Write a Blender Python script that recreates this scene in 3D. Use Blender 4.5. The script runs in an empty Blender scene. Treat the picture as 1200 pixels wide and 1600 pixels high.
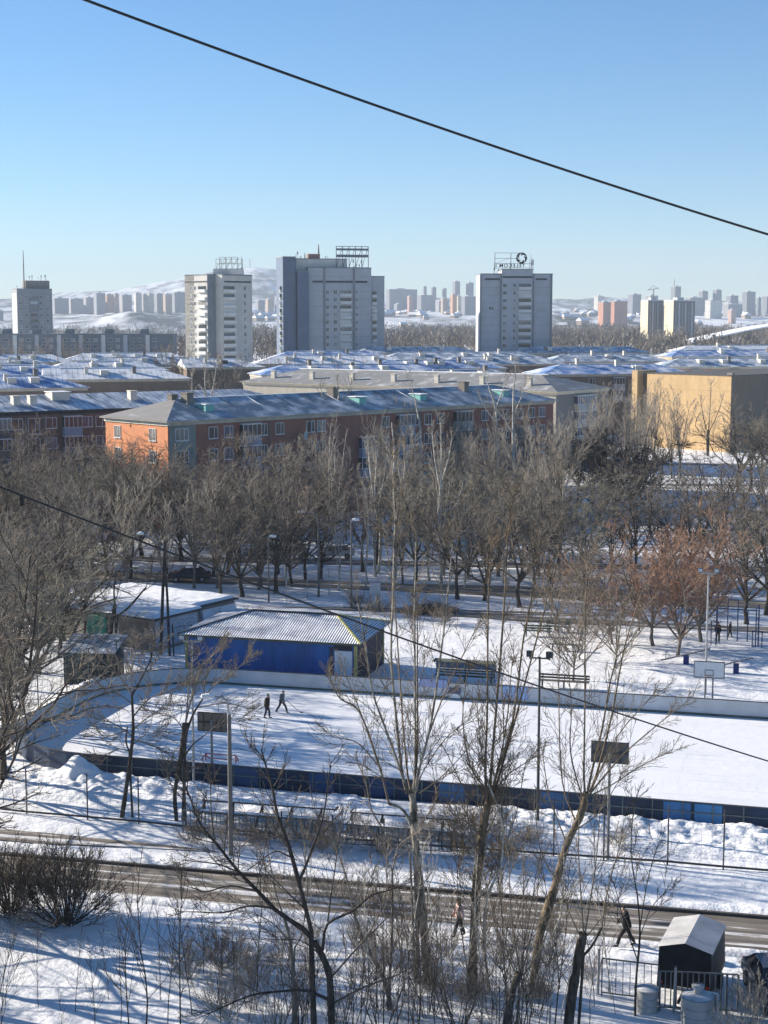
import bpy, math, random
import numpy as np
from mathutils import Vector, Matrix, noise
R=math.radians; PI=math.pi
rnd=random.Random(7)
sc=bpy.context.scene
COL=sc.collection
# ------------------------------------------------------------------ camera maths (photo is 1200 x 1600)
CH=26.0; F=2400.0; PITCH=math.atan(300/2400)
cp,sp=math.cos(PITCH),math.sin(PITCH)
def ray(px,py):
    x=(px-600)/F; y=-(py-800)/F
    return Vector((x, cp+sp*y, -sp+cp*y))
def G(px,py,z=0.0):                      # the point of height z seen at a photo pixel
    d=ray(px,py); t=(z-CH)/d.z
    return Vector((d.x*t,d.y*t,z))
def W(px,py,Y):                          # the point at distance Y seen at a photo pixel
    d=ray(px,py); t=Y/d.y
    return Vector((d.x*t,Y,CH+d.z*t))
# ------------------------------------------------------------------ mesh helpers
def mesh_np(name,V,Q):
    V=np.asarray(V,dtype=np.float32).reshape(-1,3); Q=np.asarray(Q,dtype=np.int32)
    n=Q.shape[1]
    me=bpy.data.meshes.new(name); me.vertices.add(len(V)); me.vertices.foreach_set('co',V.ravel())
    me.loops.add(Q.size); me.loops.foreach_set('vertex_index',Q.ravel())
    me.polygons.add(len(Q)); me.polygons.foreach_set('loop_start',np.arange(0,Q.size,n,dtype=np.int32))
    me.polygons.foreach_set('loop_total',np.full(len(Q),n,dtype=np.int32))
    me.update(calc_edges=True); return me
class MB:
    def __init__(s): s.v=[]; s.f=[]; s.m=[]; s.cur=0
    def add(s,vs,fs):
        o=len(s.v); s.v+= [tuple(v) for v in vs]; s.f+=[tuple(i+o for i in f) for f in fs]; s.m+=[s.cur]*len(fs); return s
    def box(s,x0,y0,z0,x1,y1,z1):
        vs=[(x,y,z) for z in (z0,z1) for (x,y) in ((x0,y0),(x1,y0),(x1,y1),(x0,y1))]
        return s.add(vs,[(3,2,1,0),(4,5,6,7),(0,1,5,4),(1,2,6,5),(2,3,7,6),(3,0,4,7)])
    def bar(s,a,b,w,h=None):             # rectangular bar from a to b
        a=Vector(a); b=Vector(b); h=h or w; d=(b-a).normalized()
        u=d.cross(Vector((0,0,1)));  u=Vector((1,0,0)) if u.length<1e-3 else u.normalized()
        v=u.cross(d)
        vs=[p+u*(sx*w/2)+v*(sz*h/2) for p in (a,b) for (sx,sz) in ((-1,-1),(1,-1),(1,1),(-1,1))]
        return s.add(vs,[(0,1,2,3),(7,6,5,4),(4,5,1,0),(5,6,2,1),(6,7,3,2),(7,4,0,3)])
    def tube(s,pts,rs,n=8,cap=True):
        pts=[Vector(p) for p in pts]
        if not isinstance(rs,(list,tuple)): rs=[rs]*len(pts)
        o=len(s.v); k=len(pts)
        for i,p in enumerate(pts):
            d=(pts[min(i+1,k-1)]-pts[max(i-1,0)]).normalized()
            u=d.cross(Vector((0,0,1))); u=Vector((1,0,0)) if u.length<1e-2 else u.normalized()
            v=d.cross(u)
            for j in range(n):
                a=2*PI*j/n; s.v.append(tuple(p+(u*math.cos(a)+v*math.sin(a))*rs[i]))
        fs=[(o+i*n+j,o+i*n+(j+1)%n,o+(i+1)*n+(j+1)%n,o+(i+1)*n+j) for i in range(k-1) for j in range(n)]
        if cap: fs+=[tuple(o+j for j in range(n))[::-1],tuple(o+(k-1)*n+j for j in range(n))]
        s.f+=fs; s.m+=[s.cur]*len(fs); return s
    def lathe(s,prof,n=24,c=(0,0,0)):    # prof: (r,z)
        o=len(s.v); k=len(prof)
        for (r,z) in prof:
            for j in range(n):
                a=2*PI*j/n; s.v.append((c[0]+r*math.cos(a),c[1]+r*math.sin(a),c[2]+z))
        fs=[(o+i*n+j,o+i*n+(j+1)%n,o+(i+1)*n+(j+1)%n,o+(i+1)*n+j) for i in range(k-1) for j in range(n)]
        fs+=[tuple(o+j for j in range(n))[::-1],tuple(o+(k-1)*n+j for j in range(n))]
        s.f+=fs; s.m+=[s.cur]*len(fs); return s
    def prism(s,poly,z0,z1):             # ccw plan polygon
        n=len(poly); vs=[(x,y,z0) for x,y in poly]+[(x,y,z1) for x,y in poly]
        return s.add(vs,[tuple(range(n))[::-1],tuple(range(n,2*n))]+[(i,(i+1)%n,n+(i+1)%n,n+i) for i in range(n)])
    def build(s,name,mat=None,parent=None,loc=None,rz=0,bevel=0,smooth=False):
        me=bpy.data.meshes.new(name); me.from_pydata(s.v,[],s.f); me.update()
        return obj(name,me,mat,parent,loc,rz,bevel,smooth,s.m)
def obj(name,me,mat=None,parent=None,loc=None,rz=0,bevel=0,smooth=False,mi=None):
    o=bpy.data.objects.new(name,me); COL.objects.link(o)
    if mat is not None and len(me.materials)==0:
        for m in (mat if isinstance(mat,(list,tuple)) else [mat]): me.materials.append(m)
        if isinstance(mat,(list,tuple)) and mi: me.polygons.foreach_set('material_index',mi)
    if parent is not None: o.parent=parent
    if loc is not None: o.location=loc
    if rz: o.rotation_euler.z=rz
    if smooth: me.shade_smooth()
    if bevel:
        b=o.modifiers.new('bevel','BEVEL'); b.width=bevel; b.segments=2; b.limit_method='ANGLE'
    return o
def tag(o,label=None,cat=None,group=None,kind=None):
    if label: o['label']=label
    if cat: o['category']=cat
    if group: o['group']=group
    if kind: o['kind']=kind
    return o
def thing(name,loc,label,cat,rz=0,group=None):
    o=bpy.data.objects.new(name,None); COL.objects.link(o); o.location=loc; o.rotation_euler.z=rz; o.empty_display_size=.2
    return tag(o,label,cat,group)
KIDS={}
def kids(o):
    if o.name not in KIDS: KIDS[o.name]=[c for c in bpy.data.objects if c.parent==o]
    return KIDS[o.name]
def dup(o,loc,rz=0,scale=None,label=None,group=None):
    c=o.copy(); COL.objects.link(c); c.location=loc; c.rotation_euler=(0,0,rz)
    if scale is not None: c.scale=scale if isinstance(scale,(tuple,list)) else (scale,)*3
    if label: c['label']=label
    if group: c['group']=group
    for ch in kids(o):
        d=ch.copy(); COL.objects.link(d); d.parent=c
        for g in kids(ch):
            e=g.copy(); COL.objects.link(e); e.parent=d
    return c
ORD='first second third fourth fifth sixth seventh eighth ninth tenth eleventh twelfth thirteenth fourteenth fifteenth sixteenth seventeenth eighteenth nineteenth twentieth'.split()
# ------------------------------------------------------------------ materials
def newmat(name):
    m=bpy.data.materials.new(name); m.use_nodes=True; nt=m.node_tree; nt.nodes.clear()
    out=nt.nodes.new('ShaderNodeOutputMaterial'); b=nt.nodes.new('ShaderNodeBsdfPrincipled')
    nt.links.new(b.outputs[0],out.inputs[0]); return m,nt,b
def N(nt,t,**kw):
    n=nt.nodes.new('ShaderNode'+t)
    for k,v in kw.items():
        if k.startswith('i_'): n.inputs[k[2:].replace('_',' ')].default_value=v
        else: setattr(n,k,v)
    return n
def ramp(nt,fac,stops):
    r=N(nt,'ValToRGB'); e=r.color_ramp.elements
    while len(e)<len(stops): e.new(.5)
    for i,(p,c) in enumerate(stops):
        e[i].position=p; e[i].color=(c,c,c,1) if not isinstance(c,(tuple,list)) else (*c,1)
    nt.links.new(fac,r.inputs[0]); return r.outputs[0]
def coords(nt,scale=(1,1,1),kind='Object'):
    t=N(nt,'TexCoord'); m=N(nt,'Mapping'); m.inputs['Scale'].default_value=scale
    nt.links.new(t.outputs[kind],m.inputs[0]); return m.outputs[0]
def noise_tex(nt,vec,scale,detail=4,rough=.55):
    n=N(nt,'TexNoise'); n.inputs['Scale'].default_value=scale; n.inputs['Detail'].default_value=detail; n.inputs['Roughness'].default_value=rough
    nt.links.new(vec,n.inputs['Vector']); return n.outputs['Fac']
def mix(nt,fac,a,b):
    m=N(nt,'Mix',data_type='RGBA')
    if isinstance(fac,float): m.inputs[0].default_value=fac
    else: nt.links.new(fac,m.inputs[0])
    for i,c in ((6,a),(7,b)):
        if isinstance(c,(tuple,list)): m.inputs[i].default_value=(*c,1)
        else: nt.links.new(c,m.inputs[i])
    return m.outputs[2]
def bump(nt,b,h,strength=.3,dist=.05):
    n=N(nt,'Bump'); n.inputs['Strength'].default_value=strength; n.inputs['Distance'].default_value=dist
    nt.links.new(h,n.inputs['Height']); nt.links.new(n.outputs[0],b.inputs['Normal'])
MATS={}
def flat(name,col,rough=.7,var=.18,scale=1.5,metal=0,bmp=0,spec=.3):
    if name in MATS: return MATS[name]
    m,nt,b=newmat(name); v=coords(nt)
    f=noise_tex(nt,v,scale,5)
    c=ramp(nt,f,[(.3,tuple(x*(1-var) for x in col)),(.7,tuple(min(1,x*(1+var)) for x in col))])
    nt.links.new(c,b.inputs['Base Color']); b.inputs['Roughness'].default_value=rough; b.inputs['Metallic'].default_value=metal
    b.inputs['Specular IOR Level'].default_value=spec
    if bmp: bump(nt,b,noise_tex(nt,v,scale*12,3),bmp,.02)
    MATS[name]=m; return m
def brick(name,col,mortar,sc_=(.25,.075),stain=.35,plaster=None):
    m,nt,b=newmat(name)
    t=N(nt,'TexCoord'); g=N(nt,'SeparateXYZ'); nt.links.new(t.outputs['Object'],g.inputs[0])
    ad=N(nt,'Math',operation='ADD'); nt.links.new(g.outputs[0],ad.inputs[0]); nt.links.new(g.outputs[1],ad.inputs[1])
    cb=N(nt,'CombineXYZ'); nt.links.new(ad.outputs[0],cb.inputs[0]); nt.links.new(g.outputs[2],cb.inputs[1])
    br=N(nt,'TexBrick'); br.inputs['Scale'].default_value=1; br.inputs['Brick Width'].default_value=sc_[0]; br.inputs['Row Height'].default_value=sc_[1]
    br.inputs['Mortar Size'].default_value=.008; br.inputs['Color1'].default_value=(*[x*.85 for x in col],1); br.inputs['Color2'].default_value=(*[min(1,x*1.18) for x in col],1); br.inputs['Mortar'].default_value=(*mortar,1)
    nt.links.new(cb.outputs[0],br.inputs['Vector'])
    v=coords(nt,(1,1,.35)); f=noise_tex(nt,v,.6,6,.65)
    c=mix(nt,ramp(nt,f,[(.35,0.0),(.75,stain)]),br.outputs[0],tuple(x*.45 for x in col))
    v2=coords(nt,(.5,.5,.05)); f2=noise_tex(nt,v2,1.7,4,.6)
    c=mix(nt,ramp(nt,f2,[(.52,0.0),(.72,stain*.6)]),c,mortar)
    nt.links.new(c,b.inputs['Base Color']); b.inputs['Roughness'].default_value=.85
    MATS[name]=m; return m
SNOW=(.80,.815,.84)
def snowmat(name,dirt=(.28,.25,.22),amount=.25,scale=.25,bstr=.55,stretch=(1,1,1),kind='Object'):
    m,nt,b=newmat(name); v=coords(nt,stretch,kind)
    f=noise_tex(nt,v,scale,8,.62); f2=noise_tex(nt,v,scale*9,6,.6)
    ad=N(nt,'Math',operation='MULTIPLY_ADD'); nt.links.new(f2,ad.inputs[0]); ad.inputs[1].default_value=.35; nt.links.new(f,ad.inputs[2])
    c=mix(nt,ramp(nt,ad.outputs[0],[(.80-amount*.25,0.0),(.98,min(1,amount*2.2))]),SNOW,dirt)
    nt.links.new(c,b.inputs['Base Color']); b.inputs['Roughness'].default_value=.6; b.inputs['Specular IOR Level'].default_value=.25
    v3=coords(nt,(1,1,1),kind)
    h=noise_tex(nt,v3,1.1,9,.62); bump(nt,b,h,bstr,.35)
    MATS[name]=m; return m
def roofmat(name,base,cover,seam=.6,axis=0,streak=(.35,.12,1)):
    m,nt,b=newmat(name); v=coords(nt,streak); f=noise_tex(nt,v,1.1,7,.6)
    t=N(nt,'TexCoord'); s=N(nt,'SeparateXYZ'); nt.links.new(t.outputs['Object'],s.inputs[0])
    md=N(nt,'Math',operation='FRACT'); mu=N(nt,'Math',operation='MULTIPLY'); mu.inputs[1].default_value=1/seam
    nt.links.new(s.outputs[axis],mu.inputs[0]); nt.links.new(mu.outputs[0],md.inputs[0])
    ab=ramp(nt,md.outputs[0],[(0,1.0),(.10,0.0),(.9,0.0),(1,1.0)])
    bc=mix(nt,noise_tex(nt,coords(nt,(1,1,1)),.5,4),tuple(x*.75 for x in base),tuple(min(1,x*1.3) for x in base))
    sub=N(nt,'Math',operation='SUBTRACT'); nt.links.new(f,sub.inputs[0])
    m2=N(nt,'Math',operation='MULTIPLY'); nt.links.new(ab,m2.inputs[0]); m2.inputs[1].default_value=.16; nt.links.new(m2.outputs[0],sub.inputs[1])
    k=.5+(.5-cover)*.62
    c=mix(nt,ramp(nt,sub.outputs[0],[(k-.14,0.0),(k+.12,1.0)]),bc,(.74,.76,.79))
    nt.links.new(c,b.inputs['Base Color']); b.inputs['Roughness'].default_value=.6
    bump(nt,b,ab,.5,.04); MATS[name]=m; return m
def barkmat(name,c1,c2,scale=6,stretch=(1,1,.25)):
    m,nt,b=newmat(name); v=coords(nt,stretch); f=noise_tex(nt,v,scale,5,.65)
    nt.links.new(ramp(nt,f,[(.35,c1),(.62,c2)]),b.inputs['Base Color']); b.inputs['Roughness'].default_value=.9; b.inputs['Specular IOR Level'].default_value=.1
    bump(nt,b,noise_tex(nt,v,scale*3,5,.7),.9,.04); MATS[name]=m; return m
def facade(name,wall,win,w=3.2,h=2.9,frac=.5,stain=.15):     # far blocks: storeys and window columns too small to build
    m,nt,b=newmat(name)
    t=N(nt,'TexCoord'); g=N(nt,'SeparateXYZ'); nt.links.new(t.outputs['Object'],g.inputs[0])
    ad=N(nt,'Math',operation='ADD'); nt.links.new(g.outputs[0],ad.inputs[0]); nt.links.new(g.outputs[1],ad.inputs[1])
    def band(src,per,fr):
        mu=N(nt,'Math',operation='MULTIPLY'); mu.inputs[1].default_value=1/per; nt.links.new(src,mu.inputs[0])
        fc=N(nt,'Math',operation='FRACT'); nt.links.new(mu.outputs[0],fc.inputs[0])
        lt=N(nt,'Math',operation='LESS_THAN'); lt.inputs[1].default_value=fr; nt.links.new(fc.outputs[0],lt.inputs[0]); return lt.outputs[0]
    mm=N(nt,'Math',operation='MULTIPLY'); nt.links.new(band(ad.outputs[0],w,frac),mm.inputs[0]); nt.links.new(band(g.outputs[2],h,.5),mm.inputs[1])
    f=noise_tex(nt,coords(nt,(1,1,.3)),.08,5)
    wc=ramp(nt,f,[(.35,tuple(x*(1-stain) for x in wall)),(.7,tuple(min(1,x*(1+stain)) for x in wall))])
    nt.links.new(mix(nt,mm.outputs[0],wc,win),b.inputs['Base Color']); b.inputs['Roughness'].default_value=.7
    MATS[name]=m; return m
def glassmat(name,col=(.03,.04,.055),rough=.12):
    m,nt,b=newmat(name); f=noise_tex(nt,coords(nt),.9,2)
    nt.links.new(ramp(nt,f,[(.35,tuple(x*.6 for x in col)),(.7,tuple(x*1.6 for x in col))]),b.inputs['Base Color'])
    b.inputs['Roughness'].default_value=rough; b.inputs['Specular IOR Level'].default_value=.5; MATS[name]=m; return m
M=MATS
GLASS=glassmat('glass'); GLASS2=glassmat('glass_curtain',(.20,.19,.18),.35); GLASS3=glassmat('glass_blue',(.07,.09,.13),.15)
WHITE=flat('white_paint',(.62,.63,.64),.6,.12,2)
GREYP=flat('grey_panel',(.30,.33,.38),.6,.12,1)
CONC=flat('concrete',(.16,.15,.14),.85,.22,.8,bmp=.2)
DARKM=flat('dark_metal',(.045,.05,.055),.5,.2,3)
GALV=flat('galvanised',(.33,.34,.35),.45,.15,4,metal=.4)
BLACK=flat('black',(.012,.012,.014),.6,.2,3)
SNOWM=snowmat('snow_layer',amount=.08,scale=.6,bstr=.3)
# ------------------------------------------------------------------ render, camera, light
cam=bpy.data.cameras.new('camera'); co=bpy.data.objects.new('camera',cam); COL.objects.link(co)
co.location=(0,0,CH); co.rotation_euler=(PI/2-PITCH,0,0); cam.sensor_fit='HORIZONTAL'; cam.sensor_width=36; cam.lens=72; cam.clip_start=.5; cam.clip_end=30000
sc.camera=co
SUN_EL=R(19.5); SUN_AZ=R(23); SUNV=Vector((-math.cos(SUN_AZ)*math.cos(SUN_EL),math.sin(SUN_AZ)*math.cos(SUN_EL),math.sin(SUN_EL)))
sl=bpy.data.lights.new('sun','SUN'); so=bpy.data.objects.new('sun',sl); COL.objects.link(so)
sl.energy=SUN_E=5.0; sl.angle=R(.53); sl.color=(1,.90,.76); so.rotation_euler=SUNV.to_track_quat('Z','Y').to_euler(); so.location=(-50,20,60)
w=bpy.data.worlds.new('World'); sc.world=w; w.use_nodes=True; nt=w.node_tree; bg=nt.nodes['Background']
sky=nt.nodes.new('ShaderNodeTexSky'); sky.sky_type='NISHITA'; sky.sun_disc=False; sky.sun_elevation=SUN_EL
sky.sun_rotation=math.atan2(SUNV.x,SUNV.y); sky.altitude=1500; sky.air_density=1.0; sky.dust_density=.0; sky.ozone_density=4.0
hs=nt.nodes.new('ShaderNodeHueSaturation'); hs.inputs['Saturation'].default_value=1.16; nt.links.new(sky.outputs[0],hs.inputs['Color']); nt.links.new(hs.outputs[0],bg.inputs[0]); bg.inputs[1].default_value=.068
sc.view_settings.view_transform='Standard'; sc.view_settings.look='None'; sc.view_settings.exposure=1.22; sc.view_settings.gamma=1
sc.cycles.max_bounces=5; sc.cycles.diffuse_bounces=3; sc.cycles.glossy_bounces=2; sc.cycles.volume_bounces=0; sc.cycles.transparent_max_bounces=4
sc.cycles.use_denoising=True
# ------------------------------------------------------------------ people
def person(loc,yaw,label,H,pose,coatc,trousc,hatc,skin=(.45,.28,.2),bulk=1.12):
    root=thing('person',loc,label,'person',yaw); s=H/1.75
    J={k:Vector(v)*s for k,v in pose.items()}
    def skinned(name,chains,mats,lev=2):
        vs=[];es=[];rs=[];idx={}
        for ch in chains:
            pr=None
            for (p,r_) in ch:
                key=tuple(round(c,4) for c in p)
                if key not in idx: idx[key]=len(vs); vs.append(tuple(p)); rs.append(tuple(q_*s for q_ in r_) if isinstance(r_,tuple) else r_*s)
                if pr is not None and pr!=idx[key]: es.append((pr,idx[key]))
                pr=idx[key]
        me=bpy.data.meshes.new(name); me.from_pydata(vs,es,[]); o=bpy.data.objects.new(name,me); COL.objects.link(o)
        sm=o.modifiers.new('skin','SKIN'); sm.use_smooth_shade=True
        for i,r_ in enumerate(rs): me.skin_vertices[0].data[i].radius=r_ if isinstance(r_,tuple) else (r_,r_)
        me.skin_vertices[0].data[0].use_root=True
        o.modifiers.new('sub','SUBSURF').levels=lev; o.modifiers['sub'].render_levels=lev
        bpy.context.view_layer.update(); m2=bpy.data.meshes.new_from_object(o.evaluated_get(bpy.context.evaluated_depsgraph_get())); bpy.data.objects.remove(o)
        m2.materials.clear(); q=obj(name,m2,mats,root); m2.shade_smooth(); return q
    pel,che,nek,hed=J['pelvis'],J['chest'],J['neck'],J['head']
    fwd=Vector((0,-1,0))
    def hand(w,e,side):
        d=(w-e).normalized(); c=[[(w,.028),(w+d*.05*s,.036),(w+d*.09*s,.030)]]
        pal=w+d*.085*s; u=d.cross(Vector((0,1,.2))).normalized()
        for i,(o_,L_) in enumerate(((-.028,.07),(-.009,.082),(.010,.078),(.028,.06))):
            b_=pal+u*o_*s; c.append([(pal,.028),(b_,.0095),(b_+d*L_*.5*s,.009),(b_+(d*.9+fwd*.35).normalized()*L_*s,.007)])
        c.append([(w+d*.03*s,.03),(w+d*.05*s+fwd*.04*s,.011),(w+d*.085*s+fwd*.055*s,.008)]); return c
    ch=[[(pel,.12),(che,.13),(nek,.055),(nek.lerp(hed,.5),.07),(hed,.095),(hed+Vector((0,0,.085))*s,.07)]]
    ch.append([(hed,.095),(hed+Vector((0,-.085,-.02))*s,.035),(hed+Vector((0,-.115,-.03))*s,.014)])           # face and nose
    for sd in ('l','r'):
        ch.append([(che,.13),(J['sh'+sd],.062),(J['el'+sd],.045),(J['wr'+sd],.032)]); ch+=hand(J['wr'+sd],J['el'+sd],sd)
        ch.append([(pel,.12),(J['hip'+sd],.085),(J['kn'+sd],.06),(J['an'+sd],.042)])
    skinned('body',ch,flat('skin_%d'%int(skin[0]*100),skin,.6,.05))
    hem=J['hem'] if 'hem' in J else pel+Vector((0,0,-.12))*s
    ch=[[(hem,(.17*bulk,.15*bulk)),(pel,(.165*bulk,.145*bulk)),(che.lerp(pel,.4),(.16*bulk,.14*bulk)),(che,(.165*bulk,.14*bulk)),(nek+Vector((0,0,-.03))*s,.085)]]
    for sd in ('l','r'): ch.append([(che,(.165,.14)),(J['sh'+sd],.082*bulk),(J['el'+sd],.066*bulk),(J['wr'+sd],.052*bulk)])
    skinned('coat',ch,flat('coat_%s'%label[:14],coatc,.85,.2,5))
    ch=[]
    for sd in ('l','r'): ch.append([(pel,.14),(J['hip'+sd],.11),(J['kn'+sd],.085),(J['an'+sd]+Vector((0,0,.02))*s,.075)])
    skinned('trousers',ch,flat('trousers_%s'%label[:14],trousc,.85,.15,5))
    for sd in ('l','r'):
        a=J['an'+sd]; tdir=J.get('toe'+sd,a+Vector((0,-.17,-.06))*s)-a
        skinned('boot',[[(a+Vector((0,0,.06))*s,.055),(a+Vector((0,.02,-.02))*s,.052),(a+tdir*.55,.045),(a+tdir,.036)]],BLACK,1)
    skinned('hat',[[(hed+Vector((0,.02,.02))*s,.112),(hed+Vector((0,.01,.09))*s,.10),(hed+Vector((0,0,.14))*s,.05)]],flat('hat_%s'%label[:14],hatc,.9,.15,5))
    return root
ST=dict(pelvis=(0,0,.95),chest=(0,.01,1.32),neck=(0,0,1.50),head=(0,-.02,1.62))
def pose(stride=.0,armsw=.0,knee=.05,lean=0,arml=None,armr=None,back_lift=.0):
    P=dict(ST); 
    P['chest']=(0,-lean*.4,1.32); P['neck']=(0,-lean*.6,1.50); P['head']=(0,-lean*.75-.02,1.62)
    for sd,x,f in (('l',.1,1),('r',-.1,-1)):
        st=stride*f; P['hip'+sd]=(x,0,.90); P['kn'+sd]=(x,-st*.55-knee,.49+(.02 if f<0 else 0)); P['an'+sd]=(x,-st+ (.0),.08+(back_lift if f<0 else 0)); P['toe'+sd]=(x,-st-.19,.035+(0 if f>0 else back_lift*.2))
        a=armsw*-f; P['sh'+sd]=(x*1.95,P['chest'][1]*.9,1.42); P['el'+sd]=(x*2.5,P['chest'][1]+.02-a*.45,1.14); P['wr'+sd]=(x*2.4,P['chest'][1]-.06-a*1.0,.90)
    if arml: P['ell'],P['wrl']=arml
    if armr: P['elr'],P['wrr']=armr
    return P
# on the rink: one in a brown coat seen from the side, one striding with a stick, one dark figure and one in a pale jacket by the road
person(G(417,1122),R(78),'person in a long dark brown hooded coat walking on the rink',1.62,dict(pose(.16,.08,.06,.12),hem=(0,.0,.72)),(.035,.025,.02),(.04,.03,.06),(.03,.022,.018),bulk=1.5)
person(G(440,1114),R(65),'person in a grey-green jacket striding on the rink with a thin stick',1.55,pose(.42,.25,.08,.18,None,((-.26,-.2,1.12),(-.22,-.42,.98)),.05),(.08,.11,.12),(.02,.025,.04),(.03,.05,.08),bulk=1.25)
stk=thing('hockey_stick',G(446,1113),'thin dark stick held by the striding person on the rink','stick'); k=MB(); k.bar((.05,-.05,.86),(.95,-.12,.06),.03); k.bar((.95,-.12,.05),(1.2,-.14,.05),.03,.07); k.build('shaft',DARKM,stk)
person(G(978,1479),R(-95),'person in dark clothes walking left along the near road',1.78,pose(.36,.26,.06,.12,None,None,.05),(.014,.014,.014),(.016,.016,.018),(.016,.016,.016),bulk=1.35)
person(G(718,1463),R(-80),'person in a pale pinkish jacket and dark trousers half hidden behind the shaggy poplar',1.68,pose(.25,.2,.05,.08),(.50,.36,.33),(.02,.02,.022),(.06,.05,.05),bulk=1.3)
person(G(1121,1004),R(10),'person in dark clothes standing at the left end of the exercise bars',1.72,pose(.08,.05,.04,.05),(.012,.014,.022),(.014,.015,.025),(.015,.015,.02))
person(G(1140,996),R(60),'smaller dark figure standing beyond the exercise bars',1.35,pose(.15,.1,.05,.1),(.03,.02,.02),(.02,.016,.016),(.02,.016,.016))
# ------------------------------------------------------------------ terrain
def interp(x,tab):
    return float(np.interp(x,[a for a,_ in tab],[b for _,b in tab]))
RIDGE=[(-900,468),(-300,470),(0,470),(90,463),(180,456),(240,448),(300,436),(340,428),(370,422),(400,420),(425,423),(445,430),(480,446),(520,459),(600,466),(750,469),(900,470),(1050,472),(1200,475),(2000,470)]
TERR=[(-900,488),(0,488),(300,487),(440,488),(600,486),(750,487),(900,488),(1200,491),(2000,490)]
BANK=[(-900,502),(0,501),(80,503),(150,500),(188,491),(205,488),(222,489),(240,494),(290,499),(440,501),(600,498),(750,497),(900,498),(1200,502),(2000,500)]
PX=np.array([a for a,_ in RIDGE]);
def far_z(px,d):
    h=lambda tab,dd: 26+(500-np.interp(px,[a for a,_ in tab],[b for _,b in tab]))*dd/F
    K=[2450,2900,3350,3700,4500,5300,7200,8600]
    za=np.zeros_like(px); zb=h(BANK,3350); zt=h(TERR,4500); zr=h(RIDGE,7200)
    Z=[za,za*0+2,zb,zb*.55+zt*.45,zt,zt*.8+zr*.2,zr,zr*.8]
    out=np.where(d<K[0],0.0,Z[-1])
    for i in range(len(K)-1):
        m=(d>=K[i])&(d<K[i+1]); u=(d-K[i])/(K[i+1]-K[i])
        if i!=4: u=u*u*(3-2*u)
        out=np.where(m,Z[i]*(1-u)+Z[i+1]*u,out)
    return out
def fz(px,d): return float(far_z(np.array([float(px)]),np.array([float(d)]))[0])
rows=[30.0]
while rows[-1]<8600: rows.append(rows[-1]*1.0065)
rows=np.array(rows)
tt=np.concatenate([np.linspace(-.95,-.3,26)[:-1],np.linspace(-.3,.3,190),np.linspace(.3,.95,26)[1:]])
TT,DD=np.meshgrid(tt,rows); XX=TT*DD; ZZ=far_z(600+F*TT,DD)
rs=np.random.RandomState(3)
def fbm(x,y,s,seed,oct=4):
    out=np.zeros_like(x); r=np.random.RandomState(seed); a=1
    for o in range(oct):
        for k in range(3):
            th=r.rand()*6.28; f=s*(2**o)*(.7+.6*r.rand()); ph=r.rand()*6.28
            out+=a*np.sin((x*math.cos(th)+y*math.sin(th))*f+ph+1.3*np.sin((x*math.sin(th)-y*math.cos(th))*f*.6+ph*2))
        a*=.55
    return out/4.0
farm=np.clip((DD-2500)/900,0,1)
ZZ+=farm*fbm(XX,DD,.011,5,5)*np.clip((DD-2300)/260,0,14)
ZZ-=(1-np.clip((DD-300)/300,0,1))*.09*np.clip(.5+.6*fbm(XX,DD,.9,9,4),0,1)*(DD<600)
V=np.stack([XX,DD,ZZ],-1).reshape(-1,3); nc=len(tt); nr=len(rows)
ii=np.arange((nr-1)*nc).reshape(nr-1,nc)[:,:-1].ravel()
Q=np.stack([ii,ii+1,ii+nc+1,ii+nc],1)
# ground material: fresh snow near by, wooded and open patches on the far bank
m,nt,b=newmat('ground_snow')
v=coords(nt); ge=N(nt,'NewGeometry'); sx=N(nt,'SeparateXYZ'); nt.links.new(ge.outputs['Position'],sx.inputs[0])
f=noise_tex(nt,v,.22,8,.62); f2=noise_tex(nt,v,2.6,6,.62)
ad=N(nt,'Math',operation='MULTIPLY_ADD'); nt.links.new(f2,ad.inputs[0]); ad.inputs[1].default_value=.35; nt.links.new(f,ad.inputs[2])
near=mix(nt,ramp(nt,ad.outputs[0],[(.76,0.0),(.96,.6)]),SNOW,(.30,.27,.23))
vf=coords(nt,(.0035,.0011,.004)); ff=noise_tex(nt,vf,1.0,9,.68)
vg=coords(nt,(.02,.006,.02)); fg=noise_tex(nt,vg,1.0,6,.6)
ad2=N(nt,'Math',operation='MULTIPLY_ADD'); nt.links.new(fg,ad2.inputs[0]); ad2.inputs[1].default_value=.5; nt.links.new(ff,ad2.inputs[2])
far=mix(nt,ramp(nt,ad2.outputs[0],[(.69,0.0),(.84,1.0)]),(.78,.80,.83),(.055,.05,.045))
mr=N(nt,'MapRange'); nt.links.new(sx.outputs[1],mr.inputs[0]); mr.inputs[1].default_value=1500; mr.inputs[2].default_value=2300
nt.links.new(mix(nt,mr.outputs[0],near,far),b.inputs['Base Color']); b.inputs['Roughness'].default_value=.6; b.inputs['Specular IOR Level'].default_value=.2
h=noise_tex(nt,v,.9,10,.63); bump(nt,b,h,.5,.35)
gr=obj('ground',mesh_np('ground',V,Q),m); gr.data.shade_smooth(); tag(gr,'snow covered ground reaching to the hills',None,None,'structure')
# near-edge apron so that the ground goes on under and behind the camera
ap=MB(); ap.add([(-120,-140,-.12),(120,-140,-.12),(120,30.2,-.12),(-120,30.2,-.12)],[(0,1,2,3)]); tag(ap.build('yard_ground',m),'snow covered yard below the camera',None,None,'structure')
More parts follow.
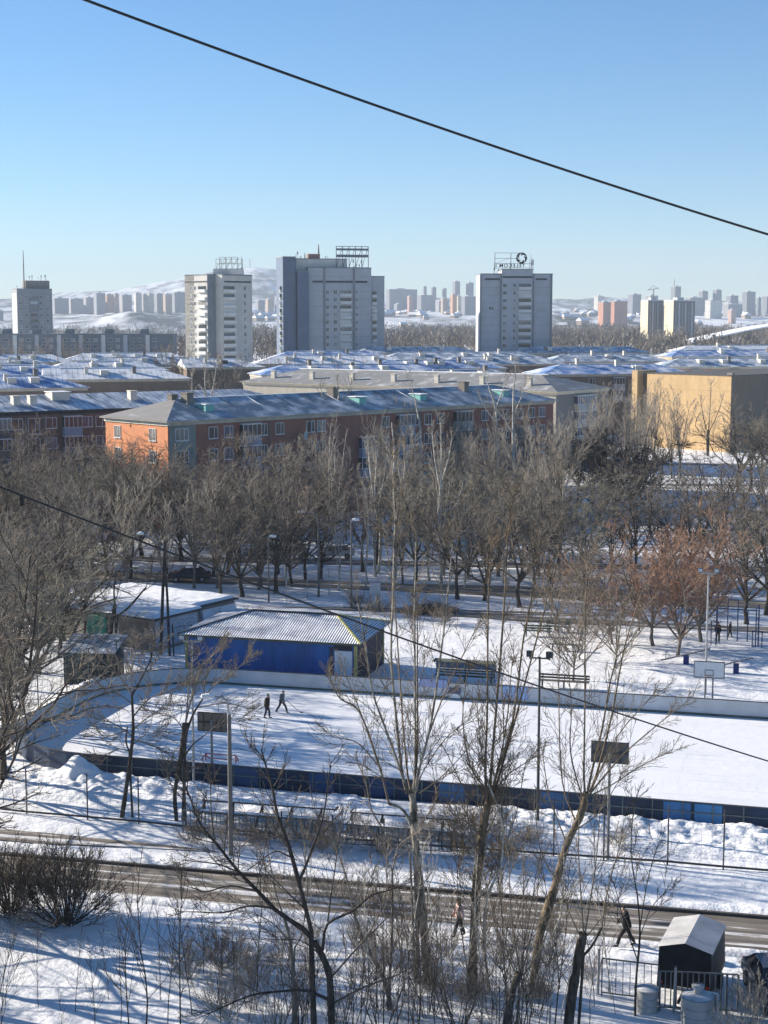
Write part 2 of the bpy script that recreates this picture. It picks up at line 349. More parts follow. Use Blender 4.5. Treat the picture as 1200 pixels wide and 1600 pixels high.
# ------------------------------------------------------------------ the rink frame: RK(s,t): s along the near boards, t across
p1=G(62,1202); p2=G(1196,1296); A=(p2-p1).normalized(); A.z=0; B=Vector((-A.y,A.x,0)); RZ=math.atan2(A.y,A.x)
RW=(G(560,1083)-p1).dot(B); s0=(G(96,1117)-p1).dot(A); OFS=(G(96,1117)-G(130,1131)).dot(A); NL=p1+A*s0
def RK(s,t,z=0): q=NL+A*s+B*t; q.z=z; return q
def RI(px,py,z=0):
    q=G(px,py,z)-NL; return q.dot(A),q.dot(B)
print('RINK',RW,s0,NL,math.degrees(RZ))
RL=62.0
def rrect(r,n=7,o=0):                   # rounded outline, counter-clockwise
    pts=[]
    for cx,cy,a0 in ((RL-r,r,-PI/2),(RL-r,RW-r,0),(r,RW-r,PI/2),(r,r,PI)):
        for i in range(n+1):
            a=a0+PI/2*i/n; pts.append((cx+(r+o)*math.cos(a),cy+(r+o)*math.sin(a)))
    return pts
ice=snowmat('rink_snow',(.45,.46,.48),.10,.35,.10,(.25,1,1))
nt=ice.node_tree; b=[n for n in nt.nodes if n.type=='BSDF_PRINCIPLED'][0]; old=b.inputs['Base Color'].links[0].from_socket
g1=noise_tex(nt,coords(nt,(.05,1.7,1)),1.6,7,.7); g2=noise_tex(nt,coords(nt,(.9,.07,1)),1.3,6,.7); g3=noise_tex(nt,coords(nt,(.12,.2,1)),1.0,4,.6)
c=mix(nt,ramp(nt,g1,[(.57,0.0),(.68,.5)]),old,(.42,.45,.50)); c=mix(nt,ramp(nt,g2,[(.60,0.0),(.70,.4)]),c,(.45,.47,.52)); c=mix(nt,ramp(nt,g3,[(.5,0.0),(.75,.38)]),c,(.55,.58,.63)); nt.links.new(c,b.inputs['Base Color'])
k=MB(); pr=rrect(7.5); k.add([(x,y,.012) for x,y in pr],[tuple(range(len(pr)))]); tag(k.build('rink_ice',ice,None,NL,RZ),'snow dusted ice inside the boards',None,None,'structure')
# boards
BH=1.12
brd=thing('rink_boards',NL,'low boards with rounded corners all round the snowy ice rink','boards',RZ)
inn=flat('board_white',(.50,.52,.55),.6,.12,.7); outm=flat('board_navy',(.016,.035,.075),.55,.35,.5)
pin,pout=rrect(7.5,9,.0),rrect(7.5,9,.06); n=len(pin)
k=MB(); k.add([(x,y,.0) for x,y in pin]+[(x,y,BH) for x,y in pin],[((i+1)%n,i,n+i,n+(i+1)%n) for i in range(n)]); k.build('inner_panel',inn,brd)
k=MB(); k.add([(x,y,.0) for x,y in pout]+[(x,y,BH) for x,y in pout],[(i,(i+1)%n,n+(i+1)%n,n+i) for i in range(n)]); k.build('outer_panel',outm,brd)
k=MB(); k.add([(x,y,BH+.002) for x,y in rrect(7.5,9,-.03)]+[(x,y,BH+.002) for x,y in rrect(7.5,9,.09)]+[(x,y,BH+.05) for x,y in rrect(7.5,9,-.03)]+[(x,y,BH+.05) for x,y in rrect(7.5,9,.09)],
   [f for i in range(n) for j in [(i+1)%n] for f in ((2*n+i,3*n+i,3*n+j,2*n+j),(n+i,n+j,3*n+j,3*n+i),(j,i,2*n+i,2*n+j))]); k.build('cap_rail',flat('rail_dark',(.06,.07,.075),.6,.2),brd)
k=MB(); k.add([(x,y,.02) for x,y in rrect(7.5,9,-.02)]+[(x,y,.17) for x,y in rrect(7.5,9,-.02)],[((i+1)%n,i,n+i,n+(i+1)%n) for i in range(n)]); k.build('kick_strip',flat('kick',(.10,.115,.09),.7,.3),brd)
postm=flat('board_frame',(.12,.15,.16),.6,.2)
k=MB(); k.bar((7.3,-.09,.62),(RL-7,-.09,.62),.05,.06); k.build('frame_rail',postm,brd)
for i in range(27):
    x=7.3+i*1.55
    k=MB(); k.bar((x,-.10,0),(x,-.10,BH),.06,.07); k.build('frame_post',postm,brd)
for (c,x0,x1) in (((.03,.15,.36),38.0,39.4),((.04,.19,.42),39.6,41.0),((.03,.11,.25),26.0,27.4),((.025,.08,.2),18.6,20.0),((.03,.10,.23),31.5,33.0),((.02,.07,.17),14.2,15.6),((.02,.06,.16),22.0,23.4)):
    x0-=OFS; x1-=OFS; k=MB(); k.box(x0,-.078,.08,x1,-.062,BH-.03); tag(k.build('board_patch',flat('blue_patch%d'%int(x0),c,.5,.2,1),brd),'brighter blue repaired panel of the boards')
# snow bank heaped against the near boards
def bank(s_a,s_b,t_a,t_b,hfun,name,mt,ns,nt_,seed):
    S,T=np.meshgrid(np.linspace(s_a,s_b,ns),np.linspace(t_a,t_b,nt_)); H=hfun(S,T)+.0
    H=H*(1+.42*fbm(S,T,.9,seed,5))+.13*fbm(S,T,3.4,seed+1,5)*np.clip(H*3,0,1)
    H=H-.13*np.abs(fbm(S,T*1.6,3.2,seed+5,5))*np.clip(H*2.5,0,1)+.05*fbm(S,T,9,seed+7,3)*np.clip(H*3,0,1)
    e=np.minimum(np.minimum(S-s_a,s_b-S)/1.2,np.minimum(T-t_a,t_b-T)/.5); H=H*np.clip(e,0,1)-.1*(e<=0)
    Vv=np.stack([S,T,H],-1).reshape(-1,3); q=np.arange((nt_-1)*ns).reshape(nt_-1,ns)[:,:-1].ravel()
    o=obj(name,mesh_np(name,Vv,np.stack([q,q+1,q+ns+1,q+ns],1)),mt,None,NL,RZ); o.data.shade_smooth(); return o
bankm=snowmat('bank_snow',(.33,.30,.27),.22,.7,.7)
def h1(S,T):
    S=S+OFS; base=np.exp(-((T+1.3)/1.5)**2)*.42
    gap=1-.75*np.exp(-((S-17)/4.5)**4)-.0
    gap2=1-.7*np.exp(-((S-25)/3.2)**4)
    mound=1.0*np.exp(-((S-5.2)/1.1)**2-((T+1.2)/.9)**2)
    return base*gap*gap2+mound+.18*np.exp(-((T+3.2)/1.6)**2)
tag(bank(-3,56,-5.2,-.16,h1,'snow_bank',bankm,420,44,11),'lumpy ploughed snow heaped along the near rink boards','snow bank',None,'stuff')
tag(bank(-3.2,1.6,1,RW-2,lambda S,T:.45*np.exp(-((S+1.4)/.8)**2),'snow_bank',bankm,40,150,15).__class__ and bpy.data.objects['snow_bank.001'],'low snow ridge along the left end of the boards','snow bank',None,'stuff')
# ------------------------------------------------------------------ roads
def road(name,c,ang,L0,L1,w,mt,z,label,edge=True,seed=1,taper=0):
    nx=max(40,int((L1-L0)/.8)); r=np.random.RandomState(seed)
    xs=np.linspace(L0,L1,nx); e1=-w/2+.18*fbm(xs,xs*0,.5,seed,4); e2=w/2+.18*fbm(xs,xs*0+4,.5,seed+3,4)
    if taper: tp=np.clip((L1-xs)/taper,.02,1)*np.clip((xs-L0)/taper,.02,1); e1=e1*tp; e2=e2*tp
    Vv=[(x,y,0) for x,y in zip(xs,e1)]+[(x,y,0) for x,y in zip(xs,e2)]
    q=[(i,i+1,nx+i+1,nx+i) for i in range(nx-1)]
    o=obj(name,mesh_np(name,Vv,q),mt,None,(c[0],c[1],z),ang); return tag(o,label,None,None,'structure')
def slush(name,dark,mid,w0,scale_y=1.4,whiteness=.5):
    m,nt,b=newmat(name); v=coords(nt,(.03,scale_y,1)); f=noise_tex(nt,v,1,5,.6)
    v2=coords(nt,(.35,1.6,1)); f2=noise_tex(nt,v2,1.2,6,.65)
    ad=N(nt,'Math',operation='MULTIPLY_ADD'); nt.links.new(f2,ad.inputs[0]); ad.inputs[1].default_value=.35; nt.links.new(f,ad.inputs[2])
    k=.83-.2*whiteness
    nt.links.new(ramp(nt,ad.outputs[0],[(.45,dark),(.60,mid),(k,tuple(x*1.7 for x in mid)),(k+.04,(.66,.66,.67))]),b.inputs['Base Color'])
    b.inputs['Roughness'].default_value=.75; bump(nt,b,ad.outputs[0],.6,.12); M[name]=m; return m
S1=slush('road_slush',(.065,.055,.045),(.135,.118,.098),1,2.0,.6)
S2=slush('road_slush_far',(.10,.085,.065),(.2,.165,.125),1,1.2,.45)
S3=slush('path_dark',(.05,.05,.052),(.12,.115,.11),1,1.6,.3)
e1=G(300,1362); e2=G(300,1408); rc=(e1+e2)/2; ra=math.atan2((G(1200,1487)-e2).y,(G(1200,1487)-e2).x)
RDW=(e1-e2).dot(Vector((-math.sin(ra),math.cos(ra),0)))
print('ROADW',RDW,math.degrees(ra))
road('road',rc,ra,-40,60,RDW,S1,.006,'slushy brown road with snow between its wheel ruts, crossing in front of the rink',seed=21)
# road edge: a low kerb with a snow ledge on its far side
kb=MB(); kb.box(-40,RDW/2+.02,-.05,60,RDW/2+.2,.13); tag(kb.build('kerb',flat('kerb_dark',(.07,.065,.06),.8,.3,1),None,rc,ra),'dark kerb along the far edge of the near road',None,None,'structure')
def ledge(n,c,ang,y0,y1,h,L0,L1,seed,label):
    nx=int((L1-L0)/.35); X,Y=np.meshgrid(np.linspace(L0,L1,nx),np.linspace(y0,y1,9)); u=(Y-y0)/(y1-y0)
    H=h*np.sin(np.clip(u,0,1)*PI)**.7*(.75+.5*fbm(X,Y,.8,seed,4)); H[0,:]=-.05; H[-1,:]=-.05
    q=np.arange(8*nx).reshape(8,nx)[:,:-1].ravel(); o=obj(n,mesh_np(n,np.stack([X,Y,H],-1).reshape(-1,3),np.stack([q,q+1,q+nx+1,q+nx],1)),M['bank_snow'],None,(c[0],c[1],0),ang); o.data.shade_smooth(); return tag(o,label,None,None,'structure')
ledge('roadside_snow',rc,ra,RDW/2+.2,RDW/2+1.3,.22,-40,60,31,'ploughed snow ledge on the far side of the near road')
ledge('roadside_snow',rc,ra,-RDW/2-.75,-RDW/2-.02,.16,-40,60,35,'ploughed snow ledge on the near side of the near road')
q=G(0,1303); road('path',q,ra,-30,12,1.5,S1,.006,'slushy wheel track joining from the left',seed=41,taper=9)
c2=G(880,930); road('road',c2,R(-15.5),-90,60,3.8,S2,.006,'brown slushy park road behind the rink',seed=51)
c3=G(500,912); road('road',c3,R(-9),-80,30,3.0,S2,.010,'slushy lane behind the garages',seed=57)
c4=G(1000,975); road('path',c4,R(-14),-22,40,2.2,S3,.010,'dark trodden path under the park trees',seed=55,taper=10)
c5=G(640,880); road('road',c5,R(-6),-90,70,3.2,S3,.006,'dark far park lane',seed=59)
c6=G(700,955); road('path',c6,R(-8),-16,16,1.8,S3,.014,'dark trodden path behind the rink',seed=61,taper=8)
for px,py,L,aw in ((1080,725,30,3),(1130,758,34,2.5),(1110,800,30,2.5)):
    c=G(px,py); road('path',c,R(-4),-L/2,L/2,aw,S3,.006,'bare trodden path below the yellow wall',seed=px,taper=8)
# ------------------------------------------------------------------ trees
class Lines:
    def __init__(s): s.g={}
    def add(s,pts,rs,n): s.g.setdefault((len(pts),n),[]).append((pts,rs))
    def mesh(s,name):
        Vs=[];Qs=[];off=0
        for (k,n),L in s.g.items():
            P=np.array([a for a,_ in L],dtype=float); Rr=np.array([b for _,b in L],dtype=float); Nn=len(L)
            T=np.gradient(P,axis=1); T/=np.linalg.norm(T,axis=2,keepdims=True)+1e-9
            ref=np.where(np.abs(T[:,:1,2:3])>.9,np.array([1.,0,0]),np.array([0,0,1.])); ref=np.broadcast_to(ref,T.shape)
            U=np.cross(T,ref); U/=np.linalg.norm(U,axis=2,keepdims=True)+1e-9; Wv=np.cross(T,U)
            a=np.arange(n)*2*PI/n; ca=np.cos(a)[None,None,:,None]; sa=np.sin(a)[None,None,:,None]
            Vv=P[:,:,None,:]+(U[:,:,None,:]*ca+Wv[:,:,None,:]*sa)*Rr[:,:,None,None]
            Vs.append(Vv.reshape(-1,3))
            i=np.arange(Nn)[:,None,None]*k*n; j=np.arange(k-1)[None,:,None]*n; l=np.arange(n)[None,None,:]; l2=(l+1)%n
            q=np.stack([i+j+l,i+j+l2,i+j+n+l2,i+j+n+l],-1).reshape(-1,4)+off
            Qs.append(q); off+=Nn*k*n
        me=mesh_np(name,np.concatenate(Vs),np.concatenate(Qs)); me.shade_smooth(); return me
def rot_dir(d,ang,r):
    d=d.normalized(); a=Vector((r.gauss(0,1),r.gauss(0,1),r.gauss(0,1))); u=(a-d*a.dot(d)).normalized()
    return d*math.cos(ang)+u*math.sin(ang)
def walk(p,d,L,k,wob,up,r):
    pts=[p.copy()]; d=d.normalized()
    for i in range(k-1):
        d=(d+Vector((r.gauss(0,wob),r.gauss(0,wob),r.gauss(0,wob)+up))).normalized(); p=p+d*(L/(k-1)); pts.append(p)
    return pts
def at(pts,t):
    x=t*(len(pts)-1); i=min(int(x),len(pts)-2); u=x-i
    return pts[i].lerp(pts[i+1],u),(pts[i+1]-pts[i]).normalized()
def branch(tr,cr,p,d,L,r0,lev,spec,r):
    S=spec[lev]; k=S.get('k',4); pts=walk(p,d,L,k,S['wob'],S['up'],r)
    rmin=S.get('rmin',.008); re=max(rmin*.6,r0*S.get('tap',.3))
    rs=[r0+(re-r0)*(i/(k-1)) for i in range(k)]
    (tr if S.get('wood') else cr).add([tuple(q) for q in pts],rs,S.get('n',3))
    if lev+1<len(spec):
        C=spec[lev+1]; n=C['num']; n=n if isinstance(n,int) else r.randint(*n)
        for j in range(n):
            t=C['t0']+(1-C['t0'])*((j+r.random())/n); q,dd=at(pts,min(t,.99))
            nd=rot_dir(dd,R(r.uniform(*C['ang'])),r)
            if nd.z<-.25: nd.z*=.3
            branch(tr,cr,q,nd,L*C['len']*r.uniform(.65,1.15)*(1.15-.55*t),max(C.get('rmin',.008),(r0+(re-r0)*t)*C['rr']),lev+1,spec,r)
def tree_mesh(seed,trunk,r0,r1,limbs,spec,n=7):
    r=random.Random(seed); tr=Lines(); cr=Lines()
    rs=[r0*1.35]+[r0+(r1-r0)*i/(len(trunk)-1) for i in range(1,len(trunk))]
    tr.add([tuple(p) for p in trunk],rs,n)
    for (p,d,L,rr) in limbs: branch(tr,cr,Vector(p),Vector(d),L,rr,0,spec,r)
    return tr.mesh('trunk'),cr.mesh('crown')
BARK=barkmat('bark_dark',(.035,.030,.026),(.10,.085,.07))
BARKG=barkmat('bark_grey',(.09,.08,.07),(.22,.20,.175))
BIRCH=barkmat('bark_pale',(.22,.20,.17),(.62,.59,.53),5,(1,1,.8))
POPL=barkmat('bark_poplar',(.075,.065,.052),(.26,.235,.19),5,(1,1,.3))
TW=flat('twigs_brown',(.215,.185,.155),.9,.3,.35,spec=.1)
TWD=flat('twigs_dark',(.085,.07,.058),.9,.3,.5,spec=.1)
TWR=flat('twigs_red',(.30,.185,.13),.9,.3,.5,spec=.1)
TWB=flat('twigs_umber',(.24,.19,.15),.9,.3,.5,spec=.1)
TWW=flat('twigs_willow',(.125,.105,.085),.9,.3,.5,spec=.1)
TWK=flat('twigs_blackish',(.028,.027,.027),.9,.3,.5,spec=.1)
TWP=flat('twigs_pale',(.33,.295,.25),.9,.3,.4,spec=.1)
TWY=flat('twigs_olive',(.25,.23,.18),.9,.3,.4,spec=.1)
def broad(seed,H,th,R0,nl,spread,mats,name,twk=1.0,up=.05,dens=1.0,lean=(0,0)):
    r=random.Random(seed); trunk=[Vector((0,0,-.3))]; p=Vector((0,0,-.3))
    for i in range(4):
        p=p+Vector((lean[0]+r.gauss(0,.09),lean[1]+r.gauss(0,.09),(th+.3)/4)); trunk.append(p)
    limbs=[]
    for i in range(nl):
        a=2*PI*(i+r.random()*.6)/nl; e=R(spread*r.uniform(.45,1.15)); q,_=at(trunk,r.uniform(.78,1)) if i else (trunk[-1],0)
        if i==0: e*=.25
        L=(H-q.z)*r.uniform(.70,.9)/max(.62,math.cos(e)) if e<1 else (H-q.z)*.75
        limbs.append((q,(math.sin(e)*math.cos(a),math.sin(e)*math.sin(a),math.cos(e)),L,R0*r.uniform(.42,.6)))
    D=lambda x:max(2,int(x*dens+.5))
    spec=[dict(wood=1,k=7,n=5,wob=.14,up=up,tap=.25),
          dict(num=D(8),t0=.18,ang=(28,62),len=.46,rr=.6,k=5,n=4,wob=.18,up=up,wood=1,rmin=.024*twk),
          dict(num=D(7),t0=.15,ang=(25,60),len=.52,rr=.55,k=4,wob=.17,up=up*.8,rmin=.016*twk),
          dict(num=D(5),t0=.15,ang=(22,55),len=.55,rr=.6,k=3,wob=.14,up=up*.5,rmin=.010*twk)]
    a,b=tree_mesh(seed,trunk,R0,R0*.62,limbs,spec)
    root=thing(name,(0,0,-500),'x','tree'); obj('trunk',a,mats[0],root); obj('crown',b,mats[1],root); return root
def upright(seed,H,th,R0,nl,mats,name,twk=1.0,dens=1.0,spread=14):
    r=random.Random(seed); trunk=[Vector((0,0,-.3))]; p=Vector((0,0,-.3))
    for i in range(5): p=p+Vector((r.gauss(0,.07),r.gauss(0,.07),(th+.3)/5)); trunk.append(p)
    limbs=[]
    for i in range(nl):
        a=2*PI*(i+r.random()*.6)/nl; e=R(spread*r.uniform(.3,1.3)); q,_=at(trunk,r.uniform(.55,1)) if i else (trunk[-1],0)
        limbs.append((q,(math.sin(e)*math.cos(a),math.sin(e)*math.sin(a),math.cos(e)),(H-q.z)*r.uniform(.75,1),R0*r.uniform(.35,.55)))
    D=lambda x:max(2,int(x*dens+.5))
    spec=[dict(wood=1,k=7,n=5,wob=.06,up=.07,tap=.2),
          dict(num=D(13),t0=.12,ang=(18,42),len=.26,rr=.42,k=4,wob=.10,up=.12,rmin=.015*twk),
          dict(num=D(6),t0=.12,ang=(18,45),len=.48,rr=.6,k=3,wob=.10,up=.1,rmin=.011*twk),
          dict(num=D(3),t0=.2,ang=(18,45),len=.5,rr=.7,k=3,wob=.10,up=.05,rmin=.009*twk)]
    a,b=tree_mesh(seed,trunk,R0,R0*.7,limbs,spec)
    root=thing(name,(0,0,-500),'x','tree'); obj('trunk',a,mats[0],root); obj('crown',b,mats[1],root); return root
def shrub(seed,H,nst,mats,name,spread=38,twk=1.0,dens=1.0,rb=.035,up0=.05):
    r=random.Random(seed); limbs=[]
    for i in range(nst):
        a=r.random()*2*PI; e=R(spread*r.uniform(.05,1.2)); d=r.random()*.35
        limbs.append(((d*math.cos(a),d*math.sin(a),-.1),(math.sin(e)*math.cos(a),math.sin(e)*math.sin(a),math.cos(e)),H*r.uniform(.7,1.05),rb*r.uniform(.6,1.1)))
    D=lambda x:max(2,int(x*dens+.5))
    spec=[dict(wood=1,k=6,n=4,wob=.10,up=up0,tap=.35),
          dict(num=D(7),t0=.25,ang=(18,48),len=.42,rr=.6,k=4,wob=.13,up=.06,rmin=.010*twk),
          dict(num=D(5),t0=.15,ang=(18,48),len=.5,rr=.7,k=3,wob=.12,up=.04,rmin=.007*twk)]
    tr=Lines(); cr=Lines()
    for (p,d,L,rr) in limbs: branch(tr,cr,Vector(p),Vector(d),L,rr,0,spec,r)
    root=thing(name,(0,0,-500),'x','shrub'); obj('stem',tr.mesh('stem'),mats[0],root); obj('crown',cr.mesh('crown'),mats[1],root); return root
# kinds (each is moved to its first place when used, then copied)
KIND={}
def kind(k,f): KIND[k]=[f,None]
def place(k,loc,rz,s,label,group=None):
    if KIND[k][1] is None:
        o=KIND[k][0](); KIND[k][1]=o; o.location=loc; o.rotation_euler.z=rz; o.scale=s if isinstance(s,tuple) else (s,)*3; o['label']=label
        if group: o['group']=group
        kids(o)
        return o
    o=dup(KIND[k][1],loc,rz,s,label)
    if group: o['group']=group
    elif 'group' in o: del o['group']
    return o
for i in range(4): kind('broad%d'%i,lambda i=i: broad(100+i,12,2.6+.5*i,.26,6,52,(BARK,TW),'park_tree',1.6,.05,[1.0,.8,1.05,.7][i]))
for i in range(2): kind('olive%d'%i,lambda i=i: broad(140+i,12,2.2,.24,7,48,(BARKG,TWY),'park_tree',1.5,.05,1.05))
for i in range(3): kind('upright%d'%i,lambda i=i: upright(200+i,16,3.5,.20,6+i,(BARKG,TWP),'poplar_tree',1.7,1.0,16))
for i in range(2): kind('birch%d'%i,lambda i=i: upright(230+i,16,4.0,.17,4,(BIRCH,TWP),'birch_tree',1.4,.7,11))
for i in range(2): kind('red%d'%i,lambda i=i: broad(300+i,7.4,1.5,.17,8,50,(BARKG,TWR),'maple_tree',1.4,.07,1.15))
for i in range(2): kind('brown%d'%i,lambda i=i: broad(320+i,7.4,1.3,.13,7,46,(BARKG,TWB),'maple_tree',1.2,.07,.85))
kind('dark0',lambda: broad(400,12,1.8,.3,8,50,(BARK,TWK),'park_tree',2.6,.05,1.3))
for i in range(3): kind('far%d'%i,lambda i=i: upright(500+i,14,2.5,.22,8,(BARKG,TW),'bare_tree',3.0,.9,26))
kind('willow',lambda: shrub(600,3.0,46,(BARK,TWW),'willow_shrub',66,1.35,1.35,.032,.17))
kind('thicket0',lambda: shrub(610,3.4,11,(BARK,TW),'thicket_shrub',30,1.1,.8,.026))
kind('thicket1',lambda: shrub(611,4.2,9,(BARK,TW),'thicket_shrub',20,1.1,.8,.028))
kind('brush',lambda: shrub(612,2.0,26,(TW,TW),'brush_shrub',45,1.2,1.1,.016))
kind('brushp',lambda: shrub(613,2.2,22,(TWP,TWP),'brush_shrub',40,1.2,1.0,.016))
def sapling_mesh(seed):
    r=random.Random(seed); H=7.0; trunk=walk(Vector((0,0,-.2)),Vector((0,0,1)),H,9,.055,.03,r)
    tr=Lines(); cr=Lines(); tr.add([tuple(p) for p in trunk],[.032-.024*i/8 for i in range(9)],5)
    spec=[dict(k=5,wob=.08,up=.12,rmin=.008,tap=.5),dict(num=5,t0=.2,ang=(20,48),len=.45,rr=.7,k=3,wob=.1,up=.08,rmin=.006)]
    for i in range(18):
        t=.25+.7*(i+r.random())/18; q,_=at(trunk,t); a=r.random()*2*PI; e=R(r.uniform(25,50))
        branch(tr,cr,q,Vector((math.sin(e)*math.cos(a),math.sin(e)*math.sin(a),math.cos(e))),(1.25-t)*1.9,.014,0,spec,r)
    root=thing('sapling',(0,0,-500),'x','sapling'); obj('stem',tr.mesh('stem'),BARK,root); obj('crown',cr.mesh('crown'),TWD,root); return root
def pale_sap(i):
    o=sapling_mesh(760+i); o.name='birch_sapling'
    for c in o.children: c.data.materials.clear(); c.data.materials.append(BIRCH if c.name.startswith('stem') else TWP)
    return o
for i in range(3): kind('pale%d'%i,lambda i=i: pale_sap(i))
for i in range(5): kind('sapling%d'%i,lambda i=i: sapling_mesh(700+i))
# ---- rows of park trees.  (row text, [(px, py of the foot), ...], kinds, height range)
trg=random.Random(11)
NH=dict(broad=12.6,olive=12.6,dark=12.6,upright=16,birch=16,red=7.6,brown=7.6,far=14)
def spot_row(where,spots,kinds,hr,adj,base_h,cat='tree',sq=(1,1)):
    n=len(spots)
    for i,(px,py) in enumerate(sorted(spots)):
        k=kinds[trg.randrange(len(kinds))]; s=trg.uniform(*hr)/NH[k[:-1]]; wd=s*trg.uniform(.9,1.15)
        loc=G(px,py); loc.z=-.05
        o=place(k,loc,trg.random()*6.28,(wd*sq[0],wd*sq[0],s),'%s, %s from left %s'%(adj,ORD[i],where))
def along(x0,y0,x1,y1,n,jx=14,jy=5):
    return [(x0+(x1-x0)*(i+.5)/n+trg.uniform(-jx,jx), y0+(y1-y0)*(i+.5)/n+trg.uniform(-jy,jy)) for i in range(n)]
BR=['broad0','broad1','broad2','broad3']
spot_row('in the row behind the garages',along(-30,905,460,898,13),BR+['olive0'],(9.5,12),'bare spreading park tree',12)
spot_row('in the second row behind the garages',along(-30,880,470,872,13),BR+['olive0','olive1'],(11,13),'tall grey-brown park tree',12)
spot_row('in front of the brown block',along(-30,852,300,846,9),BR+['olive0','olive1'],(10,12),'bare tangled tree',12)
spot_row('under the orange end wall',along(290,850,520,846,6),BR+['olive0','olive1'],(9.5,11),'bare tangled tree',12)
spot_row('at the foot of the brown block',along(-20,822,250,820,8),BR+['upright0'],(10,12),'fine grey-crowned tree',12)
spot_row('between the two park roads',[(590,882),(566,893),(502,905)],BR,(9,10.5),'bare tree with a dark bent trunk',12)
spot_row('along the park road behind the rink',[(715,936),(757,938),(812,948),(862,940),(910,936)],BR+['olive0'],(9,10.5),'bare park tree',12)
spot_row('behind the park road in the middle of the park',along(640,905,930,893,8),BR+['olive0','olive1'],(10,12),'brown bare tree',12)
spot_row('in the thicket below the red block',along(640,872,900,864,8),BR+['olive0','olive1'],(9.5,11.5),'bushy bare tree',12)
spot_row('of the pale poplars before the red facade',along(430,842,870,826,13,14,6),['upright0','upright1','upright2'],(10,14.8),'tall slender pale poplar',16)
spot_row('of the poplars close under the red block',along(300,800,880,775,15,14,6),['upright0','upright1','upright2'],(10.5,15),'thin upright poplar',16)
spot_row('of the forked birches below the red block',[(587,900),(618,872),(697,862),(690,915),(520,862),(432,850)],['birch0','birch1'],(12,15.5),'pale birch',16)
spot_row('of the dark trees round the curved street lamps',[(935,812),(962,800),(985,796)],['dark0'],(8.5,9.8),'dense dark tree',12)
spot_row('standing in front of the grey hipped house',along(868,792,1000,770,6,10,6),['upright0','upright1','upright2'],(14,17.5),'tall pale bare tree',16)
spot_row('before the lit yellow wall',along(975,752,1075,744,5,6,5),['upright0','upright1','olive0'],(13,16.5),'bare fan-shaped tree',16)
spot_row('before the shaded wall beside the yellow one',along(1148,765,1240,770,5,8,5),BR+['olive0'],(11,15),'reddish-grey bare tree',12)
spot_row('along the lane below the yellow wall',along(970,830,1230,842,7,12,7),BR+['olive1'],(8.5,11),'bare rounded tree',12)
spot_row('beyond the russet maples',along(960,880,1230,890,6,12,8),BR+['olive0'],(8,10),'bare spreading tree',12)
spot_row('beside the blue exercise bars',[(1166,974),(1197,960),(1222,985)],BR,(9.5,10.5),'bare tree',12)
spot_row('of the russet maples behind the basketball board',[(1022,1009),(1060,1024),(1094,1002)],['red0','red1'],(7.6,8.9),'russet bare maple',7.4)
spot_row('in the row left of the russet maples',[(868,985),(905,1000),(958,1006),(1000,985)],['brown0','brown1'],(5.6,7.0),'brown bushy maple',7.4)
spot_row('by the bench behind the far boards',[(896,1062),(906,1030),(962,1042)],['brown1','broad1'],(4.2,5.6),'small leaning bare tree',9)
spot_row('hanging over the left corner of the rink',[(4,1222),(-25,1180),(20,1135),(-15,1110)],BR,(10,12.5),'large bare tree',12)
spot_row('at the left edge in front of the garages',[(15,1075),(60,1052),(-20,1040),(95,1022)],BR,(9.5,12),'dense grey bare tree',12)
spot_row('in the clump behind the blue pavilion',[(345,948),(378,932),(405,920),(432,926),(455,915),(478,905)],BR+['olive0'],(8.5,11),'dark bare tree',12)
spot_row('in the right-hand park by the dark path',along(930,912,1230,925,7,12,8),BR+['olive0'],(7,9.5),'bare low-crowned tree',12)
spot_row('in the thicket at the left edge',[(-30,1000),(20,1010),(55,1000),(100,1000),(-10,1140),(35,1120),(-40,1240),(60,985)],BR+['olive0','olive1'],(9,12),'grey tangled tree',12)
spot_row('of the thin birches beyond the park road',along(520,915,905,905,9,16,8),['birch0','birch1','upright1'],(9,13),'slim pale birch',16)
spot_row('of the thin birches left of the middle',along(60,930,470,912,8,18,8),['birch0','upright0'],(9,12.5),'slim pale birch',16)
spot_row('of the unseen trees added to shade the snow',[(-150,1560),(-260,1500),(-120,1450),(-330,1600),(-230,1390)],BR,(12,15),'tall bare tree',12)  # unseen trees added to cast shade over the lower left snow
spot_row('beyond the left edge of the park',along(-330,905,-40,870,9,18,16),BR+['olive0'],(9.5,12),'bare park tree',12)
spot_row('beyond the right edge of the park',along(1240,930,1430,860,6,18,16),BR+['olive0'],(8.5,11),'bare park tree',12)
# bare trees among the roofs and before the towers
spot_row('between the snowy roofs on the left',along(0,650,380,655,12,16,6),['far0','far1','far2'],(12,18),'bare courtyard tree',14)
spot_row('between the blue roofs in the middle',along(420,650,860,645,11,16,6),['far0','far1','far2'],(12,17),'bare courtyard tree',14)
spot_row('below the three pale towers',along(250,598,770,596,16,14,5),['far0','far1','far2'],(13,19),'bare tree',14)
spot_row('on the left below the long dark block',along(-10,596,130,596,6,10,4),['far0','far1','far2'],(13,18),'bare dark tree',14)
spot_row('around the right-hand roofs',along(860,610,1200,600,10,14,6),['far0','far1','far2'],(11,16),'bare courtyard tree',14)
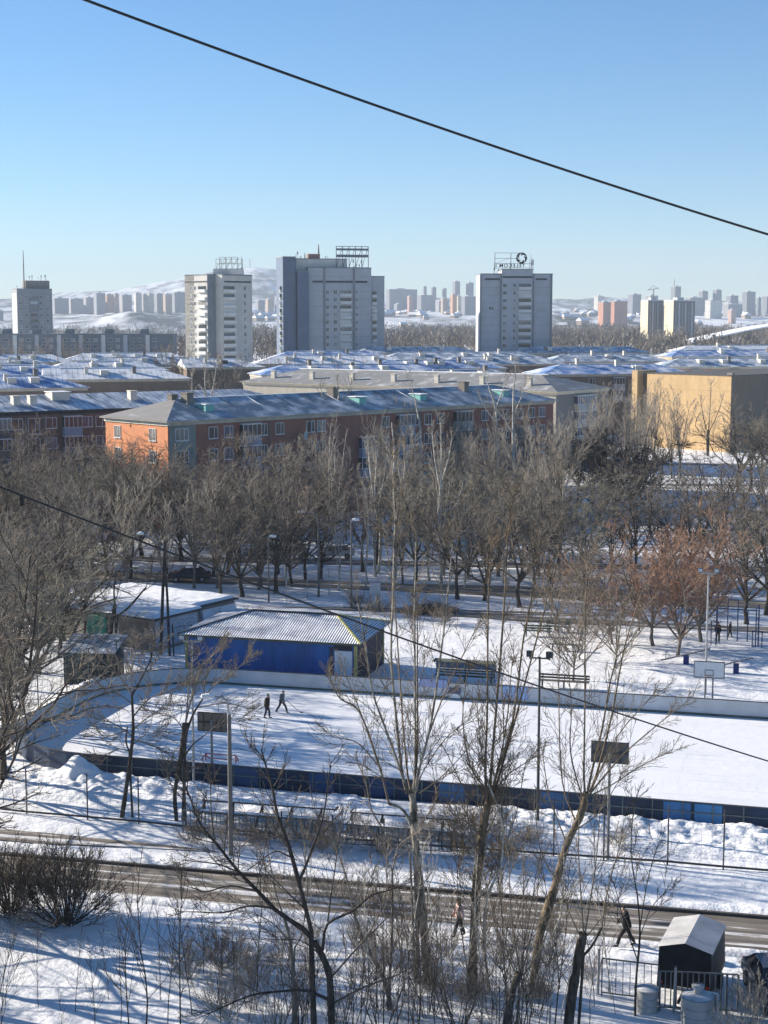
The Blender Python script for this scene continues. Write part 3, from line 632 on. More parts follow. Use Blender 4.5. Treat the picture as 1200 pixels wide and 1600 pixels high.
# far-off wood on the flat before the river bank
r=np.random.RandomState(5); nT=2600; dd=np.sqrt(r.uniform(820**2,2350**2,nT)); pxs=r.uniform(-150,1350,nT)
keep=(pxs>560)|((pxs>395)&(pxs<450))|(dd<1300)&(r.rand(nT)<.55)|(r.rand(nT)<.2); dd=dd[keep]; pxs=pxs[keep]; nT=len(dd); xs=(pxs-600)/F*dd
hh=r.uniform(11,19,nT)*(.7+.45*np.clip(dd/1800,0,1)); K=46
cen=np.stack([xs,dd,hh*.55],-1)[:,None,:]; g=r.normal(0,1,(nT,K,3)); g/=np.linalg.norm(g,axis=2,keepdims=True); g*=r.uniform(.3,1,(nT,K,1))**.5
P=cen+g*np.stack([hh*.33,hh*.33,hh*.5],-1)[:,None,:]
up=r.normal(0,.5,(nT,K,3))+np.array([0,0,1.]); up/=np.linalg.norm(up,axis=2,keepdims=True); sd=r.normal(0,1,(nT,K,3)); sd-=up*(sd*up).sum(2,keepdims=True); sd/=np.linalg.norm(sd,axis=2,keepdims=True)
l=r.uniform(1.2,3.0,(nT,K,1)); wdt=l*.16
V=np.stack([P-up*l-sd*wdt*.3,P-up*l+sd*wdt*.3,P+up*l+sd*wdt,P+up*l-sd*wdt],2).reshape(-1,3)
tag(obj('far_wood',mesh_np('far_wood',V,np.arange(nT*K*4).reshape(-1,4)),flat('wood_twigs',(.145,.125,.105),.9,.35,.01,spec=.1)),'brown bare wood on the flat before the river bank',None,None,'stuff')
# ------------------------------------------------------------------ foreground trees traced as world-space stems at their own distance
fgr=random.Random(77)
def smooth_path(P,sub=3):
    P=[Vector(p) for p in P]
    if len(P)<3: return [P[0].lerp(P[-1],i/(sub*2)) for i in range(sub*2+1)]
    out=[]; Q=[P[0]*2-P[1]]+P+[P[-1]*2-P[-2]]
    for i in range(1,len(Q)-2):
        for j in range(sub):
            t=j/sub; a,b,c,d=Q[i-1],Q[i],Q[i+1],Q[i+2]
            out.append(.5*((2*b)+(c-a)*t+(2*a-5*b+4*c-d)*t*t+(3*b-a-3*c+d)*t**3))
    return out+[P[-1]]
def stem_tree(name,label,Y,trunks,shoots,mats,seed,cat='tree',twl=(.7,1.9),twn=2.6,loc=None,group=None,tw0=.12,twig_r=.0115,tk=.72):
    r=random.Random(seed); tr=Lines(); cr=Lines()
    base=W(*trunks[0][0][0],Y); base.z=0; base.x=W(*trunks[0][0][0],Y).x
    def conv(poly,dy0,dy1):
        n=len(poly); return [W(x,y,Y+dy0+(dy1-dy0)*i/(n-1))-base for i,(x,y) in enumerate(poly)]
    for poly,ra,rb in trunks:
        ra*=tk; rb*=tk
        P=smooth_path(conv(poly,0,0)); 
        P[0].z=min(P[0].z,-.2)
        k=len(P); rs=[(ra+(rb-ra)*i/(k-1))*(1+.16*r.uniform(-1,1)) for i in range(k)]; rs[0]*=1.15
        tr.add([tuple(p) for p in P],rs,9)
    for sh in shoots:
        poly,ra=sh[0],sh[1]; ext=sh[2] if len(sh)>2 else 0
        dy=r.uniform(-.16,.16)
        C=conv(poly,0,0); L=(C[-1]-C[0]).length; 
        for i,p in enumerate(C): p.y+=dy*L*(i/(len(C)-1))
        if ext: C.append(C[-1]+(C[-1]-C[-2]).normalized()*ext)
        P=smooth_path(C); k=len(P); rb=max(.010,ra*.22)
        rs=[ra+(rb-ra)*i/(k-1) for i in range(k)]; (tr if ra>.05 else cr).add([tuple(p) for p in P],rs,5)
        spec=[dict(k=5,wob=.09,up=.10,rmin=twig_r,tap=.5),dict(num=(4,7),t0=.15,ang=(18,50),len=.5,rr=.75,k=3,wob=.1,up=.06,rmin=twig_r*.8),dict(num=(2,3),t0=.3,ang=(20,50),len=.5,rr=.8,k=3,wob=.1,up=.03,rmin=twig_r*.7)]
        nt=int(L*twn)+2
        for i in range(nt):
            t=tw0+(1-tw0)*(i+r.random())/nt; q,d=at(P,min(t,.985))
            branch(tr,cr,q,rot_dir(d,R(r.uniform(22,52)),r),r.uniform(*twl)*(1.15-.6*t),max(twig_r,ra*.28),0,spec,r)
    t=thing(name,base,label,cat,0,group); obj('trunk',tr.mesh('trunk'),mats[0],t); obj('crown',cr.mesh('crown'),mats[1],t); return t
# Y of a foot pixel
def FY(px,py): return G(px,py).y
stem_tree('poplar_tree','pale-trunked pollarded poplar with a fan of tall shoots before the rink',FY(668,1532),
 [([(670,1535),(664,1470),(657,1400),(650,1320),(646,1262),(644,1238)],.27,.19),([(655,1318),(632,1268),(608,1256)],.10,.075),([(650,1345),(622,1305),(596,1292)],.07,.05)],
 [([(636,1240),(626,1203),(602,1135),(582,1076),(571,1000),(562,950)],.06,.8),([(638,1238),(628,1205),(618,1110),(611,1019),(614,940),(616,850),(618,800),(613,725)],.065,.3),([(616,838),(626,770),(633,700)],.035,.3),
  ([(642,1236),(636,1205),(628,1110),(616,940),(603,860)],.05,.6),([(646,1236),(649,1195),(648,1025),(648,930),(650,850)],.06,.7),([(644,1238),(652,1180),(652,1060),(652,960)],.05,.5),([(650,1236),(654,1202),(673,1124),(690,997),(697,930),(704,850)],.065,.6),
  ([(651,1236),(657,1195),(681,1124),(707,1067),(737,1008)],.045,.5),([(651,1238),(660,1208),(696,1155),(728,1130)],.03,.3),([(640,1240),(610,1222),(575,1200)],.03,.4),
  ([(608,1257),(594,1200),(562,1110),(533,1090),(520,1066)],.05,.5),([(594,1200),(560,1160),(528,1150)],.03,.4),([(600,1222),(565,1120),(545,1070)],.03,.4),([(596,1292),(580,1262),(572,1220),(560,1190)],.035,.3),([(648,1300),(668,1275),(682,1250),(678,1215)],.03,.3),([(655,1240),(690,1215),(725,1180)],.025,.3)],
 (barkmat('bark_poplar_pale',(.06,.052,.043),(.38,.35,.29),4,(1,1,.6)),flat('twigs_poplar',(.17,.14,.105),.9,.3,.5,spec=.1)),1)
stem_tree('poplar_tree','shaggy brown pollarded poplar sprouting thick twigs up its trunk, right of the pale one',FY(738,1545),
 [([(737,1548),(741,1440),(748,1350),(757,1280),(768,1238)],.26,.2)],
 [([(760,1240),(758,1195),(761,1110),(762,954),(766,870)],.06,.6),([(766,1238),(767,1203),(775,1096),(786,945),(790,850),(797,790)],.065,.5),([(770,1236),(776,1205),(800,1121),(815,997),(825,940),(836,872)],.06,.6),
  ([(772,1236),(782,1209),(803,1138),(834,1025),(854,954),(860,915)],.055,.5),([(764,1240),(735,1195),(722,1120),(728,1050)],.035,.5),([(771,1238),(795,1210),(826,1190)],.03,.4),([(760,1262),(730,1240),(700,1180)],.03,.4),([(766,1246),(790,1150),(800,1060)],.035,.5)]+
 [([(748+fgr.uniform(-8,16),y),(748+fgr.uniform(-34,44),y-fgr.uniform(40,75)),(748+fgr.uniform(-50,60),y-fgr.uniform(90,140))],.02) for y in range(1250,1480,14)],
 (barkmat('bark_poplar_brown',(.07,.055,.04),(.21,.165,.115),4,(1,1,.4)),flat('twigs_poplar_brown',(.16,.12,.08),.9,.3,.5,spec=.1)),2,twl=(.6,1.6))
stem_tree('birch_tree','thin white birch stem beside the shaggy brown poplar',FY(763,1552),
 [([(764,1556),(757,1466),(761,1404),(781,1356),(786,1311),(781,1271),(762,1222)],.085,.045)],[([(786,1311),(784,1240),(788,1150),(786,1080)],.035,.4),([(762,1222),(752,1170),(747,1110)],.03,.3),([(781,1356),(745,1300),(720,1282)],.025,.3),([(785,1330),(806,1270),(818,1200)],.025,.3)],(BIRCH,M['twigs_poplar']),3)
stem_tree('poplar_tree','poplar with a thick trunk leaning right and a wide crown of shoots',FY(835,1548),
 [([(834,1550),(841,1475),(855,1424),(869,1379),(886,1319),(906,1277),(916,1238)],.27,.17)],
 [([(918,1240),(925,1200),(939,1138),(950,1067),(960,1020),(966,960)],.055,.6),([(922,1238),(934,1205),(956,1121),(975,1019),(992,962)],.055,.6),([(922,1240),(945,1215),(978,1181),(1024,1144),(1068,1112)],.045,.5),
  ([(914,1240),(912,1200),(913,1110),(913,982),(915,900)],.05,.6),([(912,1246),(903,1225),(889,1167),(890,1100),(884,1040)],.04,.5),([(900,1285),(880,1225),(876,1110),(878,1040)],.035,.5),([(920,1244),(960,1225),(1000,1200),(1042,1180)],.03,.3),([(926,1230),(962,1150),(1010,1090)],.035,.4),
  ([(886,1319),(860,1250),(850,1190)],.03,.4),([(870,1378),(845,1330),(836,1270)],.025,.4),([(895,1300),(935,1270),(960,1230)],.03,.4)],
 (M['bark_poplar_brown'],M['twigs_poplar']),4)
stem_tree('poplar_tree','dark cut poplar stump with a pale wound and upright shoots, left of the fenced trailer',FY(888,1612),
 [([(886,1625),(893,1560),(900,1520),(907,1480),(912,1458)],.25,.22),([(905,1500),(925,1478),(940,1450)],.08,.06)],
 [([(912,1462),(905,1330),(910,1250)],.03,.4),([(914,1462),(930,1350),(936,1270)],.03,.4),([(940,1450),(950,1390),(968,1325)],.035,.4),([(906,1462),(880,1400),(872,1330)],.025,.3),([(918,1462),(950,1420),(985,1380)],.025,.3),([(894,1550),(868,1500),(860,1450)],.02,.3)],
 (BARK,M['twigs_poplar']),5,twn=2)
stem_tree('poplar_tree','low dark stump with a broom of thin shoots at the bottom edge',FY(792,1640),
 [([(788,1650),(798,1560),(812,1520)],.24,.19)],[([(812,1522),(800,1440),(796,1350)],.025,.3),([(814,1522),(818,1430),(820,1340)],.025,.3),([(808,1524),(780,1470),(765,1400)],.025,.3),([(818,1524),(845,1480),(866,1420)],.035,.3),([(804,1528),(770,1500),(750,1465)],.02,.3),([(816,1520),(835,1440),(842,1370)],.025,.3)],(BARK,M['twigs_poplar']),6,twn=2)
stem_tree('maple_tree','big black-branched tree spreading wide limbs over the near road',FY(518,1645),
 [([(520,1660),(518,1600),(515,1529),(504,1495),(491,1471)],.21,.165),([(491,1473),(475,1453),(450,1436),(427,1419)],.14,.10),([(491,1473),(478,1422),(467,1379)],.13,.10)],
 [([(427,1419),(402,1393),(371,1362),(337,1320),(312,1290),(296,1250)],.085,.5),([(467,1379),(450,1322),(433,1280),(424,1238),(412,1200)],.085,.5),([(467,1378),(480,1348),(495,1308),(505,1278),(514,1215)],.06,.5),
  ([(504,1485),(512,1442),(552,1419),(580,1393),(606,1383)],.06,.6),([(513,1562),(478,1546),(439,1545),(393,1549),(340,1570)],.065,.5),([(427,1419),(388,1415),(350,1424),(310,1422)],.05,.5),([(444,1304),(415,1310),(392,1308),(370,1330)],.04,.4),([(455,1340),(430,1330),(400,1350)],.035,.4),
  ([(402,1393),(360,1385),(322,1395),(300,1390)],.04,.4),([(371,1362),(340,1350),(300,1345)],.035,.4),([(337,1320),(330,1280),(328,1230)],.03,.3),([(478,1422),(450,1395),(425,1370)],.035,.4),([(512,1440),(520,1380),(530,1310)],.035,.4),([(515,1530),(560,1480),(600,1440)],.04,.4),([(516,1570),(570,1540),(620,1520),(650,1500)],.045,.4),([(504,1495),(470,1470),(430,1468)],.03,.4)],
 (barkmat('bark_black',(.022,.02,.018),(.065,.057,.05)),TWD),7,twl=(.8,2.1),twn=3)
stem_tree('grey_tree','grey-barked forked tree left of the big black one',FY(462,1625),[([(462,1640),(461,1560),(454,1478),(446,1440)],.13,.07),([(455,1488),(470,1465),(475,1440)],.05,.03)],[([(446,1440),(430,1390),(420,1330)],.04,.4),([(475,1440),(480,1390),(476,1330)],.03,.3),([(452,1470),(425,1440),(400,1425)],.03,.3)],(BARKG,TW),8)
stem_tree('grey_tree','grey leaning tree forking beside the near road, right of the big black one',FY(612,1575),[([(612,1580),(600,1530),(580,1492),(560,1450),(552,1420)],.14,.07),([(606,1560),(611,1500),(613,1430),(613,1362)],.09,.05)],[([(613,1362),(600,1332),(586,1308)],.03,.3),([(613,1362),(622,1325),(640,1310)],.03,.3),([(552,1420),(540,1370),(520,1320)],.035,.4),([(570,1470),(600,1410),(604,1350)],.03,.4)],(BARKG,TW),9)
stem_tree('young_tree','thin dark young tree growing by the fence left of the trailer',FY(992,1585),[([(992,1600),(994,1530),(1000,1460),(996,1400)],.07,.04)],[([(996,1400),(985,1330),(988,1260)],.03,.3),([(1000,1450),(1010,1380),(1022,1330)],.025,.3),([(996,1500),(975,1440),(962,1390)],.025,.3),([(998,1470),(1015,1420),(1034,1395)],.02,.3)],(BARK,TWD),10)
stem_tree('courtyard_tree','small bare tree with level branches standing alone on the snow outside the near boards',FY(192,1276),
 [([(190,1279),(196,1240),(203,1190),(208,1140),(206,1085)],.17,.10),([(205,1180),(197,1160),(199,1135)],.07,.05)],
 [([(206,1085),(190,1060),(165,1035)],.05,.5),([(207,1086),(220,1062),(236,1030),(240,1010)],.06,.4),([(208,1120),(235,1090),(275,1075)],.045,.5),([(207,1155),(240,1165),(275,1185)],.05,.5),([(206,1150),(180,1130),(150,1120)],.04,.5),([(207,1100),(185,1085),(155,1080)],.04,.4),([(208,1140),(232,1120),(258,1105)],.04,.4),([(199,1140),(175,1150),(155,1150)],.035,.4),([(206,1165),(225,1150),(245,1145)],.03,.3),([(207,1090),(205,1050),(212,1020)],.04,.4),([(204,1175),(185,1170),(168,1178)],.03,.3)],
 (BARK,TW),11,twl=(.8,1.9),twn=7,twig_r=.016)
stem_tree('courtyard_tree','gnarled dark tree with a thick knotted trunk left of the back of a basketball board',FY(275,1281),
 [([(276,1283),(273,1240),(282,1190),(288,1150),(290,1130)],.13,.26),([(285,1165),(300,1120),(318,1090)],.10,.06),([(283,1190),(300,1165),(318,1150)],.08,.04)],
 [([(318,1090),(335,1070),(350,1060)],.05,.4),([(318,1090),(322,1060),(340,1030)],.045,.5),([(290,1130),(300,1090),(320,1040),(345,1010)],.05,.4),([(290,1130),(296,1070),(300,1030)],.04,.3),([(288,1140),(270,1120),(240,1110)],.03,.3),([(318,1150),(345,1130),(372,1125)],.03,.3),([(310,1105),(350,1100),(385,1108)],.035,.3),([(274,1240),(262,1215),(260,1200)],.03,.2),([(330,1075),(365,1050),(385,1030)],.03,.3)],(BARK,TW),12,twl=(.6,1.5),twn=6,twig_r=.016)
stem_tree('pollard_tree','dark pollarded tree with stubby cut limbs in front of the garage',FY(172,1024),
 [([(170,1028),(172,1000),(176,965),(180,945)],.28,.2),([(176,968),(200,950),(222,925),(228,918)],.13,.08),([(180,945),(178,925),(180,905)],.1,.07),([(105,1060),(112,1000),(130,955),(143,925)],.24,.1),([(128,958),(150,945),(182,935)],.1,.08)],
 [([(228,918),(236,895),(240,870)],.035,.4),([(180,905),(176,880),(184,850)],.035,.4),([(143,925),(150,890),(160,860)],.04,.4),([(182,935),(190,905),(200,880)],.03,.3),([(180,950),(160,930),(150,900)],.03,.3),([(222,925),(250,905),(270,880)],.03,.3),([(130,955),(110,925),(100,890)],.04,.4)],(M['bark_black'],TWD),13,twl=(.8,2.0),twn=3,twig_r=.018)
stem_tree('pollard_tree','charred-looking cut trunk standing before the lit yellow wall',FY(1107,712),[([(1106,716),(1106,690),(1107,672)],.34,.45)],[([(1104,672),(1100,655),(1096,630)],.1,1),([(1109,672),(1118,655),(1128,628)],.1,1),([(1107,672),(1110,640),(1112,605)],.1,1)],(M['bark_black'],TWP),14,twl=(1,2.4),twn=2,twig_r=.02)
for i,(pl,sh,lab) in enumerate([
 ([(322,722),(318,670),(322,620),(310,600)],[([(320,650),(332,610),(338,570)],.07),([(318,668),(302,630),(300,590)],.06),([(322,620),(320,590),(322,565)],.06)],'white-stemmed birch before the left end of the red facade'),
 ([(522,740),(522,690),(526,640),(530,618)],[([(524,665),(508,640),(502,610)],.06),([(526,650),(540,620),(548,600)],.06),([(530,618),(526,600),(528,580)],.05)],'white-stemmed birch before the middle of the red facade'),
 ([(803,745),(802,680),(802,640),(803,600)],[([(800,675),(785,650),(775,640)],.05),([(803,600),(806,585),(805,572)],.05),([(802,650),(815,620),(820,600)],.05)],'straight pale birch before the right end of the red facade'),
 ([(778,720),(776,670),(774,635),(764,605)],[([(774,640),(784,615),(792,595)],.06),([(764,605),(758,585),(750,575)],.05),([(776,660),(760,640),(750,620)],.05)],'forked pale birch before the right end of the red facade'),
 ([(657,700),(655,660),(650,630)],[([(650,630),(645,610),(640,590)],.05)],'short pale birch top before the middle of the red facade')]):
    Y=FY(pl[0][0],800)+ (4 if i!=3 else 9)
    base=(pl[0][0],int(500+62400/Y)+6)
    stem_tree('birch_tree',lab,Y,[([base]+pl,.36,.17)],[(s[0],s[1]*1.6,.6) for s in sh],(BIRCH,TWP),40+i,twl=(.9,2.2),twn=2.2,twig_r=.018)
stem_tree('birch_tree','white birch with two tall stems left of the centre of the park',FY(617,906),[([(617,909),(616,890),(618,824),(615,767),(616,705),(612,660)],.22,.08),([(618,824),(629,762),(633,725),(632,706)],.15,.07)],[([(629,762),(622,730),(624,700)],.06,.5),([(618,800),(640,790),(655,770)],.05,.5),([(633,725),(640,700),(643,680)],.05,.5),([(616,740),(606,715),(604,690)],.05,.5)],(BIRCH,TWP),61,twl=(.8,1.8),twn=2.5,twig_r=.018)
stem_tree('birch_tree','pale pollarded birch with a dark lower trunk left of the two-stemmed one',FY(592,896),[([(591,900),(595,838),(586,787),(583,775)],.24,.16)],[([(584,776),(578,733),(576,700)],.10,.6),([(585,776),(587,740),(588,700)],.10,.6),([(588,776),(600,758),(610,735)],.07,.6),([(583,778),(575,770),(568,760)],.06,.5)],(BIRCH,TWP),62,twl=(.8,1.8),twn=2.5,twig_r=.018)
stem_tree('birch_tree','pale birch with a fan of stems right of the two-stemmed one',FY(690,915),[([(690,918),(688,850),(687,790),(688,760)],.22,.15)],[([(688,762),(680,720),(676,680)],.10,.6),([(688,762),(690,715),(688,660)],.10,.6),([(688,762),(700,720),(706,690)],.09,.6),([(688,800),(712,790),(722,760)],.07,.5)],(BIRCH,TWP),63,twl=(.8,1.8),twn=2.5,twig_r=.018)
# shrubs and saplings along the near verge
def put(k,px,py,s,label,group=None,rz=None): 
    l=G(px,py); l.z=-.08; return place(k,l,trg.random()*6.28 if rz is None else rz,s,label,group)
put('willow',104,1441,1.12,'big rounded dark willow shrub on the snow beside the near road')
put('willow',16,1424,1.0,'rounded dark willow shrub cut by the left edge of the photo',rz=2)
put('willow',-70,1430,.9,'dark willow shrub just outside the left edge',rz=4)
for i,(px,py,s) in enumerate([(148,1640,.62),(205,1640,1.0),(231,1632,1.15),(284,1640,1.12),(95,1660,.4)]):
    put('sapling%d'%(i%3),px,py,s,'thin straight sapling on the snow, %s from the left of five'%ORD[sorted([148,205,231,284,95]).index(px)])
xs=sorted([318,338,368,395,440,465,492,508,530,548,564,582,598,606,619,637,658,675,712,735,760,771,782,795,806,818,836,847,862,612,633,650,664,682,700,744,752,765,788,812,831,850,866,890,935,500,480,520,450,415,624,642,672,690,705,728,777,800,824,842,858,874,921,948,962,655,716,790,540,556,572,588,428,402,385,360,345,325])
xs=[x for i,x in enumerate(xs) if i%3!=1]
for i,px in enumerate(xs):
    py=1520+((i*53)%120); o=put('sapling%d'%(i*3%5),px,py,trg.uniform(.4,1.05),'thin bare sapling in the verge thicket below the near road','saplings in the verge thicket'); o.rotation_euler.x=trg.uniform(-.14,.14); o.rotation_euler.y=trg.uniform(-.14,.14)
for i in range(17):
    px=400+(i*61)%470+trg.uniform(-12,12); py=1575+(i*29)%85
    put('thicket%d'%(i%2),px,py,trg.uniform(.6,1.0),'dark many-stemmed bush in the thicket along the bottom edge','bushes in the bottom thicket')
for i,(px,py,s,k) in enumerate([(300,1525,.8,'brushp'),(345,1512,.95,'brush'),(400,1530,.8,'brushp'),(350,1590,.9,'brushp')]):
    put(k,px,py,s,'low brown brushwood clump left of the big black tree','brushwood left of the black tree')
for i,(px,py,s) in enumerate([(1185,1590,.85),(1160,1620,.8),(1210,1560,.9)]):
    put('brushp',px,py,s,'dry straw-coloured bush in the bottom right corner','dry bushes in the corner')
for i,(px,py,s) in enumerate([(430,1395,.55),(470,1400,.6),(520,1405,.6),(560,1410,.55),(600,1418,.5),(640,1470,.6),(700,1490,.5),(780,1500,.6),(560,1480,.6),(480,1470,.5),(860,1505,.6),(920,1530,.5),(600,1500,.7),(820,1480,.4)]):
    put('brushp',px,py,s,'low dry weeds growing along the near road','weeds by the near road')
for i,(px,py,s) in enumerate([(300,1316,.6),(345,1322,.7),(390,1318,.6),(445,1322,.7),(500,1326,.7),(530,1330,.8),(590,1332,.8),(625,1336,.8),(720,1335,.7),(755,1342,.8),(800,1345,.6),(700,1300,.8),(735,1310,.9),(770,1300,.8),(660,1310,.7),(470,1310,.7),(420,1310,.6),(560,1310,.6),(830,1320,.6),(965,1325,.6)]):
    put('brushp' if i%2 else 'brush',px,py,s,'low bare bush by the fence in front of the rink','bushes by the rink fence')
put('thicket1',-8,1600,.9,'bare twigs reaching in from the bottom left corner')
for i,(px,py,s_) in enumerate([(60,1570,.5),(118,1580,.5),(170,1560,.45),(250,1560,.6),(262,1600,.7),(300,1580,.7),(190,1610,.6)]):
    put('sapling%d'%(i%3),px,py,s_,'short bare sapling in the snow at the bottom left','short saplings at the bottom left')
for i,(px,py,s) in enumerate([(430,1600,.8),(476,1610,1.0),(536,1600,.9),(566,1612,1.05),(590,1620,.8),(626,1590,1.1),(645,1600,.8),(700,1585,1.15),(716,1600,.9),(752,1600,1.1),(776,1590,.95),(800,1600,.8),(826,1600,1.0),(858,1605,1.1),(876,1590,.8),(930,1570,.9),(955,1560,1.0),(370,1600,.7)]):
    o=put('pale%d'%(i%3),px,py,s,'thin pale birch sapling among the dark stems along the bottom edge','pale saplings along the bottom'); o.rotation_euler.x=trg.uniform(-.12,.12); o.rotation_euler.y=trg.uniform(-.12,.12)
for i,(px,py,s,k) in enumerate([(738,1553,.5,'brush'),(722,1560,.45,'brushp'),(832,1556,.5,'brush'),(848,1560,.4,'brushp'),(668,1540,.5,'brush'),(684,1548,.4,'brushp')]):
    put(k,px,py,s,'low twigs sprouting round the foot of a poplar','twigs at the poplar feet')
for i,(px,py,s) in enumerate([(690,975,.9),(560,950,.8),(590,960,.9),(640,965,.7),(395,975,.8),(355,985,.9),(330,985,.8)]):
    put('brush',px,py,s,'brown bare bush behind the blue pavilion','bushes behind the pavilion')
# ------------------------------------------------------------------ apartment blocks
CREAM=flat('cream_plaster',(.56,.47,.34),.85,.12,.5); PIPE=flat('downpipe',(.16,.17,.17),.6)
EAVE=flat('eave_board',(.45,.42,.36),.8,.2,1); SOFFIT=flat('soffit_dark',(.05,.055,.06),.8)  # dark grey used on cornices, roof seams and hatch cheeks
def win_mesh(w,h,leaf=2):
    f=MB(); t=.07
    for (x0,z0,x1,z1) in ((-w/2,0,w/2,t),(-w/2,h-t,w/2,h),(-w/2,t,-w/2+t,h-t),(w/2-t,t,w/2,h-t)): f.box(x0,-.05,z0,x1,.02,z1)
    for i in range(1,leaf):
        x=-w/2+w*i/leaf+(.12*w if leaf==2 else 0); f.box(x-t/2,-.045,t,x+t/2,.015,h-t)
    f.box(-w/2-.06,-.14,-.06,w/2+.06,-.0,-.005)
    p=MB(); p.box(-w/2+t,-.012,t,w/2-t,.006,h-t)
    me=[]
    for mb,nm in ((f,'frame'),(p,'pane')):
        q=bpy.data.meshes.new(nm); q.from_pydata(mb.v,[],mb.f); me.append(q)
    me[0].materials.append(WHITE); me[1].materials.append(GLASS); return me
WINS={}
def window(parent,x,y,z,w=1.4,h=1.45,leaf=2,rz=0,frame=None):
    pv=rnd.choice((0,0,1,2)); key=(w,h,leaf,pv)
    if key not in WINS: WINS[key]=win_mesh(w,h,leaf); WINS[key][1].materials[0]=(GLASS,GLASS2,GLASS3)[pv]
    f=obj('window',WINS[key][0],None,parent,(x,y,z),rz); obj('pane',WINS[key][1],None,f); return f
LOGM={}
def loggia(parent,x,y,z,w,panel,rz=0,n=4,dep=.75,ph=1.05,gh=1.55):
    pv=rnd.choice((0,1,2)); key=(w,n,dep,panel.name,pv)
    if key not in LOGM:
        a=MB(); a.box(-w/2,-dep,0,w/2,.0,ph); a.box(-w/2-.03,-dep-.03,-.14,w/2+.03,0,-.002)
        f=MB(); t=.07; H=ph+gh
        for z0,z1 in ((ph+.002,ph+t),(H-t,H)): f.box(-w/2,-dep-.01,z0,w/2,-dep+.05,z1)
        for i in range(n+1):
            xx=-w/2+(w-t)*i/n; f.box(xx,-dep-.012,ph+t,xx+t,-dep+.052,H-t)
        for s in (-1,1):
            for z0,z1 in ((ph+.002,ph+t),(H-t,H)): f.box(s*(w/2-.03)-.03,-dep+.06,z0,s*(w/2-.03)+.03,-.01,z1)
        f.box(-w/2-.05,-dep-.06,H+.002,w/2+.05,0,H+.08)
        g=MB(); g.box(-w/2+.02,-dep+.015,ph+.07,w/2-.02,-dep+.03,H-t); g.box(-w/2+.02,-dep+.05,ph+.07,-w/2+.035,-.02,H-t); g.box(w/2-.035,-dep+.05,ph+.07,w/2-.02,-.02,H-t)
        ms=[]
        for mb,nm,mt in ((a,'balcony',panel),(f,'frame',WHITE),(g,'pane',(GLASS,GLASS2,GLASS3)[pv])):
            q=bpy.data.meshes.new(nm); q.from_pydata(mb.v,[],mb.f); q.materials.append(mt); ms.append(q)
        LOGM[key]=ms
    b=obj('balcony',LOGM[key][0],None,parent,(x,y,z),rz); obj('frame',LOGM[key][1],None,b); obj('pane',LOGM[key][2],None,b); return b
def block(name,label,origin,ang,L,D,ze,rise,wall,roof,endwall=None,ridge='x',hip=(1,1),over=.55,cornice=EAVE,group=None,z0=-.3,cat='apartment block'):
    t=thing(name,(origin[0],origin[1],0),label,cat,ang,group)
    k=MB(); k.box(0,0,z0,L,D,ze); w=k.build('wall',[wall,endwall or wall],t)
    if endwall:
        for p in w.data.polygons:
            if abs(p.normal.x)>.5: p.material_index=1
    k=MB(); k.box(-.12,-.12,ze-.45,L+.12,D+.12,ze+.002); k.box(-over,-over,ze+.004,L+over,D+over,ze+.12); k.build('cornice',cornice,t)
    o=over+.05; zb=ze+.124; x0,y0,x1,y1=-o,-o,L+o,D+o
    if ridge=='x':
        hl=(D/2 if hip[0] else 0); hr=(D/2 if hip[1] else 0); r0=(x0+(hl if hl else 0),D/2); r1=(x1-hr,D/2)
        vs=[(x0,y0,zb),(x1,y0,zb),(x1,y1,zb),(x0,y1,zb),(r0[0],r0[1],zb+rise),(r1[0],r1[1],zb+rise)]
        fs=[(0,1,5,4),(1,2,5),(2,3,4,5),(3,0,4),(3,2,1,0)]
    else:
        hl=(L/2 if hip[0] else 0); hr=(L/2 if hip[1] else 0)
        vs=[(x0,y0,zb),(x1,y0,zb),(x1,y1,zb),(x0,y1,zb),(L/2,y0+hl,zb+rise),(L/2,y1-hr,zb+rise)]
        fs=[(0,1,4),(1,2,5,4),(2,3,5),(3,0,4,5),(3,2,1,0)]
    k=MB(); k.add(vs,fs); rf=k.build('roof',roof,t); t['_']=0; del t['_']
    return t,rf,(ze+.124,rise,D,L)
DORM={}
def dormer(rf,x,y,zb,cheek,w=1.5,l=2.6,h=1.25,ang=0):
    """small lean-to roof hatch: triangular cheeks, level top, facing the eave"""
    key=(cheek.name,w,l,h)
    if key not in DORM:
        k=MB(); k.add([(-w/2,0,-.2),(w/2,0,-.2),(w/2,l,-.2),(-w/2,l,-.2),(-w/2,0,h),(w/2,0,h),(w/2,l,h*.9),(-w/2,l,h*.9)],[(0,1,5,4),(1,2,6,5),(3,0,4,7),(2,3,7,6)])
        k2=MB(); k2.box(-w/2-.15,-.25,h+.003,w/2+.15,l+.1,h+.09)
        a=bpy.data.meshes.new('dormer'); a.from_pydata(k.v,[],k.f); a.materials.append(cheek)
        b_=bpy.data.meshes.new('dormer_roof'); b_.from_pydata(k2.v,[],k2.f); b_.materials.append(SNOWM); DORM[key]=(a,b_)
    d=obj('dormer',DORM[key][0],None,rf,(x,y,zb),ang); obj('dormer_roof',DORM[key][1],None,d); return d
def chimney(rf,x,y,zb,mt,w=.7,l=.9,h=1.5):
    key=('ch',mt.name,w,l,h)
    if key not in DORM:
        k=MB(); k.box(-w/2,-l/2,-.6,w/2,l/2,h); k.box(-w/2-.08,-l/2-.08,h+.002,w/2+.08,l/2+.08,h+.14)
        a=bpy.data.meshes.new('chimney'); a.from_pydata(k.v,[],k.f); a.materials.append(mt); DORM[key]=a
    return obj('chimney',DORM[key],None,rf,(x,y,zb))
def ridge_snow(rf,p,q,w=.35,h=.12):
    k=MB(); k.bar(p,q,w,h); return k.build('ridge_cap',SNOWM,rf)
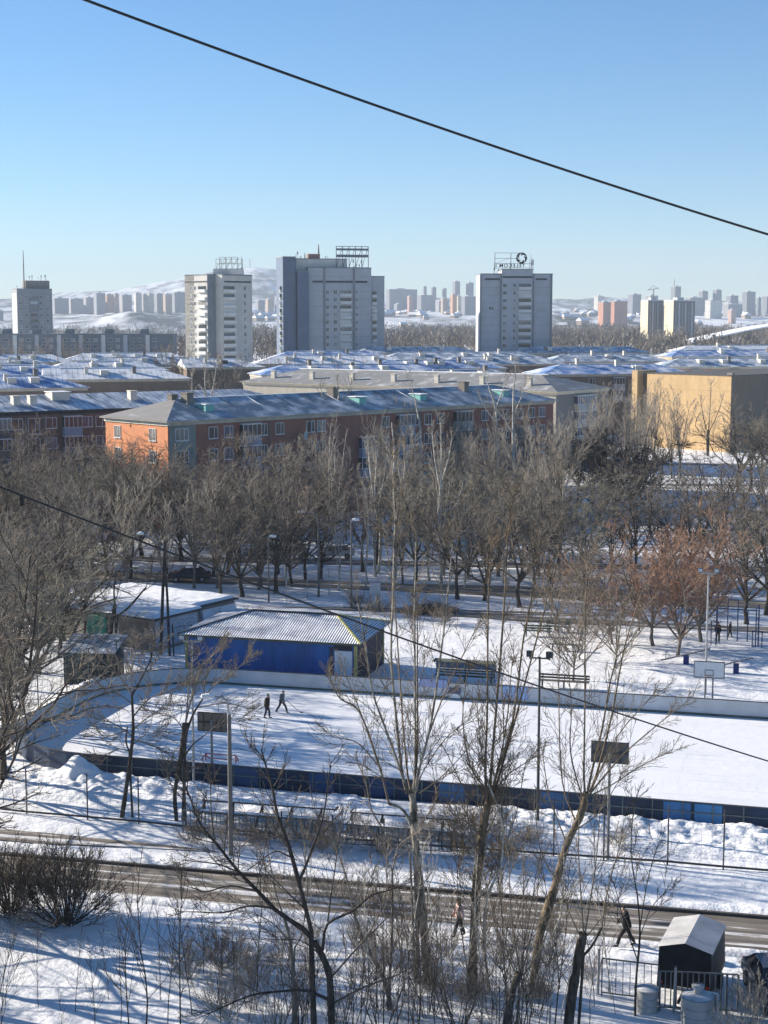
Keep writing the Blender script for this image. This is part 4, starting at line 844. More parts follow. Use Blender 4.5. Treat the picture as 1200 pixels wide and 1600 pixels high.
TEAL=flat('teal_paint',(.16,.42,.40),.7,.1); WASH=flat('whitewash',(.62,.58,.50),.85,.15,1); GREYB=flat('grey_brickish',(.20,.18,.16),.9,.25,1)
LOGBLUE=flat('loggia_blue_grey',(.26,.31,.39),.7,.12,1); LOGGREY=flat('loggia_grey',(.40,.39,.37),.75,.15,1)
# --- the red block with the orange end (corner towards us)
SLATE=roofmat('roof_slate',(.10,.16,.215),.38,.75); SLATE2=roofmat('roof_slate_snowy',(.12,.19,.28),.48,.9); SLATE3=roofmat('roof_snow_heavy',(.20,.24,.30),.68,1.1); SLATEY=roofmat('roof_slate_y',(.22,.22,.215),.22,1.0,1,(.12,.35,1)); TIN=roofmat('roof_tin_shade_blue',(.07,.18,.42),.44,.8)  # slate and tin bases carry the blue of skylit shade
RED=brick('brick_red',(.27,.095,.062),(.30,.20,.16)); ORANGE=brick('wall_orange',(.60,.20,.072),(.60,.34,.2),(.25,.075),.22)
ZE=13.6
def eave(px,py,z=ZE): return G(px,py,z)
c0=eave(262,660); c1=eave(868,626); an=math.atan2((c1-c0).y,(c1-c0).x); L=(c1-c0).length-.5; D=13.5
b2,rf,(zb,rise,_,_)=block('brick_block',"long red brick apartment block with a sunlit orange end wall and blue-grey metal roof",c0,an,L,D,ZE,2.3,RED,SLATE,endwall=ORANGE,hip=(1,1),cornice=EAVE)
BARE=roofmat('roof_bare',(.235,.225,.21),.06,1.0,1); rf.data.materials.append(BARE)
for p in rf.data.polygons:
    if p.normal.x<-.3: p.material_index=1
def sx_(px,py=680):             # distance along the red facade seen at a photo column
    d=ray(px,py); n=Vector((math.sin(an),-math.cos(an),0)); t=(c0-Vector((0,0,CH))).dot(n)/d.dot(n) if False else ((c0.x*n.x+c0.y*n.y)/(d.x*n.x+d.y*n.y)); p=d*t
    return (p.x-c0.x)*math.cos(an)+(p.y-c0.y)*math.sin(an)
fl=[ZE-2.35-2.75*i for i in range(4)]
for i,z in enumerate(fl):
    for px in (284,333,357,411,437,485,502,602,648,668,688,757,775,790,812,830,846): window(b2,sx_(px),-.02,z,1.45 if px!=284 else 2.0,1.5,2 if px!=284 else 3)
    for px,w_,pn in ((389,3.0,LOGBLUE),(631,3.0,LOGBLUE),(721,3.4,LOGGREY)): loggia(b2,sx_(px),0,z-1.0,w_,pn)
    if i>0: loggia(b2,sx_(573),0,z-1.0,3.0,LOGBLUE)
k=MB()
for z in fl: k.box(sx_(455),-.9,z-1.15,sx_(472),0,z-1.0)
k.build('balcony_slab',CONC,b2)
for z in fl[:2]:
    k=MB(); x0,x1=sx_(455),sx_(472)
    for i in range(12): k.bar((x0+(x1-x0)*i/11,-.87,z-1),(x0+(x1-x0)*i/11,-.87,z),.03)
    k.bar((x0,-.87,z+.02),(x1,-.87,z+.02),.06); k.build('balcony_railing',DARKM,b2)
k=MB(); k.box(sx_(468),-.95,fl[0]-.9,sx_(473),-.9,fl[0]+.1); k.build('balcony_sheet',flat('sheet_teal',(.25,.42,.47),.7),b2)
for px in (420,484,655,800):
    k=MB(); k.tube([(sx_(px),-.16,0),(sx_(px),-.16,ZE-.5)],.06,6); k.build('downpipe',PIPE,b2)
k=MB(); k.box(0.15,-.03,z0:=-.2,sx_(306),.02,ZE-.5); tag(k.build('plaster_patch',flat('plaster_grey',(.21,.23,.22),.85,.2,.5),b2),'grey-green plastered corner bay')
for (y,zs) in ((3.2,range(4)),(10.8,range(4))):
    for i in zs: window(b2,-.02,y,fl[i]-.1,1.4,1.55,2,-PI/2)
k=MB()
for i in range(3): k.box(-.06,.3,fl[i]-.75,.0,D-.3,fl[i]-.62)
k.build('string_course',flat('orange_band',(.50,.2,.09),.85,.15),b2)
k=MB(); k.box(-.14,-.14,ZE-.46,.02,D+.14,ZE-.05); k.build('white_band',WASH,b2)
def rz_(y,D=13.5,rise=2.3): return ZE+.124+rise*min(y,D-y)/(D/2)
for px in (343,583,677,806): dormer(rf,sx_(px,650),2.0,rz_(2.0),TEAL,1.3,2.2,1.0)
for px in (332,560,764): chimney(rf,sx_(px,640),5.2,rz_(5.2),GREYB,1.0,1.3,1.2)
chimney(rf,6.0,7.2,rz_(5.4),GREYB,.9,1.0,.9)
for i in range(14): 
    x=sx_(300)+i*4.6
    if x<8 or x>L-8: continue
    k=MB(); k.bar((x,.1,rz_(.1)+.06),(x+.0,6.2,rz_(6.2)+.06),.10,.10); k.build('roof_seam',M['soffit_dark'] if i%3 else SNOWM,rf)
ridge_snow(rf,(6.9,6.75,ZE+.124+2.33),(L-6.9,6.75,ZE+.124+2.33),.3,.08)
# --- brown block on the left, behind it
BRN=brick('brick_brown',(.17,.10,.072),(.23,.17,.14))
a0=eave(-110,649); a1=eave(332,634); an1=math.atan2((a1-a0).y,(a1-a0).x); L1=(a1-a0).length+14+28; a0=a0-(a1-a0).normalized()*28
b1,rf,_=block('brick_block','long brown brick apartment block with a blue snow-dusted roof at the left edge',a0,an1,L1,13,ZE,1.9,BRN,SLATE2,cornice=M['soffit_dark'],hip=(1,1))
def sx1(px):
    d=ray(px,670); n=Vector((math.sin(an1),-math.cos(an1),0)); t=(a0.x*n.x+a0.y*n.y)/(d.x*n.x+d.y*n.y); p=d*t
    return (p.x-a0.x)*math.cos(an1)+(p.y-a0.y)*math.sin(an1)
for i,z in enumerate(fl[:3]):
    for px in (27,80,136,158,-60,-30,185,215,245,275,305): window(b1,sx1(px),-.02,z,1.6,1.5,2)
    window(b1,sx1(53),-.02,z-.7,1.7,2.2,2)
    loggia(b1,sx1(112),0,z-1.0,2.6,LOGBLUE); loggia(b1,sx1(2),0,z-1.0,2.4,flat('loggia_dark',(.06,.07,.08),.6,.2))
for px in (40,68,262): k=MB(); k.tube([(sx1(px),-.16,0),(sx1(px),-.16,ZE-.5)],.06,6); k.build('downpipe',PIPE,b1)
for px in (36,62): chimney(rf,sx1(px),2.6,rz_(2.6,13,1.9),WASH,1.0,1.2,1.1)
for px in (222,): chimney(rf,sx1(px),3.2,rz_(3.2,13,1.9),WASH,1.0,1.2,1.2)
dormer(rf,sx1(112),3.6,rz_(3.6,13,1.9),WASH,2.6,2.6,1.2)
for i,px in enumerate((8,22,46,95,118,130,170,198,240,300,330)): 
    x=sx1(px); k=MB(); k.bar((x,.1,rz_(.1,13,1.9)+.05),(x-.8,6.1,rz_(6.1,13,1.9)+.05),.14,.1); k.build('roof_seam',M['soffit_dark'],rf)
# --- grey hipped block behind the red one
GREYW=brick('brick_grey',(.20,.185,.17),(.24,.225,.2)); 
g0=eave(869,613); g1=eave(966,607); g2=eave(380,597); vdir=(g2-g0).normalized(); vdir.z=0; an3=math.atan2(-vdir.x,vdir.y); Lg=max(12,(g1-g0).length*.93); Dg=(g2-g0).length
b3,rf3,_=block('grey_block','long grey apartment block with a snowy hipped roof, its end showing double glazed balconies',g0,an3,Lg,Dg,ZE,2.5,GREYW,SLATEY,endwall=flat('plaster_cream_side',(.40,.37,.31),.85,.15,.6),ridge='y',hip=(1,1),cornice=flat('cornice_cream',(.60,.54,.42),.8,.12))
for i,z in enumerate(fl[:3]):
    for dx in (-1.75,1.75): loggia(b3,Lg*.52+dx,0,z-1.1,3.3,LOGGREY,0,4,.8)
rf3.data.materials.append(TIN)  # slopes away from the sun painted blue for their shade
for p in rf3.data.polygons:
    if p.normal.y<-.3 or p.normal.x>.3: p.material_index=1
for i in range(7):
    y=4+i*10; zz=ZE+.124+2.5*(1.6/(Lg/2)); 
    chimney(rf3,2.6,y+3,ZE+.124+2.5*(2.6/(Lg/2)),WASH,.7,.9,1.4)
k=MB(); k.bar((Lg/2,7.2,ZE+2.66),(Lg/2,Dg-7.2,ZE+2.66),.6,.14); k.build('ridge_cap',SNOWM,rf3)
# --- yellow walled block on the right
YEL=brick('brick_yellow',(.56,.37,.17),(.55,.43,.27),(.25,.075),.45); YELD=brick('brick_yellow_shaded',(.155,.125,.095),(.20,.17,.135))  # darker copy puts the shade of right and recessed walls into the brick
ZY=15.0; y0=eave(1143,588,ZY); vang=R(133); vd=Vector((math.cos(vang),math.sin(vang),0)); ud=Vector((vd.y,-vd.x,0))
def sy_(px):
    d=ray(px,600); n=ud; t=(y0.x*n.x+y0.y*n.y)/(d.x*n.x+d.y*n.y); p=d*t; return (p-y0).x*vd.x+(p-y0).y*vd.y
yw=sy_(1011)
b4=thing('yellow_block',(y0.x,y0.y,0),'flat-roofed block with a tall blank sunlit yellow end wall','building',math.atan2(ud.y,ud.x))
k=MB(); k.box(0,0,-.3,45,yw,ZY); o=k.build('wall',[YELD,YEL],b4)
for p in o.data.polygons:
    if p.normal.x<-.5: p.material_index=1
k=MB(); k.box(-.08,-.08,ZY+.002,45.08,yw+.08,ZY+.18); k.build('parapet',flat('parapet_dark',(.10,.095,.09),.8),b4)
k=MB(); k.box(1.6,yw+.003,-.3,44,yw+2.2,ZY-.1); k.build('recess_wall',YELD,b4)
k=MB(); k.box(-.4,yw+2.203,-.3,6,yw+3.6,ZY+.6); k.build('pier',YEL,b4)
k=MB(); k.box(-.25,-.3,ZY+.185,.8,.9,ZY+.7); k.build('vent_box',GREYB,b4)
# --- roofs of the blocks behind
TAN=flat('wall_tan',(.33,.26,.19),.85,.18,.4); PINK=flat('wall_pink',(.50,.30,.22),.85,.15,.4); UMB=flat('wall_umber',(.17,.13,.10),.85,.2,.4); GREYWALL=flat('wall_grey',(.28,.27,.25),.85,.18,.4)
def rowblock(pl,pr,D,wall,roof,label,rise=2.1,hip=(1,1),wins=0,cheeks=(WASH,),nd=2,nch=2,cornice=EAVE,z=ZE):
    a=G(pl[0],pl[1],z); b_=G(pr[0],pr[1],z); an=math.atan2((b_-a).y,(b_-a).x); L=(b_-a).length
    t,rf,_=block('apartment_block',label,a,an,L,D,z,rise,wall,roof,hip=hip,cornice=cornice)
    f=lambda y: z+.124+rise*min(y,D-y)/(D/2); r=random.Random(int(pl[0]*7+pl[1]*13))
    m0,m1=(D*.55 if hip[0] else 2),(D*.55 if hip[1] else 2)
    for i in range(nd): dormer(rf,m0+(L-m0-m1)*(i+.2+.6*r.random())/max(1,nd),2.2,f(2.2),cheeks[i%len(cheeks)],1.6,2.6,1.1)
    for i in range(nch): y=r.uniform(2.5,D/2-.3); chimney(rf,m0+(L-m0-m1)*(i+.15+.7*r.random())/max(1,nch),y,f(y),WASH if r.random()<.7 else GREYB,0.75,.9,1.25)
    k=MB(); k.bar((m0+1,D/2,z+.124+rise+.03),(L-m0-1,D/2,z+.124+rise+.03),.5,.12); k.build('ridge_cap',SNOWM,rf)
    for i in range(wins):
        for zz in (z-2.3,z-5.1):
            if i%4==2: loggia(t,2+(L-4)*(i+.5)/wins,0,zz-1.0,2.8,LOGGREY)
            else: window(t,2+(L-4)*(i+.5)/wins,-.02,zz,1.5,1.5,2)
    return t
rowblock((-60,609),(136,606),14,UMB,TIN,'block with a blue tin roof just behind the brown brick one at the left edge',nd=2)
rowblock((-60,588),(128,586),14,UMB,TIN,'second blue-roofed block behind the first, at the left edge',nd=1)
rowblock((72,594),(296,592),15,UMB,SLATE3,'block with a pale hipped snowy roof right of the blue-roofed ones',nd=1,hip=(0,1))
rowblock((-40,576),(84,575),13,UMB,SLATE2,'block half hidden by bare trees at the left edge, under snowy roof edges',nd=1)
rowblock((70,581),(262,579),13,UMB,SLATE3,'block with a bright snow roof below the long dark building',nd=2)
rowblock((292,575),(412,574),14,UMB,SLATE3,'short brown-walled block with a snowy hipped roof and dark roof hatch',nd=1,cheeks=(M['soffit_dark'],),hip=(0,1))
rowblock((100,564),(300,563),13,GREYWALL,SLATE3,'snow-roofed block with several arched white roof hatches',nd=4)
rowblock((400,569),(640,568),13,GREYWALL,SLATE3,'wide block whose roof is white with snow, left of the middle tower foot',nd=3)
rowblock((410,587),(700,584),14,GREYWALL,TIN,'wide block with a patchy blue and white roof in the middle of the roofs',nd=3,nch=3)
rowblock((580,578),(790,576),13,TAN,TIN,'blue-roofed block with two white roof hatches in the middle of the roofs',nd=4,nch=3)
rowblock((600,562),(850,561),13,TAN,SLATE2,'grey-roofed block with brown walls in front of the sign tower',nd=3)
rowblock((815,552),(1015,551),13,GREYWALL,SLATE2,'grey block with a row of windows right of the sign tower foot',nd=2,wins=11)
rowblock((560,552),(745,551),12,GREYWALL,SLATE2,'farthest grey snowy roof left of the sign tower foot',nd=2)
rowblock((850,586),(1080,584),14,UMB,TIN,'block with a bright blue snowy roof and rail, behind the yellow wall',nd=1,cheeks=(WASH,),wins=5)
rowblock((1037,574),(1300,573),14,PINK,SLATE2,'pink-walled block with white balconies behind the yellow one',nd=4,wins=16,cornice=M['cornice_cream'])
rowblock((1050,558),(1300,556),13,TAN,TIN,'blue-roofed block in the middle of the right-hand roofs',nd=1,wins=0)
rowblock((1062,549),(1320,548),13,TAN,SLATE3,'white-roofed block farthest back at the right edge',nd=2)
rowblock((640,597),(830,594),13,GREYWALL,SLATE2,'low block with grey ridge tucked behind the long grey roof',nd=2,z=12.8)

rowblock((130,572),(330,571),12,UMB,SLATE2,'low block squeezed between snowy roofs left of the cream tower',nd=1)
rowblock((-60,567),(110,566),12,GREYWALL,SLATE3,'snowy roof farthest back at the left, under the long dark block',nd=1)
rowblock((430,560),(610,559),12,UMB,TIN,'thin blue roof strip at the foot of the widest tower',nd=1)
rowblock((860,566),(1045,565),12,GREYWALL,SLATE2,'grey roof strip in front of the windowed grey block on the right',nd=1)
rowblock((690,570),(880,569),12,UMB,SLATE2,'dull roof strip in front of the sign tower, between two others',nd=2)
for z in (3,6,9,12): k=MB(); k.box(-.02,.02,z,-.003,yw-.02,z+.06); k.build('wall_joint',flat('joint_ochre',(.42,.29,.15),.85,.2),b4)
# ------------------------------------------------------------------ pale twelve-storey towers
PAN=flat('panel_grey',(.36,.38,.41),.8,.10,.25); PANL=flat('panel_light',(.50,.50,.48),.8,.10,.25); PANB=flat('panel_blue',(.10,.135,.20),.8,.12,.3); PAND=flat('panel_dark',(.17,.19,.215),.8,.15,.3)
BALW=flat('balcony_white',(.56,.56,.55),.75,.1,.5); SEAM=flat('panel_seam',(.2,.215,.235),.8)
def frame_at(px,Y): return Vector(((px-600)/F*Y,Y,0))
TW_W={}
def plain_window(parent,x,y,z,w=1.5,h=1.5,rz=0): return window(parent,x,y,z,w,h,2,rz)
def tower(name,label,px,Y,ang,vols,extra):
    t=thing(name,frame_at(px,Y),label,'tower block',ang)
    for i,(x0,y0,x1,y1,h,mt) in enumerate(vols):
        k=MB(); k.box(x0,y0,-.3,x1,y1,h); k.build('wall',mt,t)
        k=MB(); k.box(x0-.1,y0-.1,h+.002,x1+.1,y1+.1,h+.35); k.build('parapet',PAND,t)
    extra(t); return t
def hseams(t,x0,x1,y,h,step=2.9,mt=None):
    z=h-1.2
    while z>8: k=MB(); k.box(x0+.05,y-.025,z,x1-.05,y+.01,z+.10); k.build('panel_joint',mt or SEAM,t); z-=step
def balc(t,x0,x1,y,z,mt=None,dep=.9,h=1.1):
    key=('balc',round(x1-x0,2),dep,(mt or BALW).name,rnd.choice((0,0,1,2,3)))
    if key not in DORM:
        w=(x1-x0)/2; k=MB(); k.box(-w,-dep,0,w,0,h); a=bpy.data.meshes.new('balcony'); a.from_pydata(k.v,[],k.f); a.materials.append(mt or BALW)
        k=MB(); k.box(-w+.1,-.03,h+.02,w-.1,.0,2.35); b_=bpy.data.meshes.new('pane'); b_.from_pydata(k.v,[],k.f); b_.materials.append((GLASS,GLASS2,GLASS3,BALW)[key[-1]]); DORM[key]=(a,b_)
    o=obj('balcony',DORM[key][0],None,t,((x0+x1)/2,y,z)); obj('pane',DORM[key][1],None,o); return o
def lattice(k,x0,x1,y,z0,z1,nx,nz,w=.16):
    for i in range(nx+1): x=x0+(x1-x0)*i/nx; k.bar((x,y,z0),(x,y,z1),w)
    for j in range(nz+1): z=z0+(z1-z0)*j/nz; k.bar((x0,y,z),(x1,y,z),w)
    for i in range(nx): 
        xa,xb=x0+(x1-x0)*i/nx,x0+(x1-x0)*(i+1)/nx; k.bar((xa,y,z0),(xb,y,z1),w*.8)
def mast(t,x,y,z0,z1,r=.16,name='mast'):
    k=MB(); k.tube([(x,y,z0),(x,y,z0+(z1-z0)*.6),(x,y,z1)],[r,r*.8,r*.45],6); return k.build(name,DARKM,t)
def antennas(t,x0,x1,y,z,n,seed,h=(1.5,4)):
    r=random.Random(seed)
    for i in range(n):
        k=MB(); x=r.uniform(x0,x1); yy=y+r.uniform(0,3); hh=r.uniform(*h); k.bar((x,yy,z),(x,yy,z+hh),.10)
        if r.random()<.6: k.box(x-.35,yy-.12,z+hh*.6,x+.1,yy+.12,z+hh*.95)
        k.build('antenna',flat('antenna_grey',(.22,.23,.25),.6),t)
def px2x(px,o,Y,ang): return ((px-600)/F*Y-o.x)/math.cos(ang)
# tower with the mirrored roof sign (seen from behind)
Y=600; HT=43.5
def sign_tower(t):
    Lx=lambda px: (px-749)*Y/F/math.cos(R(2))
    hseams(t,Lx(751),Lx(780),0,HT-1,2.9); hseams(t,Lx(834),Lx(858),0,HT-1,2.9)
    k=MB(); k.box(Lx(756),-.08,HT-2.2,Lx(779),.0,HT-1.5); k.box(Lx(835),-.08,HT-2.2,Lx(852),.0,HT-1.5); k.box(Lx(783),-.42,HT-1.4,Lx(830),-.3,HT-.7); k.build('attic_slot',flat('slot_dark',(.03,.035,.045),.7),t)
    for px in (749.5,781,831,859.5):
        k=MB(); k.box(Lx(px)-.3,-.42,0,Lx(px)+.3,-.003,HT-.2); k.build('pilaster',PAND,t)
    for i in range(11):
        z=HT-5.0-2.9*i
        for px in (787,802): plain_window(t,Lx(px),-.32,z,1.6 if px==787 else 1.1,1.5)
        balc(t,Lx(808),Lx(828),-.3,z-.9)
    for i in (3,9): plain_window(t,Lx(766),-.02,HT-5-2.9*i,2.0,1.4); 
    antennas(t,Lx(770),Lx(782),5,HT+.3,4,3,(1,2.5)); antennas(t,Lx(829),Lx(834),3,HT+.3,3,4,(3,8))
t=tower('tower_block','grey panel tower block carrying a roof sign with a swirl emblem seen from behind',749,Y,R(2),[(0,0,(861-749)*Y/F,18,HT,PAN),((782-749)*Y/F,-.3,(830-749)*Y/F,16,HT+1.7,PAN)],sign_tower)
sg=thing('roof_sign',(t.location.x,t.location.y,HT+2.06),'rooftop sign with dark lettering and round swirl emblem, seen mirrored from behind','sign',R(2))
Lx=lambda px:(px-749)*Y/F
k=MB(); y=4.0; zz=0
for px in (773,798,831): k.bar((Lx(px),y+.4,-.3),(Lx(px),y+.4,6.4 if px!=831 else 4.2),.20); 
for z in (.5,2.2,4.2,6.3): k.bar((Lx(773),y+.4,z),(Lx(812 if z>4 else 833),y+.4,z),.14)
for px in (773,798,828): k.bar((Lx(px),y+3.2,-.3),(Lx(px),y+.4,4.0),.13)
k.bar((Lx(773),y+.4,2.1),(Lx(798),y+.4,4.6),.08)
k.build('support_frame',flat('sign_frame',(.10,.105,.12),.6),sg)
SIGND=flat('sign_dark',(.022,.025,.035),.5)
cu=bpy.data.curves.new('lettering','FONT'); cu.body='TELECOM I'; cu.size=2.05; cu.extrude=.12; cu.align_x='CENTER'; cu.space_character=1.18; cu.offset=.03
to=bpy.data.objects.new('lettering',cu); COL.objects.link(to); bpy.context.view_layer.update()
me=bpy.data.meshes.new_from_object(to.evaluated_get(bpy.context.evaluated_depsgraph_get())); bpy.data.objects.remove(to)
me.transform(Matrix.Translation((Lx(797),y,.75))@Matrix.Rotation(PI,4,'Z')@Matrix.Rotation(PI/2,4,'X')); me.materials.clear()
obj('lettering',me,SIGND,sg)
k=MB(); cx,cz,ro,ri=Lx(814.5),4.35,2.15,.9
for q in range(5):                       # five curved blades
    P=[];n=9
    a0=2*PI*q/5+.3
    outer=[(ro*math.cos(a0+1.18*i/n),ro*math.sin(a0+1.18*i/n)) for i in range(n+1)]
    inner=[((ri+(ro-ri)*.62*(i/n)**1.3)*math.cos(a0-.35+1.45*i/n),(ri+(ro-ri)*.62*(i/n)**1.3)*math.sin(a0-.35+1.45*i/n)) for i in range(n+1)]
    vs=[];fs=[]
    for yy in (y-.15,y+.15):
        for (a,b_) in zip(outer,inner): vs+= [(cx-a[0],yy,cz+a[1]),(cx-b_[0],yy,cz+b_[1])]
    m_=2*(n+1)
    for i in range(n):
        o_=2*i; fs+=[(o_,o_+1,o_+3,o_+2),(m_+o_+2,m_+o_+3,m_+o_+1,m_+o_),(o_,o_+2,m_+o_+2,m_+o_),(o_+1,m_+o_+1,m_+o_+3,o_+3)]
    k.add(vs,fs)
k.build('emblem',SIGND,sg)
# middle tower: stair slab with balconies, dark slabs, wide grey face
Y=600; ang=R(13); q_=600/450
def mid(t):
    o=t.location; X=lambda px: px2x(px,o,Y,ang)
    hseams(t,X(484),X(506),0,44); hseams(t,X(560),X(579),0,44); hseams(t,X(507),X(558),0,44,2.9)
    for px in (507,553): 
        k=MB(); k.box(X(px)-.35,-.32,0,X(px)+.35,-.003,46.67); k.build('pilaster',PAND,t)
    k=MB(); k.box(X(489),-.06,40.4,X(505),0,41.2); k.box(X(509),-.06,40.4,X(551),0,41.2); k.box(X(555),-.06,40.4,X(574),0,41.2); k.build('attic_slot',M['slot_dark'],t)
    for i in range(11):
        z=36.0-2.9*i
        plain_window(t,X(512),-.02,z,1.3,1.5); plain_window(t,X(524),-.02,z,1.5,1.6); plain_window(t,X(557.5),-.02,z,.9,1.4)
        balc(t,X(531),X(549),0,z-.9)
        balc(t,X(582),X(590),1.5,z-1.2)
        balc(t,-1.2,-.1,0,z+.6,flat('balcony_cream',(.55,.5,.4),.7),1.0,1.0) if i<11 else None
    k=MB(); lattice(k,X(528),X(578),3,46.40,54.53,5,2,.24)
    for j in range(2): k.bar((X(528),3.2,51.0+j*2.4),(X(578),3.2,51.0+j*2.4),.55,.8)
    k.build('billboard_frame',flat('frame_dark',(.13,.14,.16),.7),t)
    mast(t,X(503),6,49.73,55.33,.36); mast(t,X(481.5),6,49.07,52.00,.25); antennas(t,X(466),X(520),5,49.60,10,8,(1,3)); antennas(t,X(556),X(574),3,46.13,5,9,(1.5,4))
    k=MB(); k.box(X(486),4.5,49.87,X(504),8,51.60); k.build('plant_room',flat('plant_red',(.25,.14,.13),.8),t)
o0=frame_at(443,Y); xx=lambda px: ((px-600)/F*Y-o0.x)/math.cos(ang)
tower('tower_block','widest tower block, blue-grey with a cream balcony edge and lattice frame on its roof',443,Y,ang,
 [(xx(443.5),-.4,xx(463),16,50.00,PANB),(xx(464.5),-2.2,xx(482),16,44.53,PANB),(xx(482)+.004,0,xx(580),18,46.00,PAN),(xx(580)+.004,1.5,xx(602),16,42.80,PAN),(xx(466),3,xx(545),15,49.47,PANL)],mid)
# left-middle tower: lit left faces, shaded right faces, set at 45 degrees
Y=585
def frus(t):
    pass
t=thing('tower_block',frame_at(292,Y+7),'cream sunlit tower block with stacked balconies and antenna lattice, before the snowy hill','tower block',0)
s=.7071; u1=Vector((s,-s,0)); u2=Vector((s,s,0)); P=[Vector((0,0,0))]
for d,l in ((u1,13.6),(u2,3.9),(u1,4.1),(u2,14.6),(-u1,12),(-u2,18.5),(-u1,5.7)): P.append(P[-1]+d*l)
P=P[:-1]; H1=42.6
k=MB(); k.prism([(p.x,p.y) for p in P],-.3,H1); k.build('wall',flat('panel_cream',(.46,.45,.42),.8,.1,.3),t)
k=MB(); k.prism([((p*1.004).x,(p*1.004).y-.05) for p in P],H1+.002,H1+.5); k.build('parapet',PAND,t)
def onface(i): a=P[i]; b_=P[i+1]; d=(b_-a).normalized(); return a,d,math.atan2(d.y,d.x),(b_-a).length
def fbox(i,x0,x1,z0,z1,dep,name,mt):
    a,d,an,l=onface(i); k=MB(); k.box(x0,-dep,z0,x1,-.002,z1); return k.build(name,mt,t,a,an)
fbox(1,.02,3.88,0,H1-.1,.12,'step_shade_slab',PAND)  # dark strip over the step face paints its shade in
fbox(0,.0,13.6,H1-2.6,H1-2.0,.05,'attic_slot',M['slot_dark']); fbox(3,1,14,H1-2.6,H1-2.0,.05,'attic_slot',M['slot_dark'])
def place_on(i,x,z,fn):
    a,d,an,l=onface(i); fn(a+d*x,an,z)
for i in range(11):
    z=H1-5.4-2.9*i
    for f_,x in ((0,3.8),(0,6.2),(3,11)):
        a,d,an,l=onface(f_); p=a+d*x+Vector((math.sin(an),-math.cos(an),0))*.02; window(t,p.x,p.y,z,1.2,1.5,2,an)
    for f_,x0,x1 in ((0,8.0,13.1),(3,.5,6.0)):
        a,d,an,l=onface(f_); o=balc(t,0,x1-x0,0,0); p=a+d*((x0+x1)/2); o.location=(p.x,p.y,z-.9); o.rotation_euler.z=an
k=MB(); c=(P[1]+P[4])/2; k.box(c.x-6,c.y-2,H1+.5,c.x+5,c.y+4,H1+2.6); k.build('plant_room',PANL,t)
k=MB(); lattice(k,c.x-5,c.x+5,c.y-1,H1+2.6,H1+6.2,5,2,.14); lattice(k,c.x-4,c.x+3,c.y+2,H1+2.6,H1+7,3,2,.14)
k.build('antenna_lattice',flat('lattice_rust',(.28,.22,.19),.8),t); mast(t,c.x+4.6,c.y,H1+2.4,H1+7.5,.1); antennas(t,c.x-11,c.x+5,c.y,H1+.5,8,15,(1,3))
# left tower
Y=760; ang=R(24)
def lft(t):
    k=MB()
    for i in range(11):
        z=36.4-2.9*i
        for x in (1.6,4.4,11.8,14.8): plain_window(t,x,-.02,z,1.5,1.5)
        balc(t,6.4,10,0,z-.9,PAND)
    hseams(t,0,17.1,0,40.5,2.9)
    k=MB(); k.box(-.02,2,3,-.003,12,39); k.build('end_panel',flat('panel_pale',(.55,.53,.48),.8,.08,.3),t)
    k=MB(); k.box(4.8,2.5,41.36,16.6,10,45.3); k.build('plant_room',flat('plant_brown',(.2,.19,.175),.8),t)
    mast(t,4.4,4,41.4,60,.3); antennas(t,5,16,3,45.3,9,22,(1,3)); antennas(t,0,17,1,41.4,6,23,(.6,1.5))
o=frame_at(32,Y)
tower('tower_block','leftmost tower block with a plain pale side and a tall thin mast',32,Y,ang,[(0,0,17.2,14,41.0,flat('panel_mid',(.22,.24,.26),.8,.1,.3))],lft)
# long dark block with lift housings on its roof
Y=700
t=thing('long_block',frame_at(-30,Y),'long dark grey flat-roofed block with lift housings along its roof','apartment block',R(1))
k=MB(); k.box(0,0,-.3,88,14,19.6); k.build('wall',flat('panel_gloom',(.13,.145,.165),.85,.15,.2),t)
k=MB(); k.box(-.1,-.1,19.602,88.1,14.1,19.9); k.build('parapet',PAND,t)
for x in (10.5,24,39,57,73):
    k=MB(); k.box(x,3,19.903,x+3.4,7,22.0); k.build('lift_housing',PAND,t); k=MB(); k.box(x-1.2,2.6,19.903,x-.15,6,21.4); k.build('vent_housing',WASH,t)
for j in range(3):
    for i in range(24): window(t,2.6+i*3.35,-.02,16.2-2.9*j,1.9,1.5,2) 
for x in range(8): 
    k=MB(); k.box(5.6+x*10,-.35,4,7.4+x*10,-.003,19.3); k.build('balcony_stack',PANL if x%2 else PAN,t)
# ------------------------------------------------------------------ the far bank: city blocks
FAC={}
def fmat(c,w=3.4,wn=.42):
    key=tuple(c)
    if key not in FAC: FAC[key]=facade('far_wall_%d'%len(FAC),c,(.07,.08,.10),w,3.0,wn)
    return FAC[key]
def farblock(px0,px1,yt,d,col,label,group=None,ang=38,z=None,lit=None,name='city_block'):
    pc=(px0+px1)/2; zb=(fz(pc,d) if z is None else z)-2; w=(px1-px0)/F*d; top=26+(500-yt)*d/F
    a=R(ang); dep=min(w*.55,16); L=max(4,(w-dep*math.sin(a))/math.cos(a))
    o=thing(name,((px0-600)/F*d+0,d,zb),label,'high-rise' if top-zb>34 else 'city block',0,group)
    o.rotation_euler.z=a; o.location.x+=dep*math.sin(a)
    h=max(6,top-zb)
    k=MB(); k.box(0,0,0,L,dep,h); k.build('wall',[fmat(col)],o)
    k=MB(); k.box(-.3,-.3,h+.01,L+.3,dep+.3,h+1.2); 
    if L>9: k.box(L*.3,dep*.3,h+1.22,L*.6,dep*.75,h+3.6)
    k.build('roof',flat('far_roof',(.45,.47,.5),.8),o); return o
BLU=(.22,.24,.28); PLE=(.48,.46,.42); REDF=(.42,.20,.13); GRF=(.30,.30,.31); TANF=(.45,.34,.25); WHF=(.62,.60,.55)
